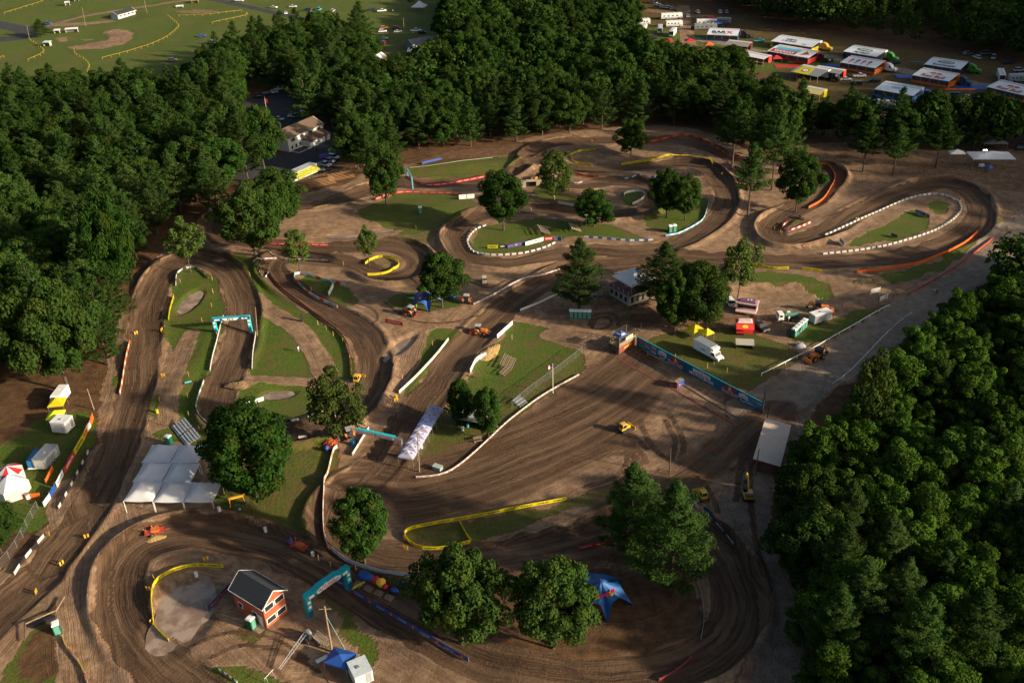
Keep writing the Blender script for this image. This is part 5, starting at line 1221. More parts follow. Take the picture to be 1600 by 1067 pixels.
# flagpole
x, y, z = G3(864, 614); t = thing('flagpole', 'white flagpole with a flag on the grass beside the start field', 'flagpole', (x, y, z)); h = px_h(864, 614, 568)
B().tube([(0, 0, 0), (0, 0, h)], [.08, .05], WHITE, 8).build('pole', t)
fb = B(); n = 10
for st in range(7):
    V = []
    for k in range(n + 1):
        xx = -.05 - k / n * 1.5; yy = .25 * math.sin(k * .8); dz = -.45 * k / n
        V += [(xx, yy, h - .1 - st * .16 + dz), (xx, yy, h - .26 - st * .16 + dz)]
    fb.add(V, [(2 * k, 2 * k + 1, 2 * k + 3, 2 * k + 2) for k in range(n)], TXTR if st % 2 == 0 else TXTW)
fb.add([(-.05, -.03, h - .1), (-.65, -.02, h - .28), (-.65, -.02, h - .85), (-.05, -.03, h - .67)], [(0, 1, 2, 3)], NAVY); fb.build('flag', t)
x, y, z = G3(418, 182); t = thing('flagpole', 'flagpole with a red flag on the parking lot behind the house', 'flagpole', (x, y, z))
B().tube([(0, 0, 0), (0, 0, 8)], .08, WHITE, 8).build('pole', t); B().box(.5, 0, 5.6, .9, .05, 1.5, RED).build('flag', t)
# fences
def fence(pix, label, h=1.2, rails=2, m=WHITE, gap=2.5, pr=.05, rr=.035, name='fence', mesh=False, cat='fence', group=None):
    pw = smoothpath(Pn(pix), False, gap); x0, y0 = pw[0]; z0 = hz(x0, y0); t = thing(name, label, cat, (x0, y0, z0), 0, group)
    # resample evenly
    seg = np.linalg.norm(pw[1:] - pw[:-1], axis=1); cum = np.concatenate([[0], np.cumsum(seg)]); n = max(1, min(95, int(round(cum[-1] / gap))))
    pp = [(np.interp(s, cum, pw[:, 0]) - x0, np.interp(s, cum, pw[:, 1]) - y0) for s in np.linspace(0, cum[-1], n + 1)]
    pz = [hz(a + x0, b_ + y0) - z0 for a, b_ in pp]
    for (a, b_), zz in zip(pp, pz): B().box(a, b_, zz - .3, pr * 2, pr * 2, h + .35, m if not mesh else STEEL).build('post', t)
    for r in range(rails):
        zr = h * (r + 1) / rails
        B().tube([(a, b_, zz + zr) for (a, b_), zz in zip(pp, pz)], rr, m, 5).build('rail', t)
    if mesh:
        b = B()
        for i in range(n):
            (a0, b0), (a1, b1) = pp[i], pp[i + 1]
            k = max(1, int(math.hypot(a1 - a0, b1 - b0) / .28))
            for j in range(k):
                f0, f1 = j / k, (j + .13) / k
                q0 = (a0 + (a1 - a0) * f0, b0 + (b1 - b0) * f0); q1 = (a0 + (a1 - a0) * f1, b0 + (b1 - b0) * f1)
                b.add([(q0[0], q0[1], pz[i]), (q1[0], q1[1], pz[i]), (q1[0], q1[1], pz[i] + h), (q0[0], q0[1], pz[i] + h)], [(0, 1, 2, 3)], STEEL)
        b.build('chain_link', t)
    return t
fence([(1190, 585), (1260, 550), (1330, 512), (1389, 481)], 'white guard rail between the truck lawn and the gravel road', .7, 1, WHITE, 4, .07, .09)
fence([(1300, 602), (1326, 582), (1360, 548), (1393, 515), (1424, 492)], 'grey guard rail on the wood side of the gravel road', .6, 1, ALU, 4, .07, .09)
fence([(800, 636), (830, 610), (870, 580), (910, 548)], 'chain link fence along the flagpole lawn', 1.8, 1, STEEL, 3, mesh=True)
fence([(0, 888), (20, 865), (35, 842), (44, 822), (60, 795)], 'chain link fence bending away at the lower left', 1.8, 1, STEEL, 2.5, mesh=True)
fence([(235, 662), (270, 670), (300, 672), (345, 685), (360, 690)], 'rope fence with dark posts behind the bleachers', 1.0, 1, DWOOD, 4, .06, .02)
fence([(800, 493), (840, 488), (880, 478)], 'low wire fence beside the row of toilets', 1.0, 1, DWOOD, 3, .05, .02)
fence([(1140, 470), (1200, 482), (1260, 487), (1330, 478), (1420, 462)], 'wire fence behind the tank truck and the loader', 1.0, 1, DWOOD, 5, .06, .025)
fence([(1360, 462), (1374, 458)], 'white gate rails beside the gravel road, upper', 1.4, 4, WHITE, 4, .05, .05)
fence([(1374, 474), (1386, 468)], 'white gate rails beside the gravel road, lower', 1.4, 4, WHITE, 4, .05, .05)
fence([(815, 905), (850, 890), (905, 870), (960, 862), (990, 858)], 'post fence behind the dense round maple', 1.1, 1, DWOOD, 3.2, .06, .02)
fence([(785, 344), (800, 335), (830, 328)], 'short picket fence by the oval maple', .9, 1, OFFW, 2, .05, .02)
fence([(430, 288), (470, 285), (520, 272), (570, 262)], 'wooden fence along the bank below the bleachers', 1.0, 2, WOOD, 3, .05, .04)
fence([(300, 318), (330, 312), (360, 308)], 'old wooden fence at the left wood edge by the entry lane', 1.0, 2, WOOD, 3, .05, .04)
YF = mat('yellow_fence_cap', (.62, .42, .03), .5)
for pix, lab in [([(7, 22), (40, 12), (66, 4), (67, -4)], 'yellow topped outfield fence of the far ball field'), ([(160, 93), (210, 80), (260, 60), (278, 45), (278, 38), (263, 27)], 'yellow topped outfield fence of the nearer ball field'),
                 ([(116, 78), (118, 86), (130, 92), (140, 102), (137, 113)], 'curved yellow topped fence at the left foul line'), ([(45, 62), (66, 76), (69, 82), (62, 88), (44, 95)], 'yellow topped fence bending around the small dugout'),
                 ([(280, 27), (330, 25), (378, 19)], 'yellow fence beyond the right outfield, far run'), ([(332, 38), (384, 27), (385, 22)], 'yellow fence beyond the right outfield, near run'), ([(0, 91), (6, 89)], 'end of a yellow fence at the left picture edge')]:
    fence(pix, lab, 1.1, 1, YF, 5, .05, .055)
# wooden stakes and course markers standing alone
mk0 = None
for i, (u, v) in enumerate([(117 * 1 + 108, 0)][:0] + [(149, 0)][:0] + [(255, 588), (213, 522), (253, 517), (138, 736), (75, 836), (136, 840), (97, 882), (57, 926), (1347, 317), (1339, 344), (1500, 316), (1210, 358), (1220, 364), (634, 858), (619, 626), (1128, 274), (885, 245), (1265, 296), (872, 243), (838, 281), (925, 222), (241, 905), (232, 922), (322, 875), (238, 972)]):
    x, y, z = G3(u, v)
    if mk0 is None:
        mk0 = thing('marker_board', 'small yellow marker board standing beside the course', 'marker', (x, y, z), .3 * i, 'yellow marker boards beside the course')
        B().box(-.28, 0, .0, .3, .08, .85, YELP).box(.28, 0, .0, .3, .08, .85, YELP).build('board', mk0); B().box(0, .08, 0, .5, .06, .1, WOOD).build('foot', mk0)
    else: dup(mk0, (x, y, z), .7 * i)
st0 = None
for i, (u, v) in enumerate([(282, 442), (332, 438), (333, 458), (331, 480), (316, 503), (339, 525), (295, 588), (294, 622), (295, 650), (250, 628), (676, 540), (629, 592), (498, 875), (517, 885), (556, 890), (661, 898), (1228, 588), (1250, 590), (1064, 568), (1012, 556), (1018, 545), (1036, 555), (1055, 560), (1105, 575), (1115, 572), (1136, 582), (800, 530), (487, 455), (537, 415), (391, 432), (408, 422), (1068, 266), (1034, 248), (1468, 305), (1350, 402), (510, 515), (521, 525), (536, 535), (547, 562), (497, 508), (650, 358)]):
    x, y, z = G3(u, v)
    if st0 is None:
        st0 = B().box(0, 0, -.2, .12, .1, 1.5, mat('stake_wood', (.45, .27, .10), .8)).build('wooden_stake', None, (x, y, z)); tag(st0, 'wooden stake standing alone beside the course', 'stake', 'lone wooden stakes beside the course')
    else: dup(st0, (x, y, z), .5 * i)
# bleachers
def bleacher(label, u, v, rz, L=5.5, rows=5, m=ALU, run=.75, rise_=.3, group=None):
    x, y, z = G3(u, v); t = thing('bleacher', label, 'bleacher', (x, y, z), rz, group)
    for r in range(rows):
        B().box(0, r * run, .45 + r * rise_, L, .28, .05, m).build('bench_plank', t)
        B().box(0, r * run - .35, .15 + r * rise_, L, .22, .04, m).build('foot_plank', t)
    for k in (-1, 0, 1):
        B().tube([(k * L * .42, -.3, .0), (k * L * .42, rows * run - .3, .4 + rows * rise_)], .05, DSTEEL).tube([(k * L * .42, rows * run - .5, 0), (k * L * .42, rows * run - .5, .35 + rows * rise_)], .05, DSTEEL).build('frame', t)
    return t
rb = heading(275, 658, 287, 673) 
bleacher('upper aluminium bleacher behind the white marquee', 277, 674, rb, 4.2, 5, ALU, .62, .2); bleacher('lower aluminium bleacher behind the white marquee', 290, 690, rb, 4.2, 5, ALU, .62, .2)
bleacher('wooden bleacher leaning on the middle oval bank, left', 855, 362, R(100), 5.5, 4, WOOD); bleacher('pale bleacher planks on the middle oval bank, right', 903, 358, R(100), 5, 4, mat('pale_planks', (.5, .42, .2), .7))
bleacher('dark bleacher on the flagpole lawn', 800, 570, R(75), 5, 4, WOOD); bleacher('small bench stand behind the flagpole lawn bleacher', 790, 583, R(60), 3, 2, WOOD)
for i, (u, v) in enumerate([(440, 305), (470, 300), (505, 290), (535, 280)]):
    bleacher(['first', 'second', 'third', 'last'][i] + ' wooden grandstand row from the left below the house', u, v, heading(430, 300, 540, 278), 9, 5, mat('orange_wood', (.42, .22, .09), .8, scale=4), .7, .25)
bleacher('aluminium bench stand behind the start field fence', 816, 632, R(50), 2.6, 3, ALU)
def table(label, u, v, rz, m=WOOD, L=1.8):
    x, y, z = G3(u, v); t = thing('picnic_table', label, 'table', (x, y, z), rz)
    B().box(0, 0, .72, L, .75, .05, m).build('table_top', t)
    for k in (-1, 1):
        B().box(0, k * .75, .42, L, .26, .05, m).build('bench', t); B().tube([(k * L * .35, -.8, 0), (k * L * .35, 0, .72), (k * L * .35, .8, 0)], .05, m, 5).build('leg', t)
table('wooden picnic table on the lawn beside the canopy row', 746, 688, R(15)); table('picnic table near the right of two dark trees', 772, 672, R(40))
# rounded dirt and straw heaps
def heap(label, u, v, a, b_, h, rot, m, seed, cat='heap', name='heap'):
    x, y, z = G3(u, v); rng = np.random.default_rng(seed); n = 22; V = []; k = 9
    for j in range(k + 1):
        r = j / k
        for i in range(n):
            th = i / n * 6.283; q = 1 + .14 * math.sin(3 * th + seed) + rng.normal(0, .03)
            V.append((a * r * q * math.cos(th), b_ * r * q * math.sin(th), h * (1 - r ** 1.7) * (1 + rng.normal(0, .10)) - .12 * (r > .9) - .1))
    Fc = [(j * n + i, j * n + (i + 1) % n, (j + 1) * n + (i + 1) % n, (j + 1) * n + i) for j in range(k) for i in range(n)]
    o = B().add(V, Fc, m).build(name, None, (x, y, z), rot); return tag(o, label, cat)
STRAW = mat('straw', (.34, .22, .08), .95, scale=5, var=.5)
heap('long heap of straw between the two white boards', 762, 552, 4.6, 2.0, .9, R(55), STRAW, 1, 'straw heap', 'straw_heap')
heap('heap of torn sod below the marquee canopy end', 243, 840, 2.0, 1.0, .5, .2, STRAW, 2, 'sod heap', 'sod_heap')
heap('grey gravel mound beside the slanted toilets', 1250, 541, 1.4, 1.2, 1.1, 0, mat('grey_tarp', (.30, .32, .34), .8), 3, 'mound', 'covered_mound')
heap('loose soil heap at the edge of the orange netting', 1362, 440, 5, 3, .9, 0, DIRTM, 4, 'soil heap', 'soil_heap')
heap('low bright soil bank at the small pond, left part', 372, 602, 3, 1.5, .8, 0, DIRTM, 5, 'soil heap', 'soil_heap')
heap('rubble heap of yellow straw on the dark bank', 508, 322, 3.8, 1.2, .5, .3, STRAW, 6, 'straw heap', 'straw_heap')
heap('dark dirt mound on the start field rim by the bench', 1107, 716, 1.4, .7, .35, 0, mat('weeds', (.05, .07, .02), .9), 7, 'weed tuft', 'weed_tuft')
heap('rocky spoil heap beside the tall pine', 925, 462, 1.4, 3, .6, .2, mat('pale_stones', (.36, .32, .27), .9, scale=4, var=.5), 8, 'stone heap', 'stone_heap')
# ================================================================= buildings
def poly_world(pix, z): return [P(u, v, z) for u, v in pix]
def gable_house(label, cx_, cy_, rz, L, W, hw, rise_, mwall, mroof, over=.45, name='house', z=None, cat='house'):
    z = hz(cx_, cy_) if z is None else z
    t = thing(name, label, cat, (cx_, cy_, z - .1), rz)
    w_ = B(); w_.box(0, 0, 0, L, W, hw, mwall)
    for s in (-1, 1): w_.add([(s * L / 2, -W / 2, hw), (s * L / 2, W / 2, hw), (s * L / 2, 0, hw + rise_)], [(0, 1, 2)], mwall)
    w_.build('wall', t)
    r = B(); e = W / 2 + over; dz = rise_ * over / (W / 2)
    for s in (-1, 1):
        r.slab([(-L / 2 - over, s * e, hw - dz + .06), (L / 2 + over, s * e, hw - dz + .06), (L / 2 + over, 0, hw + rise_ + .06), (-L / 2 - over, 0, hw + rise_ + .06)], .14, mroof)
    rf = r.build('roof', t)
    tr = B()
    for s in (-1, 1):
        for q in (-1, 1): tr.tube([(s * (L / 2 + over), q * e, hw - dz), (s * (L / 2 + over), 0, hw + rise_)], .09, WHITE, 4)
        tr.tube([(-L / 2 - over, s * e, hw - dz - .02), (L / 2 + over, s * e, hw - dz - .02)], .08, WHITE, 4)
    tr.build('roof_trim', t)
    return t
def window(t, x, z, w_, h, face, at, frame=WHITE, glass=GLASS):
    """face: 'x+','x-','y+','y-' ; at: coordinate of that wall"""
    s = 1 if face[1] == '+' else -1
    f = B(); g = B()
    if face[0] == 'y':
        f.box(x, at + s * .03, z, w_ + .24, .10, h + .24, frame); g.box(x, at + s * .09, z + .12, w_, .03, h, glass)
    else:
        f.box(at + s * .03, x, z, .10, w_ + .24, h + .24, frame); g.box(at + s * .09, x, z + .12, .03, w_, h, glass)
    o = f.build('window', t); g.build('pane', o); return o
# the red two storey house: gable end faces the lower right
c0 = np.array(P(418, 984)); c1 = np.array(P(450, 957)); c2 = np.array(P(382, 958))
gx = c1 - c0; Wd = float(np.linalg.norm(gx)); ax = math.atan2(gx[1], gx[0]) + math.pi / 2     # ridge runs away from the gable
Ld = 7.2; ctr = (c0 + c1) / 2 + np.array([math.cos(ax), math.sin(ax)]) * Ld / 2
red = gable_house('red two storey house with a black gable roof beside the muddy pond', ctr[0], ctr[1], ax + math.pi, Ld, Wd, 5.0, 1.7, BRICKR, BSHING)
for zz in (.7, 3.3):
    for k in (-1, 1): window(red, k * Wd * .24, zz, Wd * .38, .95, 'x+', Ld / 2)
for k in range(3): window(red, -2.3 + k * 2.0, 3.9, 1.5, .55, 'y-', -Wd / 2)
window(red, -2.2, 1.4, .8, .9, 'y-', -Wd / 2); window(red, 1.2, 1.4, 1.0, .8, 'y-', -Wd / 2)
B().box(2.4, -Wd / 2 - .05, .1, .95, .08, 2.1, WHITE).build('door', red); B().box(2.4, -Wd / 2 - .8, 0, 2, 1.4, .15, WOOD).build('step', red)
B().box(-4.3, 0, .0, 1.6, Wd * .8, 2.6, DWOOD).build('rear_annex', red)
# the pale two storey house by the parking lot
hcx, hcy = P(465, 222); rzh = heading(446, 246, 500, 222)
hs = gable_house('pale two storey house with a brown roof above the parking lot', hcx, hcy, rzh, 19.5, 9.5, 5.4, 2.3, CREAM, SHING)
for k in range(4):
    window(hs, -7.0 + k * 4.7, 3.5, 1.1, 1.3, 'y-', -4.75); B().box(-7.9 + k * 4.7, -4.8, 3.6, .35, .08, 1.4, BLACK).box(-6.1 + k * 4.7, -4.8, 3.6, .35, .08, 1.4, BLACK).build('shutter', hs)
for k in range(3): window(hs, -8.0 + k * 2.2, .9, .8, 1.2, 'y-', -4.75)
for k in range(2): window(hs, -2 + k * 4, 3.4, 1.1, 1.3, 'x+', 9.75)
a_ = B(); a_.box(3.2, -6.8, 0, 11, 4.0, 2.6, WHITE); a_.build('annex', hs)
B().slab([(-2.6, -9.2, 2.6), (9.0, -9.2, 2.6), (9.0, -4.7, 4.1), (-2.6, -4.7, 4.1)], .15, SHING).build('annex_roof', hs)
B().box(6.2, -8.9, .1, 1, .1, 2.1, WOOD).build('door', hs); B().box(9.3, -3.8, 3.0, 1.4, 1.6, .15, OFFW).build('porch_roof', hs)
B().box(-5.6, -8.9, 0, 7, .25, .5, WHITE).box(-9.0, -6.9, 0, .25, 4, .5, WHITE).build('garden_wall', hs)
for x_ in (-8, -6.5, -5, -3.5):
    pass
# long shed on the right
q = [P(1196, 653, 3.0), P(1231, 667, 3.0), P(1199, 722, 3.0), P(1178, 712, 3.0)]
L1 = math.dist(q[0], q[3]) + 1; W1 = math.dist(q[0], q[1]) * 1.05; cxs = sum(p[0] for p in q) / 4 + .8; cys = sum(p[1] for p in q) / 4; rzs = math.atan2(q[0][1] - q[3][1], q[0][0] - q[3][0])
sh = thing('shed', 'long shed with a pale low roof and dark red wall between road and wood', 'shed', (cxs, cys, hz(cxs, cys) - .1), rzs)
B().box(0, 0, 0, L1 - 1, W1 - 1.2, 2.7, mat('dark_red_wall', (.16, .02, .02), .7)).build('wall', sh)
sr = B()
for i in range(int(L1 / .5)):
    xx = -L1 / 2 + i * .5; sr.slab([(xx, -W1 / 2, 2.75), (xx + .44, -W1 / 2, 2.75), (xx + .44, W1 / 2, 3.25), (xx, W1 / 2, 3.25)], .1, PALEROOF)
sr.slab([(-L1 / 2, -W1 / 2, 2.71), (L1 / 2, -W1 / 2, 2.71), (L1 / 2, W1 / 2, 3.21), (-L1 / 2, W1 / 2, 3.21)], .08, PALEROOF).build('roof', sh)
B().box(-(L1 - 1) / 2 - .04, 0, .1, .06, 2.2, 2.1, DWOOD).build('door', sh)
# scoring building with roof tent
q0, q1, q2 = np.array(P(967, 452)), np.array(P(982, 479)), np.array(P(1020, 465))
sb_rz = math.atan2(*(q2 - q1)[::-1]); sbw = float(np.linalg.norm(q2 - q1)); sbl = float(np.linalg.norm(q0 - q1)) * .8
cs, sn = math.cos(sb_rz), math.sin(sb_rz); cb = q1 + np.array([cs, sn]) * sbw / 2 + np.array([-sn, cs]) * sbl / 2
sb = thing('scoring_building', 'block building with a dark roof terrace under a white peaked tent', 'building', (cb[0], cb[1], hz(*cb) - .1), sb_rz)
B().box(0, 0, 0, sbw, sbl, 3.0, CONC).build('wall', sb); B().box(0, 0, 3.0, sbw + .5, sbl + .5, .18, mat('maroon_roof', (.09, .035, .035), .8)).build('roof', sb)
for k in range(4): window(sb, -sbl * .36 + k * sbl * .24, 1.0, .9, 1.2, 'x-', -sbw / 2, CONC)
for k in range(4): window(sb, -sbw * .36 + k * sbw * .22, .6, .8, 1.7, 'y-', -sbl / 2, mat('tan_frame', (.45, .35, .18), .7))
for sx in (-1, 1):
    for k in range(5): B().box(sx * (sbw / 2 + .15), -sbl / 2 + k * sbl / 4, 3.18, .06, .06, 1.0, WHITE).build('rail_post', sb)
tt = canopy('white peaked tent pitched on the roof terrace of the block building', 996, 470, sb_rz, TENTW, sbw * 1.0, sbl * 1.0, h=2.3, rise=2.3, z=3.2)
tt.location = (cb[0] + .8 * cs, cb[1] + .8 * sn, hz(*cb) + 3.08)
x, y, z = G3(951, 466); t = thing('stair', 'dark wooden stair at the left side of the block building', 'stair', (x, y, z), sb_rz + 1.57)
for k in range(8): B().box(k * .32, 0, k * .36, .34, 1.6, .06, DWOOD).build('tread', t)
for s in (-1, 1): B().tube([(0, s * .8, .9), (2.5, s * .8, 3.8)], .04, DWOOD).build('handrail', t)
B().box(3.2, 0, 2.7, 1.8, 1.8, .1, DWOOD).build('landing', t)
# start tower
q1, q2 = np.array(P(967, 551)), np.array(P(993, 536)); rz = math.atan2(*(q2 - q1)[::-1]); tw = float(np.linalg.norm(q2 - q1)); td = 3.0
cs, sn = math.cos(rz), math.sin(rz); cb = q1 + np.array([cs, sn]) * tw / 2 + np.array([-sn, cs]) * td / 2
st_ = thing('start_tower', 'two level wooden start tower with red lower wall at the gate', 'tower', (cb[0], cb[1], hz(*cb)), rz)
for sx in (-1, 1):
    for sy in (-1, 1): B().box(sx * tw * .48, sy * td * .46, -.2, .2, .2, 4.7, DWOOD).build('post', st_)
B().box(0, 0, 2.0, tw + .3, td + .3, .16, WOOD).build('floor_deck', st_)
B().box(0, -td / 2 + .02, .2, tw * .94, .08, 1.7, mat('faded_red_board', (.22, .045, .03), .7)).box(-tw * .47, 0, .2, .08, td * .9, 1.7, DWOOD).build('lower_wall', st_)
B().box(0, -td / 2 - .04, 2.16, tw, .06, .75, WOOD).build('railing_board', st_)
for k in (3.1, 3.9, 4.5): B().tube([(-tw * .48, -td * .46, k), (tw * .48, -td * .46, k)], .05, DWOOD, 4).tube([(tw * .48, -td * .46, k), (tw * .48, td * .46, k)], .05, DWOOD, 4).tube([(-tw * .48, td * .46, k), (tw * .48, td * .46, k)], .05, DWOOD, 4).build('rail', st_)
B().box(.5, -td / 2 - .1, 2.9, tw * .42, .05, .8, mat('cream_board', (.75, .68, .38), .6)).build('score_board', st_)
B().box(.2, -td / 2 - .06, .9, tw * .5, .05, .35, YELP).build('yellow_strip', st_)
tb = B(); letter(tb, 'START', tw * .4, .3, lambda a, b_, o: (a, -td / 2 - .1 - o, b_), TXTR, -tw * .1, .92, .02); 
cc = canopy('dark blue canopy with white prints on top of the start tower', 970, 545, rz, mat('dark_blue_cloth', (.015, .06, .26), .6), 2.6, 2.4, h=1.9, rise=.8)
cc.location = (cb[0] - .8 * cs, cb[1] - .8 * sn, hz(*cb) + 2.2)
lb = B()
for q in range(4):
    c_, s_ = math.cos(q * math.pi / 2), math.sin(q * math.pi / 2)
    def fn(px, py, off, c_=c_, s_=s_): yy = -1.2 + py; return (px * c_ - yy * s_, px * s_ + yy * c_, 1.9 + .8 * py / 1.2 * .88 + off + .03)
    lb.add([fn(-.8, .15, 0), fn(.8, .15, 0), fn(.45, .55, 0), fn(-.45, .55, 0)], [(0, 1, 2, 3)], TXTW)
lb.build('print', cc)
x, y, z = G3(964, 549); t = B().box(0, 0, 0, .9, .08, 1.2, mat('pink_board', (.5, .18, .15), .6)).build('board', None, (x, y, z), R(50)); tag(t, 'small pink board leaning at the foot of the start tower', 'board')
# ball field buildings
cx_, cy_ = P(193, 25); g1 = gable_house('snack building with a dark roof and yellow trim at the ball field', cx_, cy_, heading(182, 31, 214, 22), 14.5, 5.5, 2.7, 1.4, mat('pale_blue_siding', (.40, .46, .52), .7), BSHING, name='snack_building', cat='building')
B().box(0, -3.3, 2.2, 15.2, 1.2, .25, mat('cream_trim', (.7, .6, .35), .6)).build('awning', g1)
for k in range(4): window(g1, -5 + k * 3.4, 1.0, 1.6, .9, 'y-', -2.75)
def hut(label, u, v, L, W, h, rz, mw, mr, name='dugout', cat='hut'):
    x, y, z = G3(u, v); t = thing(name, label, cat, (x, y, z), rz)
    B().box(0, W * .42, 0, L, .12, h, mw).box(-L / 2, 0, 0, .12, W * .84, h, mw).box(L / 2, 0, 0, .12, W * .84, h, mw).build('wall', t)
    B().slab([(-L / 2 - .3, -W / 2 - .3, h - .1), (L / 2 + .3, -W / 2 - .3, h - .1), (L / 2 + .3, W / 2 + .3, h + .25), (-L / 2 - .3, W / 2 + .3, h + .25)], .12, mr).build('roof', t)
    B().box(0, W * .2, .4, L * .85, .4, .08, WOOD).build('bench', t); return t
hut('long dugout with a white roof at the infield', 113, 51, 6.5, 2, 2.2, R(8), CONC, WHITE); hut('small dugout with a pale roof left of home plate', 75, 72, 3.5, 2.5, 2.2, R(-10), CONC, mat('pale_aqua', (.45, .6, .6), .6))
hut('small white square dugout roof beside the long dugout', 90, 52, 2.8, 2.5, 1.8, R(5), CONC, WHITE); hut('small white hut on the far grass', 106, 9, 2.6, 2.6, 2.2, R(20), OFFW, WHITE, 'hut')
hut('pale hut cut by the top picture edge', 120, 2, 2.6, 2.6, 2.0, R(20), OFFW, mat('pale_sky', (.45, .55, .62), .6), 'hut'); hut('white plank shelter by the outfield path', 281, 12, 4, 2, 1.0, R(8), WHITE, WHITE, 'hut'); hut('thin roofed shelter in the top row by the road', 305, 5, 4, 2.5, 2, R(8), WOOD, mat('ochre_roof', (.45, .38, .2), .7), 'hut')
hut('flat wooden shelter on the truck lawn', 1163, 543, 3.6, 1.7, 1.5, R(-10), DWOOD, mat('grey_planks', (.38, .35, .29), .8, scale=4), 'shelter', 'shelter')
hut('grey roofed long picnic shelter behind the pair of dark trees', 738, 662, 6.2, 3.6, 2.3, R(-22), DWOOD, mat('faded_roof', (.30, .31, .30), .8), 'shelter', 'shelter')
cx_, cy_ = P(667, 74); g2 = gable_house('grey roofed low building among the trees at the far entry', cx_, cy_, heading(640, 72, 692, 62), 20, 9, 3.2, 2.0, mat('greyblue_siding', (.25, .30, .36), .7), mat('grey_shingles', (.13, .14, .15), .9, scale=5), name='entry_building', cat='building')
# tunnel mouth
x, y, z = G3(830, 292); t = thing('tunnel_portal', 'small pale stone tunnel mouth under the course', 'tunnel portal', (x, y, z - .1), R(0))
B().box(-3.4, 0, 0, 3.4, .8, 2.3, mat('pale_block', (.42, .36, .26), .85, scale=3, var=.3)).box(3.4, 0, 0, 3.4, .8, 2.3, MATS['pale_block']).box(0, 0, 2.0, 3.4, .8, .5, MATS['pale_block']).build('stone_face', t)
B().box(0, .9, 0, 3.4, .6, 2.0, BLACK).build('opening_shade_block', t)  # black block paints the shade inside the tunnel
# culvert lower left
x, y, z = G3(68, 968); t = thing('retaining_frame', 'wooden log frame around a dark culvert on the bottom left slope', 'log frame', (x, y, z), R(30))
B().tube([(-2.6, 0, .6), (2.2, .3, .7)], .12, WOOD).build('log', t); B().tube([(2.0, 0, .7), (3.8, 3.0, .5)], .12, WOOD).build('log', t); B().tube([(-2.6, 0, .6), (-3.2, -3.4, .2)], .12, DWOOD).build('log', t)
B().box(0, -.6, -.2, 3.6, .7, .7, BLACK).build('opening_shade_block', t)  # black block paints the shade inside the culvert
# ================================================================= arches and big boards
def arch(label, uL, vL, uR, vR, h, mats_, th=.9, name='inflatable_arch', text=None, legtext=True, hump=0.0, cat='arch'):
    a = np.array(P(uL, vL)); b_ = np.array(P(uR, vR)); L = float(np.linalg.norm(b_ - a)); rz = math.atan2(*(b_ - a)[::-1]); c = (a + b_) / 2
    t = thing(name, label, cat, (c[0], c[1], hz(*c) - .05), rz); mface, mtop, mdark = mats_
    for s in (-1, 1):
        o = B(); o.box(s * (L / 2 - th / 2), 0, 0, th, th, h - th, mtop if s > 0 else mtop); o.box(s * (L / 2 - th / 2), -.02, .05, th * .96, th, 1.7, mdark)
        leg = o.build('leg', t, bevel=.12)
        lt = B(); f = flat((s * (L / 2 - th / 2), -th / 2 - .04, 0))
        for zz in (2.2, 3.2): lt.add([f(-.28, zz, .0), f(.28, zz, .0), f(.24, zz + .55, .0), f(-.24, zz + .55, .0)], [(0, 1, 2, 3)], TXTW)
        lt.build('print', leg)
    o = B(); pts = [(-L / 2, h - th), (L / 2, h - th), (L / 2, h), (L * .3, h), (L * .2, h + hump), (-L * .2, h + hump), (-L * .3, h), (-L / 2, h)]
    V = [(x_, -th / 2, z_) for x_, z_ in pts] + [(x_, th / 2, z_) for x_, z_ in pts]; n = len(pts)
    o.add(V, [tuple(range(n))], mface); o.add(V, [tuple(range(n, 2 * n))[::-1]] + [(i, i + n, (i + 1) % n + n, (i + 1) % n) for i in range(n)], mtop)
    bm_ = o.build('beam', t, bevel=.1)
    if text:
        tb = B(); f = flat((0, -th / 2 - .12, h - th))
        text(tb, f, L, th); tb.build('lettering', bm_)
    return t
def txt_moto(tb, f, L, th):
    tb.add([f(-2.3, .05, 0), f(2.3, .05, 0), f(2.5, .75, 0), f(1.5, 1.15, 0), f(-1.5, 1.15, 0), f(-2.5, .75, 0)], [(0, 1, 2, 3, 4, 5)], mat('badge_white', (.7, .72, .72), .5))
    letter(tb, 'LUCAS OIL', 2.6, .32, f, TXTR, -1.3, .72, .03); letter(tb, 'PRO MOTOCROSS', 4.2, .34, f, NAVY, -2.1, .33, .03); letter(tb, 'CHAMPIONSHIP', 3.2, .2, f, TXTR, -1.6, .08, .03)
    for k in (-1, 1): tb.add([f(k * L * .38 - .5, .15, 0), f(k * L * .38 + .5, .15, 0), f(k * L * .38 + .4, .7, 0), f(k * L * .38 - .6, .7, 0)], [(0, 1, 2, 3)], TXTW)
arch('teal inflatable arch with white badge over the bottom straight', 481, 966, 549, 917, 5.0, (TEAL, TEAL, NAVY), 1.0, text=txt_moto, hump=.35)
def txt_fly(tb, f, L, th):
    tb.add([f(-1.5, .1, 0), f(1.3, .1, 0), f(2.1, .75, 0), f(-2.2, .75, 0)], [(0, 1, 2, 3)], TXTW); letter(tb, 'FLY', 1.7, .5, f, NAVY, -.85, .17, .03)
    for k in (-1, 1): tb.add([f(k * L * .36 - .7, .25, 0), f(k * L * .36 + .7, .25, 0), f(k * L * .36 + .7, .65, 0), f(k * L * .36 - .7, .65, 0)], [(0, 1, 2, 3)], TXTW)
arch('teal and navy FLY inflatable arch over the left inner straight', 336, 522, 395, 518, 4.7, (DTEAL, mat('bright_teal', (.02, .42, .50), .5), NAVY), .85, text=txt_fly)
arch('plain blue arch over the far lane by the round maple', 637, 280, 645, 295, 4.5, (BLU, mat('steel_teal', (.10, .25, .30), .5), NAVY), .6)
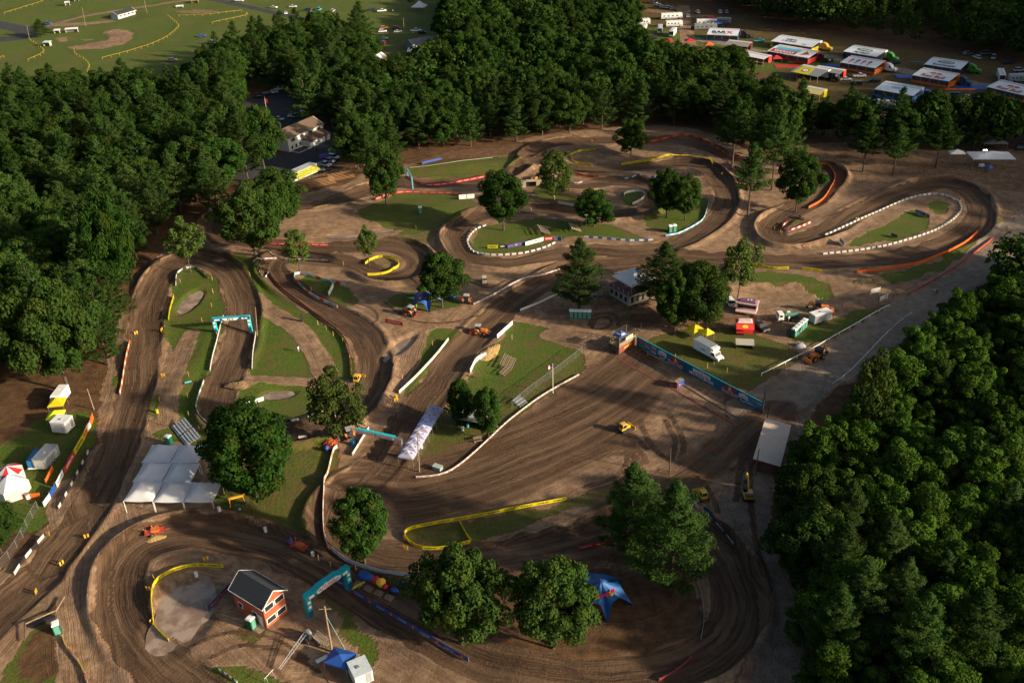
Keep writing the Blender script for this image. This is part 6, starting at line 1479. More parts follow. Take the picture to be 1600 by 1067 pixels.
# metal truss arch
a = np.array(P(552, 695)); b_ = np.array(P(629, 712)); L = float(np.linalg.norm(b_ - a)); rz = math.atan2(*(b_ - a)[::-1]); c = (a + b_) / 2; h = 4.6
t = thing('truss_arch', 'metal truss arch with a teal beam and red lettered panels over the mid straight', 'arch', (c[0], c[1], hz(*c)), rz)
for s in (-1, 1):
    x_ = s * L / 2; o = B()
    for dx, dy in ((-.18, -.18), (.18, -.18), (.18, .18), (-.18, .18)): o.tube([(x_ + dx, dy, 0), (x_ + dx, dy, h)], .045, ALU, 5)
    for k in range(9): o.tube([(x_ - .18, -.18, k * .5), (x_ + .18, -.18, k * .5 + .5)], .03, ALU, 4).tube([(x_ + .18, .18, k * .5), (x_ + .18, -.18, k * .5 + .5)], .03, ALU, 4)
    o.build('truss_leg', t); B().box(x_, 0, 0, .85, .85, 1.5, mat('blue_pad', (.0, .14, .36), .5)).build('leg_pad', t, bevel=.1)
for dz, dy in ((0, -.18), (0, .18), (-.36, -.18), (-.36, .18)): B().tube([(-L / 2, dy, h + dz), (L / 2, dy, h + dz)], .045, ALU, 5).build('truss_chord', t)
B().box(0, 0, h - .72, L * .78, .6, .85, DTEAL).build('beam_cover', t); B().box(0, 0, h + .135, L * .78, .66, .05, mat('bright_teal', (.02, .42, .50), .5)).build('beam_top', t)
for k, s_ in ((-1, 'SOUTHWICK'), (1, 'NATIONAL')):
    pb = B(); pb.box(k * L * .195, -.33, h - .66, L * .36, .04, .66, TXTW); pn = pb.build('panel', t); tb = B(); letter(tb, s_, L * .33, .46, flat((0, -.36, 0)), TXTR, k * L * .195 - L * .165, h - .56, .01); tb.build('lettering', pn)
# the big start banner
a = np.array(P(995, 538)); b_ = np.array(P(1190, 642)); L = float(np.linalg.norm(b_ - a)); rz = math.atan2(*(b_ - a)[::-1]); H = 2.6
t = thing('start_banner', 'long teal blue start gate banner with Red Bull and MOTOCROSS prints', 'banner wall', (a[0], a[1], hz(*((a + b_) / 2)) - .1), rz)
B().box(L / 2, 0, 0, L, .1, H, DTEAL).build('banner_cloth', t); B().box(L / 2, 0, H, L, .16, .08, TEAL).build('top_edge', t)
for k in range(14): B().box(L * k / 13, .16, -.3, .12, .12, H + .3, WOOD).build('post', t)
f = flat((0, -.05, 0)); tb = B()
for k_ in (.335, .765): bulls(tb, f, L * k_, 1.85, 1.65, .03)
for k_ in (.335, .765):
    for dx, dy in ((-.09, 0), (.09, 0), (0, -.08), (0, .08)): letter(tb, 'Red Bull', 4.2, .8, f, TXTW, L * k_ - 2.1 + dx, .38 + dy, .02)
    letter(tb, 'Red Bull', 4.2, .8, f, TXTR, L * k_ - 2.1, .38, .045)
tb.add([f(L * .55 - 2.6, 1.32, .01), f(L * .55 + 2.5, 1.32, .01), f(L * .55 + 2.3, 2.15, .01), f(L * .55 - 2.7, 2.15, .01)], [(0, 1, 2, 3)], TXTW)
letter(tb, 'LUCAS OIL', 4.4, .6, f, TXTR, L * .55 - 2.25, 1.42, .04); letter(tb, 'MOTOCROSS', 7.0, .72, f, TXTW, L * .55 - 3.6, .48, .04); letter(tb, 'PRO', 1.0, .2, f, TXTW, L * .55 - .5, 2.24, .03)
for k_ in (.225, .865):
    cx_ = L * k_; tb.add([f(cx_ - 1.2, 2.05, .01), f(cx_ - 1.25, 1.2, .01), f(cx_ - .7, .6, .01), f(cx_, .35, .01), f(cx_ + .7, .6, .01), f(cx_ + 1.25, 1.2, .01), f(cx_ + 1.2, 2.05, .01), f(cx_, 2.35, .01)], [tuple(range(8))], TXTW)
    tb.add([f(cx_ - .95, .95, .03), f(cx_, .55, .03), f(cx_ + .95, .95, .03), f(cx_ + 1.0, 1.2, .03), f(cx_ - 1.0, 1.2, .03)], [(0, 1, 2, 3, 4)], NAVY)
    letter(tb, 'LUCAS OIL', 2.1, .5, f, TXTR, cx_ - 1.05, 1.42, .04)
rnd = random.Random(3)
for k_, rows in ((.045, [('THOR', TXTR), ('HONDA', TXTR), ('MX', SKYB)]), (.095, [('fly', SKYB), ('DUNLOP', TXTY), ('parts', SKYB)]), (.15, [('THOR', TXTW), ('MX', ORV), ('HONDA', TXTW)]), (.915, [('GEICO', SKYB), ('HONDA', SKYB), ('MX', TXTW)]), (.95, [('DUNLOP', TXTY), ('parts', SKYB), ('MX', SKYB)]), (.983, [('THOR', TXTW), ('GEICO', SKYB), ('MX', TXTR)])):
    for r, (s_, m_) in enumerate(rows): letter(tb, s_, 1.7 if k_ < .9 else 1.3, .34, f, m_, L * k_ - (.85 if k_ < .9 else .65), 1.85 - r * .62, .03)
tb.build('lettering', t)
# gate line on the ground
gl = [((978, 545), (1162, 657), .28, DSTEEL, .10, 'black starting gate bar lying along the start line', 'start_gate'), ((964, 555), (1152, 664), .5, mat('red_gate_paint', (.16, .03, .03), .8, var=.5), .05, 'dark red painted line in front of the starting gate', 'gate_backstop')]
for (p0, p1, w_, m_, hh, lab, nm) in gl:
    a = np.array(P(*p0)); b_ = np.array(P(*p1)); L = float(np.linalg.norm(b_ - a)); root = thing(nm, lab, 'start gate', (a[0], a[1], hz(*a)), math.atan2(*(b_ - a)[::-1]))
    n = 40; o = B(); cs, sn = (b_ - a) / L
    for k in range(n):
        s0, s1 = L * k / n, L * (k + .9) / n; z0, z1 = (max(hz(a[0] + cs * s, a[1] + sn * s), hz(a[0] + cs * (s0 + s1) / 2, a[1] + sn * (s0 + s1) / 2)) - hz(*a) + hh for s in (s0, s1))
        o.slab([(s0, -w_ / 2, z0), (s1, -w_ / 2, z1), (s1, w_ / 2, z1), (s0, w_ / 2, z0)], .3, m_)
    o.build('gate_bar', root)
# starter's box
x, y, z = G3(1060, 603); t = thing('starter_booth', 'small blue printed starter booth in the middle of the start gate', 'booth', (x, y, z), heading(1054, 608, 1068, 599))
B().box(0, 0, 0, 2.3, 1.0, 1.5, mat('faded_red_board', (.3, .06, .05), .7)).build('wall', t); B().box(0, 0, 1.5, 2.3, 1.05, .06, WOOD).build('roof', t)
bb = B().box(.1, -.54, .1, 2.2, .04, 1.35, BLU).build('front_panel', t); tb = B(); bulls(tb, flat((0, -.57, 0)), -.35, .75, .62, .02); tb.build('bull_emblem', bb)
# the lying inflatable (half deflated bull figure reduced to cloth folds)
x, y, z = G3(585, 912); t = thing('deflated_inflatable', 'half deflated blue, red and yellow inflatable lying on pallets', 'inflatable', (x, y, z), heading(560, 903, 612, 926))
def blob(rx, ry, rz_, px, py, pz, m, seed):
    rng_ = np.random.default_rng(seed); b = B(); n, k = 18, 10; V = []
    for j in range(k + 1):
        ph = math.pi * j / k
        for i in range(n):
            th = 6.283 * i / n; q = 1 + .09 * math.sin(3 * th + seed) * math.sin(ph) + rng_.normal(0, .025)
            V.append((px + rx * q * math.sin(ph) * math.cos(th), py + ry * q * math.sin(ph) * math.sin(th), max(-.05, pz + rz_ * q * math.cos(ph))))
    return b.add(V, [(j * n + i, j * n + (i + 1) % n, (j + 1) * n + (i + 1) % n, (j + 1) * n + i) for j in range(k) for i in range(n)], m)
blob(1.9, .85, .8, -1.9, .3, .6, BLU, 1).build('blue_cloth', t, smooth=True); blob(.8, .6, .5, 4.2, .2, .45, BLU, 2).build('blue_tail', t, smooth=True)
blob(.9, .75, .75, .2, .3, .6, RED, 3).build('red_cloth', t, smooth=True); blob(.85, .8, .8, 1.3, .25, .7, TXTY, 4).build('yellow_cloth', t, smooth=True); blob(.7, .5, .5, 2.2, 0, .45, TXTC, 5).build('red_snout', t, smooth=True)
for k in range(4):
    x, y, z = G3(560 + k * 16, 913 + k * 7); p = thing('pallet', ['first', 'second', 'third', 'last'][k] + ' wooden pallet from the left under the lying inflatable', 'pallet', (x, y, z), heading(560, 903, 612, 926), 'pallets under the inflatable')
    for j in range(5): B().box(0, -.5 + j * .25, .12, 1.5, .16, .03, WOOD).build('slat', p)
    for j in (-1, 0, 1): B().box(j * .6, 0, 0, .1, 1.15, .12, WOOD).build('runner', p)
x, y, z = G3(560, 915); t = B().box(0, 0, 0, 2.6, .3, .3, YEL).build('barrier_beam', None, (x, y, z), R(38)); tag(t, 'yellow padded beam beside the right leg of the teal arch', 'beam')
# inflatable figure seen over the trees
x, y, z = G3(583, 124); t = thing('inflatable_figure', 'orange and blue inflatable standing in the far entry lane', 'inflatable', (x, y, z))
blob(1.1, 1.1, 3.4, .6, 0, 4.2, ORV, 7).build('orange_cloth', t, smooth=True); blob(1.5, 1.3, 1.8, -1.0, -.3, 2.0, BLU, 8).build('blue_cloth', t, smooth=True)
# ================================================================= machines
def wheels(t, pts, r, w_, hub=None):
    for x_, y_ in pts:
        o = B().wheel(x_, y_, r, r, w_, RUBBER).build('wheel', t); B().wheel(x_, y_, r, r * .5, w_ * 1.06, hub or STEEL, 10).build('rim', o)
def tracks(t, L, gauge, r, w_):
    for s in (-1, 1):
        pts = [(-L / 2 + r * math.cos(a), r + r * math.sin(a)) for a in np.linspace(math.pi / 2, 3 * math.pi / 2, 7)] + [(L / 2 + r * math.cos(a), r + r * math.sin(a)) for a in np.linspace(-math.pi / 2, math.pi / 2, 7)]
        o = B().prof(pts, w_, RUBBER, s * gauge / 2).build('track', t)
def dozer(label, u, v, rz, group=None):
    x, y, z = G3(u, v); t = thing('bulldozer', label, 'bulldozer', (x, y, z), rz, group); tracks(t, 2.2, 1.9, .42, .5)
    B().box(.75, 0, .6, 1.7, 1.0, .85, YELP, tx=.9).box(-.7, 0, .6, 1.5, 1.5, .6, YELP).build('body', t, bevel=.05)
    B().box(-.45, 0, 1.2, 1.25, 1.25, 1.0, GLASS).build('cab_glass', t); B().box(-.45, 0, 2.2, 1.6, 1.5, .16, YELP, tx=.9, ty=.9).build('cab_roof', t, bevel=.04)
    for a_ in (-1, 1):
        for c_ in (-1, 1): B().box(-.45 + a_ * .62, c_ * .62, 1.2, .1, .1, 1.0, YELP).build('cab_post', t)
    B().box(2.25, 0, .1, .14, 3.0, .95, YELP, rz=0).build('blade', t); B().tube([(1.0, .9, .4), (2.2, .9, .5)], .08, DSTEEL).tube([(1.0, -.9, .4), (2.2, -.9, .5)], .08, DSTEEL).build('blade_arm', t); B().tube([(1.2, .3, 1.4), (1.2, .3, 2.0)], .05, DSTEEL).build('exhaust', t)
    return t
for d_ in (dozer('yellow bulldozer alone on the open start field', 976, 673, heading(965, 677, 995, 664)), dozer('yellow bulldozer beside the pine pair at the right bend', 1097, 778, heading(1097, 778, 1086, 762)), dozer('yellow bulldozer in the birch bend behind the tree', 559, 596, R(75))): d_.scale = (.8, .8, .85)
def excavator(label, u, v, rz, mp=YELP):
    x, y, z = G3(u, v); t = thing('excavator', label, 'excavator', (x, y, z), rz); tracks(t, 2.6, 2.1, .42, .5)
    B().box(-.3, 0, .95, 2.9, 2.3, .9, mp).box(-1.3, 0, 1.85, 1.0, 2.1, .3, DSTEEL).build('house', t, bevel=.08); B().box(.55, .65, 1.3, 1.3, .95, 1.5, GLASS, tx=.85).box(.55, .65, 2.8, 1.2, .95, .08, BLACK).build('cab', t)
    B().prof([(1.0, 1.3), (1.4, 1.2), (3.0, 3.6), (4.4, 3.9), (4.3, 4.25), (2.8, 3.95)], .35, mp, -.35).build('boom', t); B().prof([(4.2, 4.2), (4.5, 4.1), (5.1, 1.6), (4.8, 1.5)], .28, mp, -.35).build('stick', t)
    B().prof([(4.7, 1.7), (5.2, 1.6), (5.3, .9), (4.9, .5), (4.3, .7)], .8, DSTEEL, -.35).build('bucket', t); return t
excavator('yellow excavator with raised boom at the near wood edge', 1168, 778, R(88)).scale = (.78, .78, .78)
def wloader(label, u, v, rz, mp=ORP, backhoe=True):
    x, y, z = G3(u, v); t = thing('loader', label, 'loader', (x, y, z), rz); wheels(t, [(-.9, 1.0), (-.9, -1.0), (1.5, .9), (1.5, -.9)], .68, .45, mp)
    B().box(1.1, 0, .85, 2.0, 1.0, .85, mp, tx=.92).box(-.5, 0, .75, 1.8, 1.5, .5, mp).build('body', t, bevel=.05); B().box(-.4, 0, 1.3, 1.4, 1.4, 1.15, GLASS, tx=.9).build('cab_glass', t); B().box(-.4, 0, 2.5, 1.7, 1.6, .12, BLACK).build('cab_roof', t)
    for s in (-1, 1): B().prof([(-.2, 1.6), (.1, 1.8), (2.4, 1.1), (2.9, .5), (2.6, .4), (2.1, .9)], .14, mp, s * .62).build('loader_arm', t)
    B().prof([(2.7, .2), (3.5, .15), (3.6, .4), (3.1, .9), (2.7, .9)], 2.3, mp).build('bucket', t)
    if backhoe: B().prof([(-1.3, .8), (-1.5, .7), (-2.3, 2.6), (-2.0, 2.9)], .25, mp).build('boom', t); B().prof([(-2.2, 2.8), (-1.9, 2.8), (-2.9, .9), (-3.2, 1.0)], .22, mp).build('dipper', t); B().prof([(-3.2, 1.1), (-2.8, 1.0), (-2.6, .5), (-3.1, .3), (-3.5, .6)], .6, DSTEEL).build('hoe_bucket', t)
    return t
wloader('orange loader with an attachment on the gravel road', 1276, 560, heading(1290, 552, 1264, 562)); wloader('orange backhoe loader behind the grey enclosed trailer', 1280, 486, heading(1270, 484, 1292, 486))
def tractor(label, u, v, rz, mp=ORP, cab=True, implement=None, fbucket=True):
    x, y, z = G3(u, v); t = thing('tractor', label, 'tractor', (x, y, z), rz); wheels(t, [(-.8, .85), (-.8, -.85)], .75, .42, mp); wheels(t, [(1.2, .7), (1.2, -.7)], .5, .3, mp)
    B().box(.9, 0, .8, 1.6, .75, .75, mp, tx=.9).box(-.5, 0, .75, 1.2, .9, .45, DSTEEL).build('body', t, bevel=.05)
    for s in (-1, 1): B().prof([(-1.5, 1.1), (-1.1, 1.6), (-.5, 1.6), (-.1, 1.1)], .45, mp, s * .82).build('fender', t)
    if cab: B().box(-.6, 0, 1.35, 1.15, 1.2, 1.0, GLASS, tx=.92).build('cab_glass', t); B().box(-.6, 0, 2.36, 1.4, 1.4, .12, mat('grey_roof_panel', (.35, .37, .38), .5)).build('cab_roof', t)
    else: B().box(-.7, 0, 1.2, .5, .5, .15, BLACK).box(-.95, 0, 1.3, .1, .5, .4, BLACK).build('seat', t); B().tube([(-1.1, .5, 1.2), (-1.1, .5, 2.3), (-1.1, -.5, 2.3), (-1.1, -.5, 1.2)], .05, DSTEEL).build('roll_bar', t)
    if fbucket:
        for s in (-1, 1): B().prof([(.2, 1.3), (.4, 1.5), (2.0, 1.0), (2.3, .4), (2.1, .35), (1.8, .8)], .1, mp, s * .55).build('loader_arm', t)
        B().prof([(2.1, .1), (2.8, .08), (2.6, .7), (2.2, .7)], 1.7, DSTEEL).build('bucket', t)
    if implement == 'tiller': B().box(-2.2, 0, .25, .9, 2.0, .55, REDP).build('tiller', t); B().tube([(-1.2, 0, .6), (-2.2, 0, .7)], .08, DSTEEL).build('hitch', t)
    if implement == 'rake': B().box(-2.4, 0, .35, .3, 2.4, .15, REDP).build('rake_bar', t); o = B(); [o.box(-2.4, -1.1 + k * .27, .0, .08, .06, .4, DSTEEL) for k in range(9)]; o.build('rake_teeth', t); B().tube([(-1.2, 0, .6), (-2.4, 0, .5)], .08, DSTEEL).build('hitch', t)
    return t
tractor('orange tractor with rake behind the blue star tent', 640, 491, heading(652, 493, 632, 486), implement='rake'); tractor('red orange tractor with cab on the open dirt by the star tent', 730, 472, R(80), fbucket=False)
tractor('orange tractor with grey roof at the top of the mid straight', 751, 522, heading(742, 520, 760, 522), implement='tiller'); tractor('orange tractor beside the left leg of the metal arch', 546, 682, R(110), fbucket=True)
def utv(label, u, v, rz, mp, mroof=None):
    x, y, z = G3(u, v); t = thing('utility_cart', label, 'utility cart', (x, y, z), rz); wheels(t, [(-1, .65), (-1, -.65), (1, .65), (1, -.65)], .36, .26)
    B().box(0, 0, .4, 2.8, 1.3, .35, mp).box(1.1, 0, .75, .7, 1.2, .35, mp, tx=.7).box(-1.0, 0, .75, 1.0, 1.3, .3, mp).build('body', t, bevel=.04); B().box(-.05, 0, .75, .6, 1.1, .25, BLACK).box(-.3, 0, .95, .12, 1.1, .5, BLACK).build('seat', t)
    for a_ in (-1, 1): B().tube([(-.45, a_ * .6, .75), (-.4, a_ * .58, 1.85), (.5, a_ * .58, 1.85), (.85, a_ * .6, 1.1)], .035, DSTEEL, 5).build('roll_cage', t)
    B().box(.05, 0, 1.87, 1.1, 1.25, .05, mroof or mp).build('roof', t); return t
utv('tan utility cart alone on the dirt right of the leafy tree', 757, 442, R(95), mat('tan_paint', (.42, .36, .24), .5), mat('tan_roof', (.5, .46, .36), .5)); utv('blue cart in the shade of the tree by the star tent', 703, 466, R(150), mat('blue_paint', (.02, .10, .32), .4))
def cart(label, u, v, rz, ball=BLU, mp=REDP, boom=False):
    """trailer with rakes, hoses and a drum"""
    x, y, z = G3(u, v); t = thing('work_trailer', label, 'work trailer', (x, y, z), rz); wheels(t, [(-.3, .85), (-.3, -.85)], .36, .25)
    B().box(0, 0, .45, 3.2, 1.6, .14, mp).build('deck', t); B().tube([(1.6, 0, .5), (2.7, 0, .45)], .06, mp).build('drawbar', t)
    for s in (-1, 1): B().tube([(-1.5, s * .75, .55), (-1.5, s * .75, 1.4), (1.4, s * .75, 1.1)], .05, mp).build('side_rail', t)
    o = B(); rr = random.Random(u)
    for k in range(9): a_ = rr.uniform(-1.2, 1.2); o.tube([(a_, rr.uniform(-.6, .6), .6), (a_ + rr.uniform(-1, 1), rr.uniform(-.9, .9), rr.uniform(1.1, 1.9))], .05, rr.choice([mp, ORP, WOOD, DSTEEL]), 5)
    o.build('loose_poles', t); B().box(.2, 0, .6, 1.4, 1.0, .5, ORP).build('tool_box', t)
    if ball:
        q = blob(.5, .5, .5, -1.9, 0, .9, ball, 3); q.build('blue_drum', t, smooth=True)
    return t
cart('red work trailer with a blue drum on the lawn above the bottom straight', 468, 856, heading(448, 852, 486, 866)); cart('red work trailer with blue drum beside the birch trunk', 518, 697, R(70)); cart('dark red drag implement on the straw pad left of the bottom bend', 242, 833, R(15), None)
# orange jib crane
x, y, z = G3(372, 790); t = thing('camera_crane', 'orange wheeled crane beside the marquee under the big maple', 'crane', (x, y, z), R(20))
B().box(0, 0, 1.9, 3.0, .4, .35, mat('amber_paint', (.72, .33, .02), .4)).build('beam', t, bevel=.04)
for px, py in ((-1.4, -.9), (-1.4, .9), (1.3, 0)): B().tube([(px * .9, 0, 2.0), (px, py, .3)], .08, MATS['amber_paint']).build('leg', t); B().wheel(px, py, .32, .32, .2, RUBBER).build('wheel', t)
B().tube([(1.4, 0, 2.2), (2.4, .5, 2.9)], .06, MATS['amber_paint']).build('arm', t); blob(.3, .3, .3, .1, -1.7, .5, mat('turquoise', (.05, .35, .42), .5), 2).build('ball', t, smooth=True)
# silver lift ladder / lattice mast lying by the bottom pole
x, y, z = G3(472, 1008); t = thing('boom_lift', 'dark lift with a long lattice boom stretched to the left', 'boom lift', (x, y, z), heading(478, 1000, 445, 1040))
B().box(-1.3, 0, .3, 2.0, 1.6, .9, BLACK).build('chassis', t, bevel=.05); wheels(t, [(-2.0, .8), (-2.0, -.8), (-.7, .8), (-.7, -.8)], .36, .25)
o = B()
for s in (-1, 1): o.tube([(-1.0, s * .3, 1.5), (5.6, s * .16, .7)], .045, ALU, 5)
o.tube([(-1.0, 0, 1.9), (5.6, 0, .95)], .045, ALU, 5)
for k in range(14): a_ = -1 + k * .47; zz = 1.5 - (a_ + 1) * .12; o.tube([(a_, -.3 + k * .01, zz), (a_ + .24, 0, zz + .36 - k * .01), (a_ + .47, .3 - k * .01, zz - .06)], .025, ALU, 4)
o.build('lattice_boom', t); blob(.4, .7, .5, -1.6, .2, 1.5, GREYV, 4).build('motor_cover', t, smooth=True)
x, y, z = G3(502, 1003); t = thing('flat_trailer', 'narrow wooden flat trailer right of the lattice boom lift', 'trailer', (x, y, z), heading(490, 992, 516, 1014))
B().box(0, 0, .5, 3.4, 1.2, .1, WOOD).build('deck', t); wheels(t, [(.2, .7), (.2, -.7)], .3, .2)
for s in (-1, 1): B().tube([(-1.7, s * .6, .6), (-1.7, s * .6, 1.0), (1.7, s * .6, 1.0), (1.7, s * .6, .6)], .04, OFFW, 4).build('side_rail', t)
x, y, z = G3(504, 1034); t = thing('folding_table', 'white folding table left of the blue canopy', 'table', (x, y, z), R(35)); B().box(0, 0, .72, 1.9, .75, .05, WHITE).build('table_top', t)
for sx in (-1, 1):
    for sy in (-1, 1): B().box(sx * .85, sy * .3, 0, .04, .04, .72, STEEL).build('leg', t)
x, y, z = G3(510, 1052); tag(B().box(0, 0, 0, 5.0, .9, .12, mat('rust_board', (.26, .12, .06), .8, scale=4)).build('plank_ramp', None, (x, y, z), R(-55)), 'long brown plank ramp between the table and the bottom edge', 'plank')
x, y, z = G3(422, 1062); t = thing('sawhorse', 'pale metal frame stand at the bottom edge left of centre', 'stand', (x, y, z), R(60))
for s in (-1, 1): B().tube([(s * .7, -.5, 0), (s * .7, 0, 1.3), (s * .7, .5, 0)], .04, ALU, 5).build('leg', t)
B().tube([(-1, 0, 1.3), (1, 0, 1.3)], .04, ALU, 5).build('bar', t)
# dark equipment stack
x, y, z = G3(632, 916); t = thing('equipment_stack', 'black covered equipment stack right of the lying inflatable', 'equipment', (x, y, z), R(-8)); B().box(0, 0, 0, 2.6, 1.4, .9, BLACK, tx=.9).build('cover', t, bevel=.1); B().tube([(-1, 0, .9), (.9, .2, 1.2)], .05, GREYV).build('poles', t)
tag(B().box(0, 0, 0, .95, .14, 2.1, BLACK).build('black_sign', None, G3(473, 502), R(70)), 'black upright sign on the grass strip beside the red marker row', 'sign')
x, y, z = G3(684, 733); t = thing('utility_box', 'green grey utility cabinet by the long red and white banner', 'cabinet', (x, y, z), R(-30)); B().box(0, 0, 0, 1.8, 1.1, .8, mat('sage_metal', (.24, .33, .29), .5)).build('cabinet', t, bevel=.04); B().box(0, 0, .8, 1.9, 1.2, .06, mat('sage_lid', (.34, .42, .38), .5)).build('lid', t)
for u, v, lab, m_ in [(723, 672, 'white bin at the left dark tree', WHITE), (731, 667, 'turquoise bin at the left dark tree', MATS['turquoise']), (659, 700, 'white drum beside the canopy row', WHITE), (489, 868, 'white drum at the end of the red work trailer', WHITE), (415, 830, 'white drum on the lawn edge above the bottom straight', WHITE), (619, 622, 'yellow drum at the lower end of the middle grass island', YELP), (1053, 562, 'white bucket behind the start banner', WHITE), (246, 645, 'yellow cone shaped bin on the small left grass patch', YEL), (307, 900, 'small white post on the rim of the muddy pond', WHITE), (345, 806, 'white drum below the orange crane', WHITE)]:
    x, y, z = G3(u, v); t = thing('drum', lab, 'drum', (x, y, z)); B().tube([(0, 0, 0), (0, 0, .85)], .3, m_, 10).build('barrel', t); B().tube([(0, 0, .85), (0, 0, .9)], .32, m_, 10).build('lid', t)
# ================================================================= vehicles
def roadwheels(t, xs, tr, r=.34, w_=.24, rims=True):
    for x_ in xs:
        for s in (-1, 1):
            o = B().wheel(x_, s * tr, r, r, w_, RUBBER).build('wheel', t)
            if rims: B().wheel(x_, s * tr, r, r * .55, w_ * 1.08, STEEL, 8).build('rim', o)
def car_proto(kind):
    t = thing('parked_car' if kind != 'pickup' else 'pickup_truck', 'x', 'car' if kind != 'pickup' else 'pickup truck')
    if kind == 'sedan': body = [(-2.25, .32), (2.2, .32), (2.25, .62), (1.95, .80), (.95, .92), (-1.6, .98), (-2.2, .92), (-2.3, .6)]; cab = [(-1.75, .95), (1.05, .90), (.25, 1.42), (-.95, 1.45)]; L = 4.5
    elif kind == 'suv': body = [(-2.25, .38), (2.2, .38), (2.25, .75), (2.0, .98), (1.1, 1.05), (-2.2, 1.08), (-2.3, .7)]; cab = [(-2.15, 1.06), (1.2, 1.03), (.55, 1.70), (-1.95, 1.74)]; L = 4.6
    elif kind == 'van': body = [(-2.5, .4), (2.4, .4), (2.5, .8), (2.1, 1.1), (1.6, 1.2), (-2.5, 1.25)]; cab = [(-2.48, 1.22), (1.75, 1.18), (1.1, 1.98), (-2.35, 2.05)]; L = 5
    else: body = [(-2.8, .5), (2.6, .5), (2.7, .9), (2.5, 1.12), (1.3, 1.2), (-.6, 1.2), (-2.8, 1.15)]; cab = [(-.75, 1.18), (1.35, 1.18), (.75, 1.82), (-.6, 1.85)]; L = 5.5
    w_ = 1.85 if kind != 'pickup' else 1.95
    bd = B().prof(body, w_, PAINTC)
    if kind == 'pickup': bd.box(-1.75, 0, 1.17, 1.7, 1.5, .02, BLACK)
    bd.build('body', t, bevel=.07)
    tp = [0, 0, .18, .18]; B().prof(cab, w_ - .12, GLASS, taper=tp).build('windows', t)
    xs_ = [p[0] for p in cab]; zt = cab[2][1]; B().prof([(cab[3][0] - .02, zt), (cab[2][0] + .02, zt - .02), (cab[2][0], zt + .05), (cab[3][0] + .1, zt + .06)], w_ - .44, PAINTC).build('roof', t)
    for k in (-1, 1): B().box(body[2][0] - .03 if False else body[1][0] + .01, k * w_ * .36, .62, .06, .3, .14, WHITE).build('headlight', t)
    for x_ in (-L * .29, L * .31):
        for s in (-1, 1): B().wheel(x_, s * (w_ / 2 - .1), .33, .34, .22, RUBBER).build('wheel', t)
    return t
CARP = {k: car_proto(k) for k in ('sedan', 'suv', 'van', 'pickup')}
CUSE = {k: 0 for k in CARP}
COL = {'white': (.72, .72, .72), 'silver': (.42, .43, .45), 'black': (.015, .015, .018), 'red': (.4, .02, .02), 'blue': (.03, .08, .28), 'grey': (.14, .15, .16), 'dark': (.03, .035, .045), 'maroon': (.16, .02, .025), 'orange': (.6, .18, .03), 'teal': (.05, .3, .32)}
def car(kind, u, v, rz, color, label, group=None):
    x, y, z = G3(u, v); src = CARP[kind]
    if CUSE[kind] == 0: src.location = (x, y, z); src.rotation_euler = (0, 0, rz); src['label'] = label; recolor(src, COL[color]); o = src
    else: o = dup(src, (x, y, z), rz, label, COL[color])
    if group: o['group'] = group
    CUSE[kind] += 1; return o
